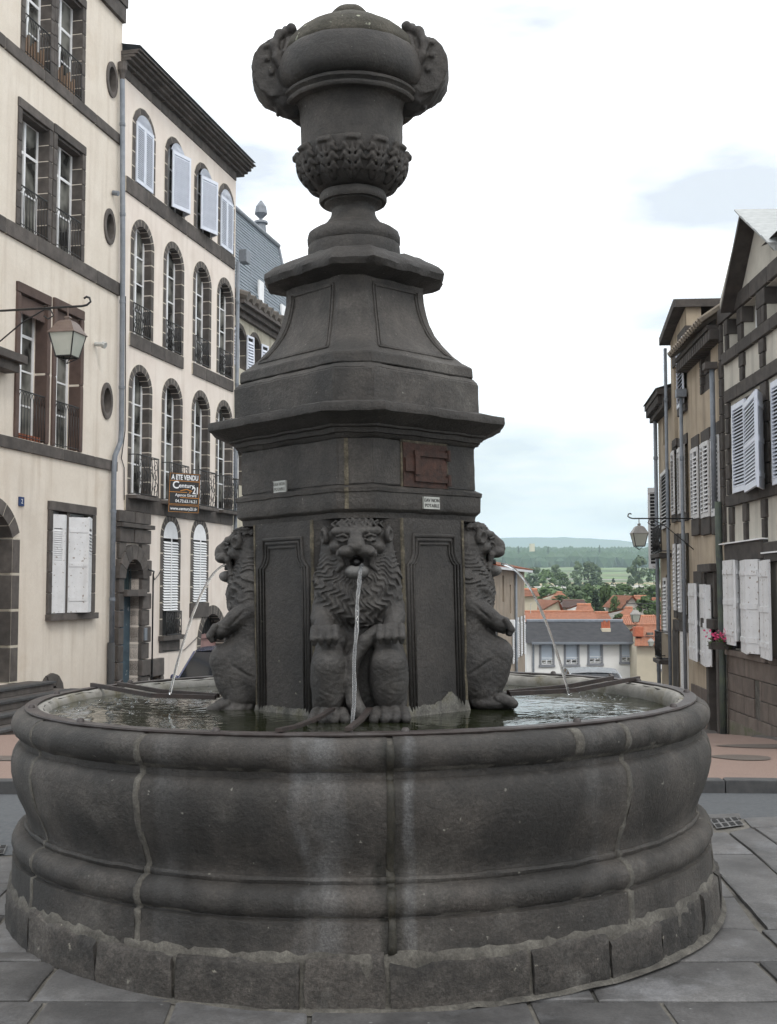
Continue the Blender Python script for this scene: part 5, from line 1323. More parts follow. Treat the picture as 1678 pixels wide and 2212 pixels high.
bm = bmesh.new(); tube(bm, [(-.6, y1s - .02, zs1 + .03), (xr1, y1s - .02, zs1 + .03)], .10, 8); tube(bm, [(xr1, y1s - .02, zs1 + .03), (xr0, y0s, zs0)], .06, 6); fin('lead_roll', bm, M_zinc, L3, smooth=True)
bm = bmesh.new(); lathe(bm, [(.30, zs1 - .3), (.19, zs1 + .75), (.28, zs1 + .78), (.26, zs1 + .86), (.05, zs1 + .88), (.07, zs1 + .98), (.25, zs1 + 1.16), (.20, zs1 + 1.42), (.03, zs1 + 1.66)], 8, cx=xr1 - .5, cy=y1s + .5); fin('finial', bm, M_zinc, L3)
bm = bmesh.new(); box(bm, -.2, .5, 1.7, 2.3, zs1 - .2, zs1 + .30); box(bm, -.25, .58, 1.6, 2.4, zs1 + .302, zs1 + .40); fin('chimney', bm, mat('pale_render', (.45, .42, .34)), L3)
bm = bmesh.new(); lathe(bm, [(.16, 0), (.15, .6), (.19, .62), (.19, .7)], 10, cx=.25, cy=2.1)
for v in bm.verts: v.co.z += zs1 + .45
fin('chimney_pot', bm, mat('terracotta', (.42, .11, .05), (.5, .15, .07), 9), L3)
for px, py in ((562, 640), (610, 690)):
    x, z = F3.q(px, py, -.35); bm = bmesh.new(); box(bm, x - .22, x + .22, .30, .36, z - .5, z + .5, Matrix.Translation((0, 0, 0))); fin('rooflight', bm, M_white, L3)
block('downpipe_box', M_zinc, L3, -.2, .15, -.3, -.05, F3.q(516, 530, .2)[1] - .4, F3.q(516, 530, .2)[1])

# lantern bracket on the near house
def wpt(Fc, x, off, z): ux = Fc.u if Fc.side > 0 else (-Fc.u[0], -Fc.u[1]); return (Fc.o[0] + ux[0] * x + Fc.n[0] * off, Fc.o[1] + ux[1] * x + Fc.n[1] * off, z)
za = at_y(137, 662, 20.4).z
lantern('street_lantern', 'brown roofed lantern on a long bracket in front of the cream house', wpt(F1, -6.3, 0, za), wpt(F1, -6.3, 2.36, za), .815, s=1.18, drop=.17, warm=True)
# ------------------------------------------------------------------ right-hand row
M_plr = mat('plaster_grey', (.42, .40, .35), (.54, .52, .46), 1.6, .95, streak=.6, c3=(.20, .19, .17), bump=.3, bscale=16)
M_plr2 = mat('plaster_tan', (.35, .29, .215), (.44, .37, .28), 1.6, .95, streak=.7, c3=(.16, .13, .10), bump=.3, bscale=16)
M_psto = mat('brown_ashlar', (.105, .084, .072), (.155, .128, .110), 3, .9, rnd=.12, streak=.5, c3=(.045, .04, .036), bump=.5, bscale=30)
M_dk = mat('dark_timber_stone', (.036, .031, .028), (.068, .059, .052), 5, .85, rnd=.18, bump=.5, bscale=24)
FR = Fac(1561, 20, 900, -1)
R1h = FR.root('gabled_house', 'grey plastered house with dark stone bands and a gable at the right edge', 'house')
xl = .12; xr = 7.0
def rr(*a, off=0): return FR.rect(*a, off=off)
zg = 6.40
o_top = [(.70, 1.32), (1.58, 2.40), (2.80, 3.50)]
fz0, fz1 = FR.q(1625, 1065)[1] + .02, FR.q(1600, 850)[1] - .1
gz0, gz1 = .62, 2.04
holes = [arch_loop(a, b, 5.62, 6.16) for a, b in o_top] + [arch_loop(.95, 2.42, fz0, fz1), arch_loop(2.95, 4.3, fz0, fz1), arch_loop(.45, 2.52, gz0, gz1), arch_loop(2.95, 4.3, gz0, gz1), arch_loop(1.84, 2.14, -.40, .0)]
apx = FR.q(1598, 470, .35)[0]
wall(R1h, 'wall', [(xl, -1.6), (xr, -1.6), (xr, 6.6), (3.15, 6.6), (1.55, 7.75), (xl, 6.6)], holes, M_plr, .3)
bm = bmesh.new(); box(bm, xl, xr, .31, 7, -1.6, 6.6); fin('house_body', bm, M_plr, R1h)
band(R1h, xl, xr, 6.17, 6.42, .06, M_dk, 1.0); band(R1h, xl + .25, xr, 5.42, 5.61, .07, M_dk, 1.0); band(R1h, xl + .35, xr, 4.74, 4.95, .06, M_dk, 1.0); band(R1h, xl + .35, xr, 2.98, 3.17, .07, M_dk, 1.0)
block('lintel', M_dk, R1h, .40, 2.60, -.09, .2, 2.06, 2.35); block('lintel', M_dk, R1h, 2.64, xr, -.10, .2, 2.0, 2.30)
block('drip_strip', M_white, R1h, .12, 2.6, -.12, .0, 2.352, 2.372); block('drip_strip', M_white, R1h, 2.62, xr, -.13, .0, 2.13, 2.15)
def quoins(x0, x1, z0, z1, n, jut=.04):
    h = (z1 - z0) / n
    for i in range(n):
        e = jut if i % 2 else 0
        block('quoin', M_dk, R1h, x0 - e, x1 + e, -.05, .15, z0 + i * h + .006, z0 + (i + 1) * h - .006)
for a, b in o_top:
    quoins(a - .16, a - .02, 5.62, 6.16, 2); window(R1h, (a + b) / 2, b - a, 5.62, 6.16, .2, 2, 2, fr=.04, mt=.05)
quoins(1.34, 1.50, 5.62, 6.16, 2); quoins(2.42, 2.62, 5.62, 6.16, 2); 
for x in (1.40, 2.50, 3.6): quoins(x, x + .18, 4.96, 5.41, 2)
quoins(.50, .66, 3.18, 4.73, 6); quoins(2.48, 2.80, 3.18, 4.73, 5); 
for x in (.62, 1.45, 2.44, 3.5): quoins(x, x + .16, 2.38, 2.97, 2)
quoins(.12, .30, 2.4, 6.16, 12, .0)
window(R1h, 1.685, 1.47, fz0, fz1, .2, 2, 3); window(R1h, 3.6, 1.35, fz0, fz1, .2, 2, 3); window(R1h, 1.485, 2.07, gz0, gz1, .2, 3, 2); window(R1h, 3.6, 1.35, gz0, gz1, .2, 2, 2)
S1 = lambda pa, oa, pb, ob, t, b, **k: shutter(R1h, FR.q(pa, (t + b) / 2, oa)[0], oa, FR.q(pb, (t + b) / 2, ob)[0], ob, FR.q((pa + pb) / 2, b, (oa + ob) / 2)[1], FR.q((pa + pb) / 2, t, (oa + ob) / 2)[1], **k)
S1(1583, .07, 1611, .09, 868, 1062, m=M_wshut, pitch=.055, pieces=True, split=False, th=.04); S1(1608, .10, 1634, .30, 858, 1057, m=M_wshut, pitch=.055, th=.04); S1(1635, .30, 1647, .08, 845, 1055, m=M_wshut, louv=None); S1(1668, .08, 1694, .10, 818, 1045, m=M_wshut, pitch=.055, pieces=True, split=False)
S1(1564, .12, 1586, .16, 1210, 1392, m=M_worn, louv=None); S1(1587, .16, 1600, .03, 1210, 1385, m=M_worn, louv=None); S1(1601, .05, 1613, .20, 1210, 1410, m=M_worn, louv=None); S1(1613, .20, 1641, .10, 1208, 1412, m=M_worn, louv=None); S1(1643, .10, 1663, .22, 1210, 1423, m=M_worn, louv=None)
# ashlar courses below the sill
block('sill', M_psto, R1h, .35, 2.6, -.10, .1, .50, .60); block('sill', M_psto, R1h, 2.7, xr, -.08, .1, .50, .60)
zc_ = .495; k = 0
while zc_ > -.62:
    h = .30; x = xl + .02; r_ = random.Random(int(zc_ * 50))
    while x < xr:
        w_ = r_.uniform(.8, 1.4); a, b = x, min(x + w_, xr)
        if not (a < 2.14 and b > 1.84 and zc_ - h < -.02 and zc_ > -.38): block('ashlar', M_psto, R1h, a + .007, b - .007, -.045, .05, zc_ - h + .008, zc_ - .006)
        else:
            if 1.84 - a > .1: block('ashlar', M_psto, R1h, a + .007, 1.835, -.045, .05, zc_ - h + .008, zc_ - .006)
            if b - 2.14 > .1: block('ashlar', M_psto, R1h, 2.145, b - .007, -.045, .05, zc_ - h + .008, zc_ - .006)
        x += w_
    zc_ -= h
bm = bmesh.new(); box(bm, xl, xr, -.02, .0, -.7, .5); fin('joint_mortar', bm, M_mortar, R1h)
bm = bmesh.new(); box(bm, xl, xr, -.055, .02, -1.5, -.585); fin('plinth', bm, mat('mossy_render', (.11, .10, .075), (.16, .145, .12), 3, .95, patch=((.075, .09, .035), 2.5, .5, .7), bump=.4), R1h)
bm = bmesh.new(); box(bm, 1.84, 2.14, .08, .12, -.42, .0)
for k in range(3): tube(bm, [(1.9 + .09 * k, .03, -.4), (1.9 + .09 * k, .03, 0)], .01, 5)
fin('cellar_grille', bm, M_void, R1h)
bm = bmesh.new(); vs = [bm.verts.new(v) for v in ((2.1, -.1, -.62), (5, -.1, -.35), (5, -1.0, -.62), (2.1, -.5, -.78), (2.1, -.1, -1.2), (5, -.1, -1.2), (5, -1.0, -1.2), (2.1, -.5, -1.2))]
for f in ((0, 3, 2, 1), (0, 1, 5, 4), (1, 2, 6, 5), (2, 3, 7, 6), (3, 0, 4, 7)): bm.faces.new([vs[i] for i in f])
fin('ramp', bm, M_bst, R1h)
# gable roof with deep overhang
M_proof = mat('pale_slate', (.34, .36, .36), (.44, .46, .46), 4, .75, bump=.3, bscale=20)
def gable_roof(x0, xm, x1, z0, zm, z1, back, over):
    for a, za, b, zb_, nm, mm in ((x0, z0, xm, zm, 'roof_slope', M_dk), (x1, z1, xm, zm, 'roof_slope', M_proof)):
        bm = bmesh.new(); vs = [bm.verts.new(v) for v in ((a, -over, za), (b, -over, zb_), (b, back, zb_), (a, back, za))]; bm.faces.new(vs)
        r_ = bmesh.ops.extrude_face_region(bm, geom=bm.faces[:]); 
        for v in [e for e in r_['geom'] if isinstance(e, bmesh.types.BMVert)]: v.co.z += .09
        fin(nm, bm, mm, R1h)
e0, ea, e1 = FR.q(1556, 676, .27), FR.q(1598, 463, .27), FR.q(1668, 523, .27)
gable_roof(e0[0], ea[0], e1[0] + .1, e0[1], ea[1] - .05, e1[1] - .15, 6, .27)
nt = 5
for j in range(nt):          # large pale tiles on the slope facing away from the street corner
    for i in range(6):
        t = (j + .5) / nt; x = ea[0] + (e1[0] + .1 - ea[0]) * t; z = ea[1] - .05 + (e1[1] - .1 - ea[1]) * t + .115
        an = math.atan2(e1[1] - .1 - ea[1], e1[0] + .1 - ea[0]); ln = math.hypot(e1[1] - .1 - ea[1], e1[0] + .1 - ea[0]) / nt
        o = block('roof_tile', M_proof, R1h, -ln * .52, ln * .5, -.36, .36, -.012, .012); o.location = (x, .0 + i * .74, z); o.rotation_euler = (0, -an + R(2), 0)
bm = bmesh.new(); vs = [bm.verts.new(v) for v in ((3.55, -.30, 6.55), (xr, -.30, 6.55), (xr, 5, 8.6), (3.55, 5, 8.6))]; bm.faces.new(vs); bmesh.ops.solidify(bm, geom=bm.faces[:], thickness=.14); fin('roof', bm, M_dk, R1h)
bm = bmesh.new(); box(bm, 3.35, 3.95, 1.2, 1.9, 7.0, 8.05); fin('chimney', bm, mat('chimney_stone', (.16, .13, .12)), R1h)
# downpipe and pale cable at the party wall
pipe(R1h, [(.14, -.10, 3.1), (.14, -.10, 2.2), (.20, -.10, 1.9), (.24, -.10, .2), (.22, -.1, -1.0)], .06, mat('mossy_pipe', (.05, .06, .06), (.08, .10, .07), 5, .7), 'downpipe', True)
bm = bmesh.new(); tube(bm, [(.42, -.08, .8), (.42, -.08, -1.0)], .014, 5); fin('cable', bm, M_mortar, R1h)
# window-box flowers
fb = thing('flower_box', 'small box of bright pink flowers on the sill below white shutters', 'flower box', wpt(FR, .62, .16, .66)); 
bm = bmesh.new(); box(bm, -.25, .25, -.08, .08, -.06, .06); fin('planter', bm, M_dk, fb)
rf = random.Random(8); M_fl = mat('pink_petals', (.62, .04, .16), (.75, .10, .26), 20, .6); M_lf = mat('leaves', (.045, .08, .02), (.07, .12, .03), 20, .6)
def petals(name, m, n, s_, zc):
    bm = bmesh.new()
    for k in range(n):
        c = Vector((rf.gauss(0, .12), rf.gauss(0, .05), zc + rf.gauss(0, .05))); q = Matrix.Translation(c) @ Matrix.Rotation(rf.uniform(0, 6), 4, Vector((rf.uniform(-1, 1), rf.uniform(-1, 1), 1)).normalized())
        bm.faces.new([bm.verts.new(q @ Vector(v)) for v in ((-s_, 0, 0), (0, -s_ * .7, 0), (s_, 0, 0), (0, s_ * .7, 0))])
    fin(name, bm, m, fb, kind='stuff')
petals('blossoms', M_fl, 150, .028, .16); petals('leaves', M_lf, 160, .03, .05)

# second house of the row
FR2 = Fac(1561, 20.05, 1000, -1)
R2h = FR2.root('shuttered_house', 'narrow tan plastered house with three columns of louvred shutters', 'house')
xa = FR2.q(1487, 1000)[0]; 
ez = FR2.q(1520, 712, .25)[1]
def o2(px0, px1, t, b, off=0): return FR2.rect(px0, px1, t, b, off)
niche = o2(1516, 1535, 725, 845)
cols2 = [(1497, 1512), (1518, 1536), (1541, 1558)]
tops2, bots2 = [968, 955, 942], [1121, 1118, 1115]
wl = o2(1497, 1536, 1262, 1435)
holes = [arch_loop(*niche), arch_loop(*wl)] + [arch_loop(*o2(a, b, t, bb)) for (a, b), t, bb in zip(cols2, tops2, bots2)]
ptl = o2(1540, 1556, 1300, 1560); holes.append(arch_loop(ptl[0], ptl[1], -1.5, ptl[3]))
wall(R2h, 'wall', [(xa, -2.2), (.12, -2.2), (.12, ez), (xa, ez)], holes, M_plr2, .3)
bm = bmesh.new(); box(bm, xa, .1, .31, 7, -2.2, ez); fin('house_body', bm, M_plr2, R2h)
# walled-up window in rough stone
bm = bmesh.new(); box(bm, niche[0], niche[1], .10, .2, niche[2], niche[3]); fin('window_infill', bm, M_dk, R2h)
for i in range(6):
    h = (niche[3] - niche[2]) / 6
    block('quoin', M_dk, R2h, niche[0] - .10, niche[0] + .05, -.03, .12, niche[2] + i * h + .006, niche[2] + (i + 1) * h - .006); block('infill_stone', M_dk, R2h, niche[0] + .05, niche[1] - .01, .02 + .02 * (i % 2), .12, niche[2] + i * h + .01, niche[2] + (i + 1) * h - .008)
block('lintel', M_dk, R2h, niche[0] - .12, niche[1] + .08, -.03, .1, niche[3], niche[3] + .22)
for (a, b), t, bb in zip(cols2, tops2, bots2):
    x0, x1, z0, z1 = o2(a, b, t, bb)
    block('lintel', M_dk, R2h, x0 - .03, x1 + .03, -.03, .1, z1, z1 + .24); block('sill', M_dk, R2h, x0 - .03, x1 + .03, -.05, .1, z0 - .32, z0)
    window(R2h, (x0 + x1) / 2, x1 - x0, z0, z1, .2, 2, 3, fr=.03, mt=.04); xm = (x0 + x1) / 2
    M_sh2 = M_worn
    shutter(R2h, x0, .04, xm - .004, .06, z0, z1, M_sh2, pitch=.075, pieces=True, name='shutter', split=False, th=.03); shutter(R2h, xm + .004, .06, x1, .04, z0, z1, M_sh2, pitch=.075, pieces=True, split=False, th=.03)
window(R2h, (wl[0] + wl[1]) / 2, wl[1] - wl[0], wl[2], wl[3], .2, 2, 2)
for a in ((1500, 1518, 1260, 1430), (1522, 1537, 1262, 1440)): block('lintel', M_dk, R2h, *o2(a[0], a[1], 1225, 1260)[:2], -.03, .1, wl[3], wl[3] + .25)
def S2(pa, oa, pb, ob, t, b, **k): shutter(R2h, FR2.q(pa, (t + b) / 2, oa)[0], oa, FR2.q(pb, (t + b) / 2, ob)[0], ob, FR2.q((pa + pb) / 2, b, (oa + ob) / 2)[1], FR2.q((pa + pb) / 2, t, (oa + ob) / 2)[1], **k)
S2(1489, .12, 1502, .16, 1260, 1425, m=M_worn, louv=None); S2(1503, .16, 1511, .03, 1260, 1428, m=M_worn, louv=None); S2(1512, .05, 1524, .18, 1262, 1436, m=M_worn, louv=None); S2(1525, .18, 1537, .10, 1263, 1440, m=M_worn, louv=None)
# carved portal
px0, px1 = o2(1537, 1562, 1240, 1500)[:2]; pz1 = FR2.q(1550, 1235)[1]
for (a, b, c, d, o_) in ((px0 - .05, px0 + .14, -1.5, .9, .10), (px1 - .16, px1 + .02, -1.5, .9, .10), (px0 - .12, px1 + .02, .9, 1.08, .18), (px0 - .06, px1, 1.08, 1.6, .07), (px0 - .02, px0 + .10, 1.1, 1.9, .14), (px1 - .12, px1, 1.1, 1.9, .14), (px0 - .14, px1 + .04, 1.9, 2.05, .22), (px0 - .08, px1 + .02, 1.6, 1.9, .10)): block('portal_stone', M_dk, R2h, a, b, -o_, .2, c + .004, d - .004)
bm = bmesh.new(); box(bm, ptl[0], ptl[1], .2, .25, -1.5, ptl[3]); fin('door', bm, M_dk, R2h)
block('doorstep', M_bst, R2h, px0 - .1, px1 + .05, -.55, 0, -1.4, -.92)
zc_ = FR2.q(1505, 1480)[1]
for r_i in range(6):
    x = xa + .03
    while x < px0 - .2: block('ashlar', M_psto, R2h, x + .006, min(x + .5, px0 - .07) - .006, -.035, .05, zc_ - .27 * r_i - .26, zc_ - .27 * r_i); x += .5
bm = bmesh.new()
for k in range(1): box(bm, xa, .16, -.24, .1, ez - .04, ez + .04)
fin('gutter_course', bm, M_dk, R2h)
x = xa
while x < .1: block('corbel', M_dk, R2h, x + .02, x + .17, -.22, .05, ez - .24, ez - .065); x += .20
M_otile = mat('mossy_tiles', (.13, .11, .09), (.20, .17, .13), 6, .95, rnd=.2, bump=.6, bscale=18)
bm = bmesh.new(); vs = [bm.verts.new(v) for v in ((xa - .1, -.32, ez + .05), (.2, -.32, ez + .05), (.2, 3.0, ez + 2.3), (xa - .1, 3.0, ez + 2.3))]; bm.faces.new(vs); bmesh.ops.solidify(bm, geom=bm.faces[:], thickness=.07); fin('roof', bm, M_otile, R2h)
bm = bmesh.new(); n = int((.3 - xa) / .2)
for i in range(n): tube(bm, [(xa - .05 + i * .2, -.34, ez + .13), (xa - .05 + i * .2, 3.0, ez + 2.38)], .065, 6)
fin('roof_tiles', bm, M_otile, R2h, kind='stuff')
hz = FR2.q(1486, 858)[1]; pipe(R2h, [(xa + .06, -.14, hz), (xa + .06, -.14, -1.9)], .036); block('pipe_hopper', M_zinc, R2h, xa - .02, xa + .16, -.24, -.04, hz, hz + .16)
hz = FR2.q(1556, 795)[1]; pipe(R2h, [(-.03, -.12, hz), (-.03, -.12, 3.0)], .045); block('pipe_hopper', M_bst, R2h, -.18, .06, -.26, -.04, hz, hz + .12)

# third house
p3 = wpt(FR2, xa, 0, 0); px3, Y3 = CX + FOC * p3[0] / p3[1], p3[1]
FR3 = Fac(px3, Y3 + .02, 1040, -1)
R3h = FR3.root('lean_to_house', 'narrow tan house with a steep dark verge and pale louvred shutters', 'house')
x3 = FR3.q(1452, 1000)[0]; zl3, zr3 = FR3.q(1452, 728)[1], FR3.q(1487, 655)[1]
def o3(a, b, t, bb, off=0): return FR3.rect(a, b, t, bb, off)
up = [o3(1456, 1464, 790, 950), o3(1467, 1484, 735, 878)]; mid = [o3(1455, 1464, 975, 1112), o3(1469, 1477, 968, 1110), o3(1480, 1487, 960, 1108)]; low = [o3(1460, 1467, 1175, 1318), o3(1470, 1479, 1175, 1322), o3(1482, 1489, 1175, 1327)]
wall(R3h, 'wall', [(x3, -2.6), (0, -2.6), (0, zr3), (x3, zl3)], [arch_loop(*r_) for r_ in up + mid + low], M_plr2, .3)
bm = bmesh.new(); box(bm, x3, -.02, .31, 6, -2.6, zl3); fin('house_body', bm, M_plr2, R3h)
for i, r_ in enumerate(up + mid + low):
    window(R3h, (r_[0] + r_[1]) / 2, r_[1] - r_[0], r_[2], r_[3], .2, 2, 3, fr=.03, mt=.03)
    if i > 0: shutter(R3h, r_[0], .05, r_[1], .08, r_[2], r_[3], M_worn if i > 1 else M_wshut, pitch=.08, pieces=i < 5, split=False, th=.03)
    block('lintel', M_dk, R3h, r_[0] - .03, r_[1] + .03, -.03, .1, r_[3], r_[3] + .22); block('sill', M_dk, R3h, r_[0] - .03, r_[1] + .03, -.06, .1, r_[2] - .16, r_[2])
band(R3h, x3, 0, low[0][2] - .42, low[0][2] - .2, .05, M_dk, .8)
xg = FR3.q(1478, 650)[0]; bm = bmesh.new(); vs = [bm.verts.new(v) for v in ((x3 - .14, -.22, zl3 - .10), (xg, -.22, zr3 + .04), (.10, -.22, zr3 - .02), (.10, 1.6, zr3 - .02), (xg, 1.6, zr3 + .04), (x3 - .14, 1.6, zl3 - .10))]; bm.faces.new((vs[0], vs[1], vs[4], vs[5])); bm.faces.new((vs[1], vs[2], vs[3], vs[4])); r_ = bmesh.ops.extrude_face_region(bm, geom=bm.faces[:])
for v in [e for e in r_['geom'] if isinstance(e, bmesh.types.BMVert)]: v.co.z += .16
fin('roof', bm, M_dk, R3h)
d3 = o3(1473, 1487, 1365, 1520); bm = bmesh.new(); box(bm, d3[0], d3[1], -.03, .0, -2.4, d3[3]); fin('door', bm, M_worn, R3h)
d4 = o3(1455, 1468, 1345, 1520); bm = bmesh.new(); vs = [bm.verts.new((x, -.02, z)) for x, z in arch_loop(d4[0], d4[1], -2.4, d4[3], .2)]; bm.faces.new(vs); fin('doorway', bm, M_dk, R3h)
pipe(R3h, [(x3 + .04, -.12, zl3 - .2), (x3 + .04, -.12, -2.2)], .036)

# fourth house with iron balconies
p4 = wpt(FR3, x3, 0, 0); FR4 = Fac(CX + FOC * p4[0] / p4[1], p4[1] + .02, 1120, -1)
R4h = FR4.root('balcony_house', 'last narrow house of the row with dark eaves and iron balconies', 'house')
x4 = FR4.q(1424, 1100)[0]; z4 = FR4.q(1440, 850, .1)[1]
def o4(a, b, t, bb, off=0): return FR4.rect(a, b, t, bb, off)
ws = [o4(1432, 1441, 880, 960), o4(1431, 1447, 1010, 1142), o4(1437, 1447, 1240, 1368)]
wall(R4h, 'wall', [(x4, -3.2), (0, -3.2), (0, z4), (x4, z4)], [arch_loop(*r_, .12) for r_ in ws], M_plr2, .3)
bm = bmesh.new(); box(bm, x4, 0, .31, 5, -3.2, z4); fin('house_body', bm, M_plr2, R4h)
for i, r_ in enumerate(ws):
    window(R4h, (r_[0] + r_[1]) / 2, r_[1] - r_[0], r_[2], r_[3], .2, 2, 3, fr=.03, mt=.04)
    if i: shutter(R4h, r_[0], .04, r_[1], .07, r_[2], r_[3] - .08, M_worn, pitch=.08, pieces=True, split=False, th=.03); scroll_railing(R4h, r_[0] - .15, r_[1] + .12, r_[2] - .55, .6, .22); block('balcony_slab', M_dk, R4h, r_[0] - .2, r_[1] + .16, -.28, 0, r_[2] - .66, r_[2] - .57)
s4 = FR4.q(1424, 1080); shutter(R4h, x4, .02, x4 - .05, .26, FR4.q(1419, 1225, .3)[1], FR4.q(1419, 1035, .3)[1], M_worn, pitch=.08, pieces=True, split=False)
bm = bmesh.new(); box(bm, x4 - .12, .02, -.30, 4, z4 + .0, z4 + .12); box(bm, x4 - .15, 0, -.18, .1, z4 - .28, z4 - .003); fin('eaves', bm, M_dk, R4h)
x = x4
while x < -.1: block('corbel', M_dk, R4h, x, x + .12, -.28, 0, z4 - .18, z4 - .01); x += .24
bm = bmesh.new(); vs = [bm.verts.new(v) for v in ((x4 - .14, -.34, z4 + .12), (.05, -.34, z4 + .12), (.05, 3, z4 + 1.1), (x4 - .14, 3, z4 + 1.1))]; bm.faces.new(vs); bmesh.ops.solidify(bm, geom=bm.faces[:], thickness=.08); fin('roof', bm, M_dk, R4h)
pipe(R4h, [(x4 + .3, -.10, z4 - .1), (x4 + .3, -.10, -2.8)], .045); bm = bmesh.new(); tube(bm, [(x4 - .02, -.04, z4 - .8), (x4 - .05, -.05, 2), (x4 - .02, -.05, -2)], .02, 5); fin('cable', bm, M_black, R4h)
# lanterns hung from this side of the street
def hang(px, py, pxt, pxw, Y, s_, label, drop):
    z = zat(py, Y); T_ = at_y(pxt, py, Y); A_ = at_y(pxw, py, Y); T_.z = z; A_.z = z
    lantern('street_lantern', label, A_, T_, (pxw - px) / (pxw - pxt), s=s_, drop=drop)
hang(1380, 1120, 1356, 1497, 22.2, .70, 'largest hanging lantern on the right side, seen against the sky', .16)
hang(1372, 1304, 1353, 1432, 41, .76, 'middle hanging lantern on the right, over the tiled roofs', .25)
hang(1406, 1375, 1393, 1436, 66, .76, 'smallest farthest hanging lantern, before the beige house roof', .12)
# ------------------------------------------------------------------ the lower town and the valley
def bx(name, m, p, x0, x1, y0, y1, z0, z1): return block(name, m, p, x0, x1, y0, y1, z0, z1)
M_orange = mat('orange_tiles', (.34, .135, .075), (.47, .22, .13), 5, .85, rnd=.22, patch=((.24, .12, .08), 2.2, .5, .6))
M_dslate = mat('dark_slate', (.075, .078, .086), (.108, .110, .118), 2.5, .8, bump=.3, bscale=8)
M_brownroof = mat('brown_roof', (.13, .085, .075), (.18, .12, .10), 3, .9)
M_wwall = mat('white_render', (.76, .76, .74), (.82, .82, .80), .8, .9); M_bwall = mat('beige_render', (.48, .43, .33), (.56, .50, .39), .8, .9)
M_gwall = mat('grey_render', (.36, .34, .31), (.44, .42, .38), .8, .9); M_surr = mat('grey_surround', (.20, .21, .23), (.25, .26, .28), 5)
M_terra = mat('terracotta_far', (.36, .10, .05), (.46, .15, .08), 5)
def roof_quad(name, m, p, pts, th=.15, kind=None):
    bm = bmesh.new(); bm.faces.new([bm.verts.new(v) for v in pts]); bmesh.ops.solidify(bm, geom=bm.faces[:], thickness=th); return fin(name, bm, m, p, kind=kind)
def tile_ribs(p, A, B, C, D, n, r, m):
    """rows of half-round tiles from eave (A-B) up to ridge (D-C)"""
    A, B, C, D = map(Vector, (A, B, C, D)); bm = bmesh.new()
    for i in range(n + 1):
        t = i / n; tube(bm, [A.lerp(B, t) + Vector((0, 0, r * .6)), D.lerp(C, t) + Vector((0, 0, r * .6))], r, 6, False)
    return fin('roof_tiles', bm, m, p, kind='stuff')
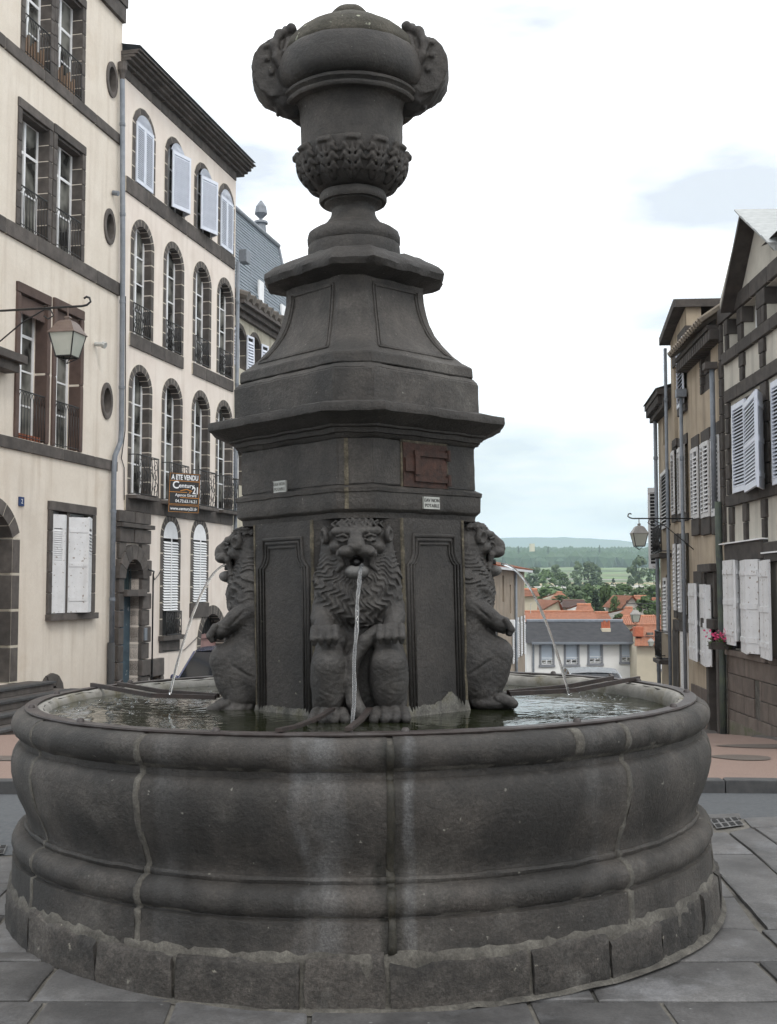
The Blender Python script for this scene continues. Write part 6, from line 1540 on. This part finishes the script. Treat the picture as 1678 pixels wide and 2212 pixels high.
def far_house(name, label, Y, pxl, pxr, py_e, py_r, wallm, roofm, depth=7, base=None, win=(), cut_l=0, cut_r=0, ribs=0, gable=False, group=None, chim=None):
    """house seen square-on: eave at py_e, ridge at py_r, windows as (px0,px1,py0,py1)"""
    a, b = at_y(pxl, py_e, Y), at_y(pxr, py_e, Y); ze = a.z; cx = (a.x + b.x) / 2
    o = thing(name, label, 'house', (cx, Y, 0), 0, group); x0, x1 = a.x - cx, b.x - cx; zb = (gz(Y + depth) if base is None else base) - 1.0
    L_ = lambda px, py: (at_y(px, py, Y).x - cx, at_y(px, py, Y).z)
    if gable:
        xm = L_(gable, py_r)[0]; zr = L_(gable, py_r)[1]
        hol = [arch_loop(L_(w_[0], 0)[0], L_(w_[1], 0)[0], L_(0, w_[3])[1], L_(0, w_[2])[1]) for w_ in win]
        wall(o, 'wall', [(x0, zb), (x1, zb), (x1, ze), (xm, zr), (x0, ze)], hol, wallm, .25)
        bm = bmesh.new(); box(bm, x0, x1, .26, depth, zb, ze); fin('house_body', bm, wallm, o)
        e = .35
        roof_quad('roof_slope', roofm, o, [(x0 - e, -.4, ze - .1), (xm, -.4, zr + .15), (xm, depth, zr + .15), (x0 - e, depth, ze - .1)]); roof_quad('roof_slope', roofm, o, [(xm, -.4, zr + .15), (x1 + e, -.4, ze - .1), (x1 + e, depth, ze - .1), (xm, depth, zr + .15)])
    else:
        zr = zat(py_r, Y + depth / 2)
        hol = [arch_loop(L_(w_[0], 0)[0], L_(w_[1], 0)[0], L_(0, w_[3])[1], L_(0, w_[2])[1]) for w_ in win]
        wall(o, 'wall', [(x0, zb), (x1, zb), (x1, ze), (x0, ze)], hol, wallm, .25)
        bm = bmesh.new(); box(bm, x0, x1, .26, depth, zb, ze); fin('house_body', bm, wallm, o)
        k = (Y + depth / 2) / Y; rl, rr_ = L_(pxl + cut_l, 0)[0] * 1, L_(pxr - cut_r, 0)[0] * 1
        rl = (at_y(pxl + cut_l, py_r, Y + depth / 2).x - cx); rr_ = (at_y(pxr - cut_r, py_r, Y + depth / 2).x - cx)
        roof_quad('roof', roofm, o, [(x0 - .2, -.45, ze), (x1 + .2, -.45, ze), (rr_, depth / 2, zr), (rl, depth / 2, zr)]); roof_quad('roof', roofm, o, [(rl, depth / 2, zr), (rr_, depth / 2, zr), (x1 + .2, depth + .4, ze), (x0 - .2, depth + .4, ze)])
        roof_quad('gable_end', wallm, o, [(x1, -.1, ze - .05), (x1, depth, ze - .05), (min(rr_, x1) - .02, depth / 2, zr - .12)], .1); roof_quad('gable_end', wallm, o, [(x0, -.1, ze - .05), (x0, depth, ze - .05), (max(rl, x0) + .02, depth / 2, zr - .12)], .1)
        if ribs: tile_ribs(o, (x0 - .2, -.45, ze), (x1 + .2, -.45, ze), (rr_, depth / 2, zr), (rl, depth / 2, zr), ribs, (x1 - x0) / ribs * .30, roofm)
        bm = bmesh.new(); tube(bm, [(rl, depth / 2, zr + .05), (rr_, depth / 2, zr + .05)], .12, 6); fin('ridge', bm, roofm if roofm is not M_dslate else M_zinc, o)
    o['_ze'] = ze
    for w_ in win:
        xa_, xb_, z0, z1 = L_(w_[0], 0)[0], L_(w_[1], 0)[0], L_(0, w_[3])[1], L_(0, w_[2])[1]
        window(o, (xa_ + xb_) / 2, xb_ - xa_, z0, z1, .15, 2, 2, M_white if wallm is not M_wwall else M_white)
    return o, L_, cx
# brown building closing the left side of the street
F5 = Fac(1056, 50, 1450, 1)
L5 = F5.root('corner_building', 'tall brown rendered building with a red hipped roof at the bend of the street', 'building')
xe5 = F5.q(1133, 1300)[0]; zt5 = F5.q(1096, 1226)[1]
w5 = [F5.rect(1119, 1123, 1333, 1418), F5.rect(1126, 1130, 1330, 1414), F5.rect(1101, 1104, 1263, 1325), F5.rect(1108, 1113, 1340, 1432), F5.rect(1085, 1089, 1243, 1300)]
M_brr = mat('brown_render', (.22, .175, .13), (.30, .245, .19), 1.2, .95, streak=.7, c3=(.12, .10, .08))
wall(L5, 'wall', [(-.5, -7.5), (xe5, -7.5), (xe5, zt5), (-.5, zt5)], [arch_loop(*r_) for r_ in w5], M_brr, .3)
bm = bmesh.new(); box(bm, -.5, xe5, .31, 9, -7.5, zt5); fin('house_body', bm, M_brr, L5)
for i, r_ in enumerate(w5):
    window(L5, (r_[0] + r_[1]) / 2, r_[1] - r_[0], r_[2], r_[3], .2, 2, 3, fr=.04)
    if i in (0, 1, 3): shutter(L5, r_[0] - .42, .05, r_[0], .05, r_[2], r_[3], M_worn, pitch=.12, split=False); shutter(L5, r_[1], .05, r_[1] + .42, .05, r_[2], r_[3], M_worn, pitch=.12, split=False)
roof_quad('roof', M_orange, L5, [(-.6, -.5, zt5), (xe5 + .4, -.5, zt5), (xe5 - 3.5, 4.5, zt5 + 1.1), (-.6, 4.5, zt5 + 1.1)]); roof_quad('roof', M_orange, L5, [(xe5 + .4, -.5, zt5), (xe5 + .4, 9, zt5), (xe5 - 3.5, 4.5, zt5 + 1.1)])
bx('eave_board', M_white, L5, -.6, xe5 + .35, -.42, -.3, zt5 - .16, zt5 - .04)
pipe(L5, [(F5.q(1110, 1300)[0], -.1, zt5 - .1), (F5.q(1110, 1300)[0], -.1, -6)], .07, clips=False)
bd5 = bx('sign_box', M_white, L5, F5.q(1094, 1330, .5)[0], F5.q(1094, 1330, .5)[0] + .25, -.85, -.05, F5.q(1094, 1365, .4)[1], F5.q(1094, 1338, .4)[1])
# white house with slate roof
wn = [(1157, 1180, 1393, 1436), (1208, 1232, 1392, 1435), (1257, 1281, 1392, 1433), (1324, 1346, 1391, 1430)]
WH, Lw, cw = far_house('white_house', 'white rendered house with dark slate roof and four grey-framed windows', 72, 1137, 1371, 1388, 1343, M_wwall, M_dslate, 8, None, wn, 0, 26)
for w_ in wn:
    a, b, z0, z1 = Lw(w_[0], 0)[0], Lw(w_[1], 0)[0], Lw(0, w_[3])[1], Lw(0, w_[2])[1]
    bx('surround', M_surr, WH, a - .13, a, -.05, .1, z0 - .1, z1 + .12); bx('surround', M_surr, WH, b, b + .13, -.05, .1, z0 - .1, z1 + .12); bx('lintel', M_surr, WH, a - .14, b + .14, -.06, .1, z1, z1 + .14); bx('sill', M_surr, WH, a - .16, b + .16, -.10, .1, z0 - .14, z0)
    bx('roller_blind', mat('pale_blue_blind', (.55, .62, .70)), WH, a, b, .08, .12, z0 + .3, z1)
    bm = bmesh.new()
    for q in range(3): tube(bm, [(a, -.12, z0 + .12 + q * .15), (b, -.12, z0 + .12 + q * .15)], .016, 5)
    tube(bm, [(a, -.12, z0 + .05), (b, -.12, z0 + .42)], .012, 5); fin('window_rail', bm, M_white, WH)
bx('gutter', M_zinc, WH, Lw(1135, 0)[0], Lw(1374, 0)[0], -.6, -.42, Lw(0, 1391)[1], Lw(0, 1386)[1])
bm = bmesh.new(); tube(bm, [(Lw(1369, 0)[0], -.12, Lw(0, 1390)[1]), (Lw(1369, 0)[0], -.12, -8)], .06, 6); fin('downpipe', bm, M_zinc, WH); bm = bmesh.new(); tube(bm, [(Lw(1140, 0)[0], -.12, Lw(0, 1392)[1]), (Lw(1140, 0)[0], -.12, -8)], .06, 6); fin('downpipe', bm, M_zinc, WH)
c0_, c1_ = at_y(1283, 0, 74).x - cw, at_y(1301, 0, 74).x - cw; zc0_, zc1_ = zat(1381, 74), zat(1357, 74)
bx('chimney', M_bwall, WH, c0_, c1_, 1.8, 2.4, zc0_ - .3, zc1_)
for i in range(4):
    bm = bmesh.new(); lathe(bm, [(.085, 0), (.075, .38), (.10, .40)], 8, cx=c0_ + .07 + i * .14, cy=2.1)
    for v in bm.verts: v.co.z = v.co.z * (1 + .2 * (i % 2)) + zc1_
    fin('chimney_pot', bm, M_terra, WH)
# beige house with tiled roof, right of it
BH, Lb, cb_ = far_house('beige_house', 'beige house with orange tiled roof and one bright white shuttered window', 70, 1375, 1445, 1395, 1352, M_bwall, M_orange, 7, None, [(1401, 1421, 1414, 1445)], 0, 0, 26)
a, b, z0, z1 = Lb(1401, 0)[0], Lb(1421, 0)[0], Lb(0, 1445)[1], Lb(0, 1414)[1]
for k in range(2): bx('shutter', M_white, BH, a + (b - a) * k / 2 + .005, a + (b - a) * (k + 1) / 2 - .005, -.06, -.01, z0, z1)
for s_ in ((a - .12, a, z0 - .1, z1 + .1), (b, b + .12, z0 - .1, z1 + .1), (a - .13, b + .13, z1, z1 + .13), (a - .13, b + .13, z0 - .15, z0)): bx('surround', M_surr, BH, s_[0], s_[1], -.04, .1, s_[2], s_[3])
q = at_y(1404, 1335, 71); o = bx('rooflight', M_glass, BH, -.2 + q.x - cb_, .2 + q.x - cb_, 1.0, 1.3, zat(1372, 71.2), zat(1366, 71.2))
a = at_y(1378, 1380, 71).x - cb_; bx('chimney', M_terra, BH, a - .25, a + .3, .8, 1.4, zat(1375, 71), zat(1354, 71))
# roofs behind, nearest first
far_house('long_tiled_house', 'long low roof of ribbed orange tiles just behind the white house', 86, 1120, 1284, 1343, 1323, M_bwall, M_orange, 8, -7, (), 0, 2, 58)
far_house('small_tiled_house', 'small plain orange roof at the right end of the long ribbed roof', 88, 1284, 1316, 1342, 1325, M_bwall, M_orange, 6, -7, (), 0, 3)
far_house('pink_roofed_house', 'low house with pale pinkish tiles behind the beige house', 84, 1340, 1440, 1350, 1333, M_bwall, M_orange, 7, -7, (), 6, 0, 24)
far_house('gabled_barn', 'cream gabled barn with red tiled roof amid the trees', 118, 1166, 1212, 1322, 1300, M_bwall, M_orange, 16, -7, (), gable=1206)
far_house('red_roofed_house', 'brown red roofed house beside the cream gabled barn', 124, 1213, 1268, 1312, 1298, M_gwall, M_brownroof, 9, -7, (), 2, 6)
far_house('low_red_house', 'small red roof low against the dark conifer', 112, 1246, 1276, 1318, 1307, M_wwall, M_orange, 6, -7, ())
far_house('cream_house', 'cream house with orange roof at the left behind the brown building', 112, 1090, 1160, 1288, 1274, M_bwall, M_orange, 7, -7, ())
far_house('hipped_house', 'orange hipped roof among trees left of centre', 150, 1190, 1226, 1293, 1280, M_bwall, M_orange, 8, -7, (), 12, 12)
far_house('dark_roofed_house', 'house with dark brown roof right of the conifer', 140, 1322, 1354, 1310, 1294, M_wwall, M_brownroof, 8, -7, (), 8, 8)
far_house('orange_gabled_house', 'grey gabled house with bright orange roof and one window', 108, 1347, 1384, 1312, 1290, M_gwall, M_orange, 9, -7, [(1359, 1367, 1300, 1310)], gable=1365)
far_house('orange_roofed_house', 'bright orange roof facing the street behind the lanterns', 114, 1366, 1396, 1310, 1289, M_gwall, M_orange, 8, -7, (), 3, 0)
far_house('terracotta_house', 'terracotta roof lower right of the conifer', 100, 1332, 1366, 1331, 1314, M_gwall, M_orange, 7, -7, (), 18, 0)
far_house('edge_house', 'orange roof showing at the foot of the right-hand buildings', 120, 1408, 1440, 1306, 1294, M_gwall, M_orange, 7, -7, ())
far_house('hill_house', 'small pinkish house high on the wooded ridge', 1500, 1146, 1155, 1191, 1188, M_bwall, M_brownroof, 14, 60, ())
far_house('far_villa', 'far villa with a pale red roof below the fields', 260, 1362, 1400, 1281, 1275, M_bwall, M_brownroof, 12, -4, ())
far_house('pale_villa', 'pale villa roof half hidden by the trees at the meadow edge', 240, 1360, 1394, 1276, 1271, M_bwall, M_orange, 10, -4, ()) if False else None
# trees
def leaf_mat(nm, c1, c2): return mat(nm, c1, c2, .35, .9, rnd=.2, patch=(tuple(x * 1.45 for x in c2), .9, .58, .5))
M_l1 = leaf_mat('foliage_green', (.062, .098, .036), (.095, .150, .056)); M_l2 = leaf_mat('foliage_grey_green', (.080, .118, .064), (.120, .165, .090)); M_l3 = leaf_mat('foliage_dark', (.020, .038, .020), (.034, .055, .030))
M_bark = mat('bark', (.05, .04, .03))
def crown(seed, n, kind, m, leaf=.075):
    """crown of unit height: leaf clumps spread through an uneven volume"""
    r_ = random.Random(seed); bm = bmesh.new(); clumps = []
    for k in range(26 if kind != 'poplar' else 34):
        z = r_.random() ** .8; a = r_.uniform(0, 2 * PI)
        if kind == 'poplar': R_ = .20 * math.sin(PI * min(1, z * .85 + .12)) ** .6 * r_.uniform(.5, 1.15)
        elif kind == 'cone': R_ = .30 * (1 - z) * r_.uniform(.6, 1.1)
        else: R_ = .46 * math.sin(PI * min(1, z * .72 + .22)) ** .7 * r_.uniform(.35, 1.1)
        clumps.append((R_ * math.cos(a), R_ * math.sin(a), z, r_.uniform(.08, .17) * (.7 if kind != 'round' else 1.1)))
    for i in range(n):
        c = clumps[i % len(clumps)]; d = Vector((r_.gauss(0, 1), r_.gauss(0, 1), r_.gauss(0, 1))).normalized() * c[3] * r_.uniform(.55, 1)
        p = Vector((c[0], c[1], c[2])) + d; p.z = max(.04, p.z); nrm = (d.normalized() + Vector((r_.uniform(-.6, .6), r_.uniform(-.6, .6), r_.uniform(-.2, .8)))).normalized()
        q = Matrix.Translation(p) @ nrm.to_track_quat('Z', 'Y').to_matrix().to_4x4() @ Matrix.Rotation(r_.uniform(0, 6), 4, 'Z'); s_ = leaf * r_.uniform(.5, 1.1)
        bm.faces.new([bm.verts.new(q @ Vector(v)) for v in ((-s_, -s_ * .3, 0), (0, -s_ * .8, .01), (s_, 0, 0), (.2 * s_, s_ * .7, .01), (-.6 * s_, s_ * .5, 0))])
    me = bpy.data.meshes.new('crown'); bm.to_mesh(me); bm.free(); me.materials.append(m); return me
CR = {('poplar', 0): crown(1, 1500, 'poplar', M_l2, .05), ('poplar', 1): crown(2, 1500, 'poplar', M_l2, .05), ('round', 0): crown(3, 1600, 'round', M_l1), ('round', 1): crown(4, 1600, 'round', M_l2), ('round', 2): crown(5, 1600, 'round', M_l1), ('cone', 0): crown(6, 1700, 'cone', M_l3, .06)}
bm = bmesh.new(); tube(bm, [(0, 0, -.1), (.01, 0, .25), (-.01, .01, .6), (0, 0, .85)], [.030, .024, .014, .004], 7)
for a in range(6): tube(bm, [(0, 0, .25 + .08 * a), (.16 * math.cos(a * 2.1), .16 * math.sin(a * 2.1), .45 + .08 * a)], [.012, .003], 5)
trunk_me = bpy.data.meshes.new('trunk'); bm.to_mesh(trunk_me); bm.free(); trunk_me.materials.append(M_bark)
rt_ = random.Random(4)
def tree(kind, v, px, pyb, pyt, Y, wd, label, nm='tree', group='trees in the valley'):
    b = at_y(px, pyb, Y); H = zat(pyt, Y) - b.z; W_ = wd / FOC * Y
    o = thing(nm, label, 'tree', (b.x, Y, b.z), rt_.uniform(0, 6), group)
    base = {'poplar': .46, 'round': 1.02, 'cone': .62}[kind]; s_ = W_ / base
    c = inst('crown', CR[(kind, v)], o, (0, 0, H * .04), (0, 0, 0), (s_, s_, H * .96)); inst('trunk', trunk_me, o, (0, 0, 0), (0, 0, 0), (s_ * .7, s_ * .7, H * .9)); return o
TR = [('poplar', 0, 1245, 1270, 1215, 470, 26, 'tall poplar left of a pair in the middle of the fields'), ('poplar', 1, 1272, 1270, 1216, 455, 30, 'broad poplar right of a pair in the middle of the fields'), ('poplar', 0, 1288, 1266, 1222, 480, 22, 'slimmer poplar leaning on the right of the pair'),
      ('round', 1, 1380, 1263, 1206, 440, 46, 'large round grey-green tree below the big lantern'), ('round', 0, 1412, 1264, 1224, 450, 36, 'tree beside the large round tree, at the street edge'),
      ('round', 1, 1152, 1268, 1228, 430, 40, 'left-most bushy tree in the fields'), ('round', 0, 1178, 1268, 1232, 420, 38, 'second bushy tree from the left in the fields'), ('poplar', 1, 1200, 1266, 1222, 440, 22, 'narrow upright tree amid the left bushes'), ('round', 2, 1215, 1268, 1238, 425, 30, 'bushy tree right of the narrow upright tree'),
      ('cone', 0, 1286, 1330, 1278, 120, 30, 'dark conifer in the middle of the village'), ('round', 0, 1310, 1334, 1268, 122, 32, 'tall green tree right of the dark conifer'), ('round', 2, 1328, 1332, 1290, 110, 22, 'small tree before the terracotta roof'),
      ('round', 0, 1140, 1320, 1280, 118, 40, 'tree behind the brown building'), ('round', 2, 1176, 1296, 1270, 190, 40, 'tree between cream house and hipped roof'), ('round', 0, 1212, 1300, 1286, 140, 34, 'bush before the orange hipped roof'),
      ('round', 1, 1240, 1294, 1266, 200, 44, 'tree clump behind the brown red roof'), ('round', 0, 1268, 1292, 1262, 210, 36, 'tree left of the conifer top'), ('round', 2, 1345, 1292, 1262, 200, 50, 'broad tree over the dark brown roof'), ('round', 0, 1378, 1292, 1272, 190, 36, 'tree behind the bright orange roofs'), ('round', 2, 1412, 1296, 1266, 180, 44, 'trees at the foot of the right-hand row'),
      ('round', 0, 1395, 1336, 1290, 100, 46, 'bright green tree beside the middle lantern'), ('round', 2, 1420, 1332, 1298, 96, 34, 'bush at the right end of the village'), ('round', 0, 1338, 1342, 1326, 92, 26, 'small bush in front of the pinkish roof'),
      ('round', 1, 1298, 1272, 1258, 380, 24, 'small bush right of the poplars'), ('cone', 0, 1325, 1264, 1250, 500, 12, 'small dark tree standing alone in the field'), ('round', 0, 1362, 1266, 1252, 420, 22, 'low bush at the foot of the round tree'),
      ('cone', 0, 1295, 1200, 1179, 1650, 6, 'lone cypress on the wooded ridge'), ('cone', 0, 1184, 1200, 1182, 1600, 6, 'cypress beside the house on the ridge'), ('cone', 0, 1120, 1198, 1181, 1600, 6, 'cypress at the left end of the ridge')]
for a in TR: tree(*a[:7], a[7])
# hedges and undergrowth filling the village gaps
bm = bmesh.new(); ru = random.Random(9)
for k in range(330):
    Y = ru.choice((104, 130, 165, 220, 300)) * ru.uniform(.95, 1.05); px = ru.uniform(1080, 1450); b = at_y(px, 1270, Y); zb = gz(Y); h = ru.uniform(2.2, 5.5) * (1 if Y > 150 else .75); w_ = ru.uniform(1.6, 3.6)
    for i in range(46):
        d = Vector((ru.gauss(0, 1), ru.gauss(0, 1), ru.gauss(0, 1))).normalized() * ru.uniform(.6, 1); p = Vector((b.x + d.x * w_, Y + d.y * w_, zb + h * .5 + d.z * h * .5)); s_ = ru.uniform(.25, .6) * (Y / 150) ** .6
        q = Matrix.Translation(p) @ (d + Vector((0, 0, .5))).normalized().to_track_quat('Z', 'Y').to_matrix().to_4x4(); bm.faces.new([bm.verts.new(q @ Vector(v)) for v in ((-s_, 0, 0), (0, -s_, 0), (s_, 0, 0), (0, s_, 0))])
fin('undergrowth', bm, M_l1, None, kind='stuff', rec=False)
# wooded ridge: thousands of crowns read as one mass
M_wood = mat('woodland', (.026, .058, .022), (.055, .098, .036), .012, .95, patch=((.085, .115, .05), .03, .55, .6))
bm = bmesh.new(); rw = random.Random(12)
ico = bmesh.new(); bmesh.ops.create_icosphere(ico, subdivisions=1, radius=1); iv = [v.co.copy() for v in ico.verts]; fv = [[v.index for v in f.verts] for f in ico.faces]; ico.free()
vv, ff = [], []
for k in range(5200):
    t = rw.random(); Y = 1560 + 760 * t ** .8 + rw.uniform(-20, 20); px = rw.uniform(950, 1560); x = (px - CX) / FOC * Y
    if mnoise.noise(Vector((x / 90, Y / 60, 3))) < -.42 and Y < 2050: continue
    s_ = rw.uniform(8, 15); zb = gz(Y) + s_ * .5; n0 = len(vv)
    for v in iv: q = v * s_ * rw.uniform(.75, 1.15); vv.append((x + q.x, Y + q.y, zb + q.z * 1.05))
    ff += [[i + n0 for i in f] for f in fv]
me = bpy.data.meshes.new('woods'); me.from_pydata(vv, [], ff); me.materials.append(M_wood); o = bpy.data.objects.new('woods', me); link(o); o['kind'] = 'stuff'
# blue hills closing the view
bm = bmesh.new(); prev = None; M_hill = mat('hill_slope', (.045, .075, .040), (.10, .12, .06), .0016, .95, patch=((.16, .17, .09), .004, .56, .6))
for j, Y in enumerate((5200, 5600, 6000, 6600)):
    row = []
    for k in range(121):
        x = -4200 + 8400 * k / 120; px = CX + x / 6000 * FOC
        top = zat(1163 + 10 * max(0, min(1, (px - 1270) / 180)) + 2.0 * mnoise.noise(Vector((px / 40, 0, 0))) + 5 * mnoise.noise(Vector((px / 260, 4, 0))), 6000)
        row.append(bm.verts.new((x, Y, 40 if j == 0 else (top * .62 if j == 1 else (top if j == 2 else top * .7)) + (12 * mnoise.noise(Vector((x / 160, Y / 90, 0))) if 0 < j < 2 else 0))))
    if prev:
        for k in range(120): bm.faces.new((prev[k], prev[k + 1], row[k + 1], row[k]))
    prev = row
fin('hills', bm, M_hill, None, smooth=True, kind='structure')
# field strips: maize rows and a pale track, laid on the slope
def field(px0, px1, Y0, Y1, m, dz=.6, nm='field'):
    bm = bmesh.new(); g = []
    for i in range(13):
        px = px0 + (px1 - px0) * i / 12; row = []
        for j in range(5):
            Y = Y0 + (Y1 - Y0) * j / 4; x = (px - CX) / FOC * Y; dzz = 1.2 * mnoise.noise(Vector((x / 150, Y / 300, 0))) * min(1, (Y - 250) / 400) * (1 + Y / 700); row.append(bm.verts.new((x, Y, gz(Y) + dzz + dz)))
        g.append(row)
    for q, s_ in zip(g, g[1:]):
        for j in range(4): bm.faces.new((q[j], s_[j], s_[j + 1], q[j + 1]))
    return fin(nm, bm, m, None, kind='structure')
M_f1 = mat('maize', (.085, .125, .045), (.12, .16, .065), .08, .95); M_f2 = mat('stubble', (.30, .26, .14), (.36, .31, .18), .05, .95); M_f3 = mat('pasture', (.12, .185, .060), (.165, .23, .085), .05, .95); M_f4 = mat('track', (.34, .33, .29), (.40, .38, .34), .05, .95)
for a in ((1000, 1500, 600, 690, M_f4), (1000, 1500, 700, 760, M_f2), (1000, 1500, 775, 880, M_f1), (1000, 1500, 900, 925, M_f4), (1000, 1500, 940, 1080, M_f3), (1000, 1500, 1100, 1190, M_f1), (1000, 1500, 1210, 1290, M_f3), (1000, 1500, 1310, 1380, M_f1), (1000, 1500, 1400, 1500, M_f3), (1280, 1500, 520, 590, M_f2), (1000, 1230, 330, 420, M_f3)): field(*a)
# street poles
for px, Y, t, b, lb in ((1227, 520, 1236, 1262, 'pale utility pole in the fields left of the poplars'), (1184, 125, 1283, 1312, 'street lamp pole among the left village trees'), (1349, 130, 1283, 1305, 'thin pole beside the dark roofed house'), (1146, 84, 1303, 1325, 'thin pole above the long tiled roof')):
    p = at_y(px, b, Y); bm = bmesh.new(); r_ = .00022 * Y; tube(bm, [(0, 0, 0), (0, 0, zat(t, Y) - p.z)], [r_ * 1.3, r_], 6); tube(bm, [(0, 0, zat(t, Y) - p.z - .1), (r_ * 8, 0, zat(t, Y) - p.z)], r_, 6); o = fin('utility_pole', bm, M_gwall, None, loc=p); tag(o, lb, 'pole')

# ------------------------------------------------------------------ cars beyond the fountain
M_cglass = mat('car_glass', (.012, .014, .018), rough_=.06, spec=.8)
M_tyre = mat('tyre', (.012, .012, .012), rough_=.8); M_rim = mat('wheel_rim', (.35, .36, .38), rough_=.35, metal=.8)
def car(label, paint, loc, rz, tall=1.0):
    """front at -y; body lofted through cross-sections along its length"""
    o = thing('parked_car', label, 'car', loc, rz, None)
    secs = [(-2.05, .35, .62, .62), (-1.95, .28, .76, .74), (-1.2, .24, .82, .90), (-.75, .22, .84, .97), (.9, .22, .84, 1.0), (1.85, .24, .82, 1.0), (2.0, .32, .74, .90)]
    bm = bmesh.new(); rings = []
    for y, zb, hw, zt in secs:
        zt *= tall; rings.append([bm.verts.new(v) for v in ((-hw * .8, y, zb), (hw * .8, y, zb), (hw, y, zb + .15), (hw * 1.02, y, (zb + zt) / 2), (hw * .93, y, zt), (hw * .5, y, zt + .03), (-hw * .5, y, zt + .03), (-hw * .93, y, zt), (-hw * 1.02, y, (zb + zt) / 2), (-hw, y, zb + .15))])
    for a, b in zip(rings, rings[1:]):
        for k in range(10): bm.faces.new((a[k], a[(k + 1) % 10], b[(k + 1) % 10], b[k]))
    bm.faces.new(rings[0][::-1]); bm.faces.new(rings[-1]); bmesh.ops.subdivide_edges(bm, edges=bm.edges[:], cuts=1, use_grid_fill=True, smooth=.6); fin('body', bm, paint, o, smooth='auto')
    T_ = 1.48 * tall
    cab = [(-.95, .78, .97 * tall), (-.25, .60, T_ - .06), (.1, .62, T_), (1.2, .62, T_ - .01), (1.55, .60, T_ - .10), (1.95, .74, .98 * tall)]
    bm = bmesh.new(); L_ = []; 
    for y, hw, z in cab: L_.append([bm.verts.new((-hw, y, z)), bm.verts.new((hw, y, z))])
    low = []
    for y, hw, z in cab: low.append([bm.verts.new((-.80, y, .95 * tall)), bm.verts.new((.80, y, .95 * tall))])
    for (a, b), (c, d) in zip(zip(L_, low), zip(L_[1:], low[1:])):
        bm.faces.new((a[0], a[1], c[1], c[0])); bm.faces.new((a[0], c[0], d[0], b[0])); bm.faces.new((a[1], b[1], d[1], c[1]))
    fin('windows', bm, M_cglass, o)
    bm = bmesh.new(); g = []
    for i in range(9):
        y = -.22 + 1.72 * i / 8; z = T_ + .02 - .08 * abs((y - .6) / .86) ** 2.4; g.append([bm.verts.new((x, y, z + .035 * (1 - (x / .63) ** 2))) for x in [-.64 + 1.28 * k / 8 for k in range(9)]])
    for q_, s_ in zip(g, g[1:]):
        for k in range(8): bm.faces.new((q_[k], q_[k + 1], s_[k + 1], s_[k]))
    bmesh.ops.solidify(bm, geom=bm.faces[:], thickness=.03); fin('car_roof', bm, paint, o, smooth='auto')
    for s_ in (-1, 1):
        for y0, y1, z1 in ((-.95, -.25, T_ - .05), (1.98, 1.52, T_ - .09), (.55, .55, T_ - .02)):
            bm = bmesh.new(); tube(bm, [(s_ * .80, y0, .96 * tall), (s_ * .625, y1, z1)], .022, 6); fin('pillar', bm, paint, o)
        bm = bmesh.new(); tube(bm, [(s_ * .84, -.70, 1.0 * tall), (s_ * 1.0, -.68, 1.03 * tall)], .06, 6); fin('wing_mirror', bm, paint, o, smooth=True)
        for y in (-1.3, 1.3):
            bm = bmesh.new(); tube(bm, [(s_ * .66, y, .31), (s_ * .84, y, .31)], .31, 18); w_ = fin('wheel', bm, M_tyre, o, smooth='auto'); bm = bmesh.new(); tube(bm, [(s_ * .80, y, .31), (s_ * .85, y, .31)], .19, 14); fin('wheel_rim', bm, M_rim, w_, smooth='auto')
        bm = bmesh.new(); box(bm, s_ * .45, s_ * .72, -2.06, -1.9, .58, .72); fin('headlight', bm, mat('lamp_glass', (.6, .62, .64), rough_=.2), o)
    bm = bmesh.new(); box(bm, -.26, .26, -2.09, -2.0, .42, .53); fin('number_plate', bm, M_white, o)
    return o
pl_ = mat('purple_paint', (.035, .022, .030), (.05, .03, .04), 2, .25, spec=.7); bl_ = mat('silver_paint', (.42, .44, .46), (.46, .48, .5), 2, .25, metal=.3)
q = at_y(492, 1400, 26.5); zc = zat(1394, 25.4); car('dark purple people carrier parked below the cream house, beyond the basin', mat('blue_purple_paint', (.045, .050, .10), (.06, .065, .13), 2, .25, spec=.7), (q.x, 26.0, gz(26) - .02), R(-8), tall=(zc - gz(25.4)) / 1.50)
q = at_y(1286, 1455, 30); car('silver car of which only the roof shows over the rim', bl_, (q.x, 30.3, gz(30.3) - .02), R(-3), tall=(zat(1448, 30) - gz(30.3)) / 1.50)

# ------------------------------------------------------------------ air: pale haze filling the valley
M_hz = bpy.data.materials.new('haze'); M_hz.use_nodes = True
_n, _l = M_hz.node_tree.nodes, M_hz.node_tree.links
for n in list(_n):
    if n.type == 'BSDF_PRINCIPLED': _n.remove(n)
pv = _n.new('ShaderNodeVolumePrincipled'); pv.inputs['Color'].default_value = (.70, .87, 1.0, 1); pv.inputs['Density'].default_value = .00019; pv.inputs['Anisotropy'].default_value = .2
_l.new(pv.outputs[0], [n for n in _n if n.type == 'OUTPUT_MATERIAL'][0].inputs['Volume'])
bm = bmesh.new(); box(bm, -7500, 7500, -300, 7300, -9.5, 400); fin('haze', bm, M_hz, None, kind='stuff')
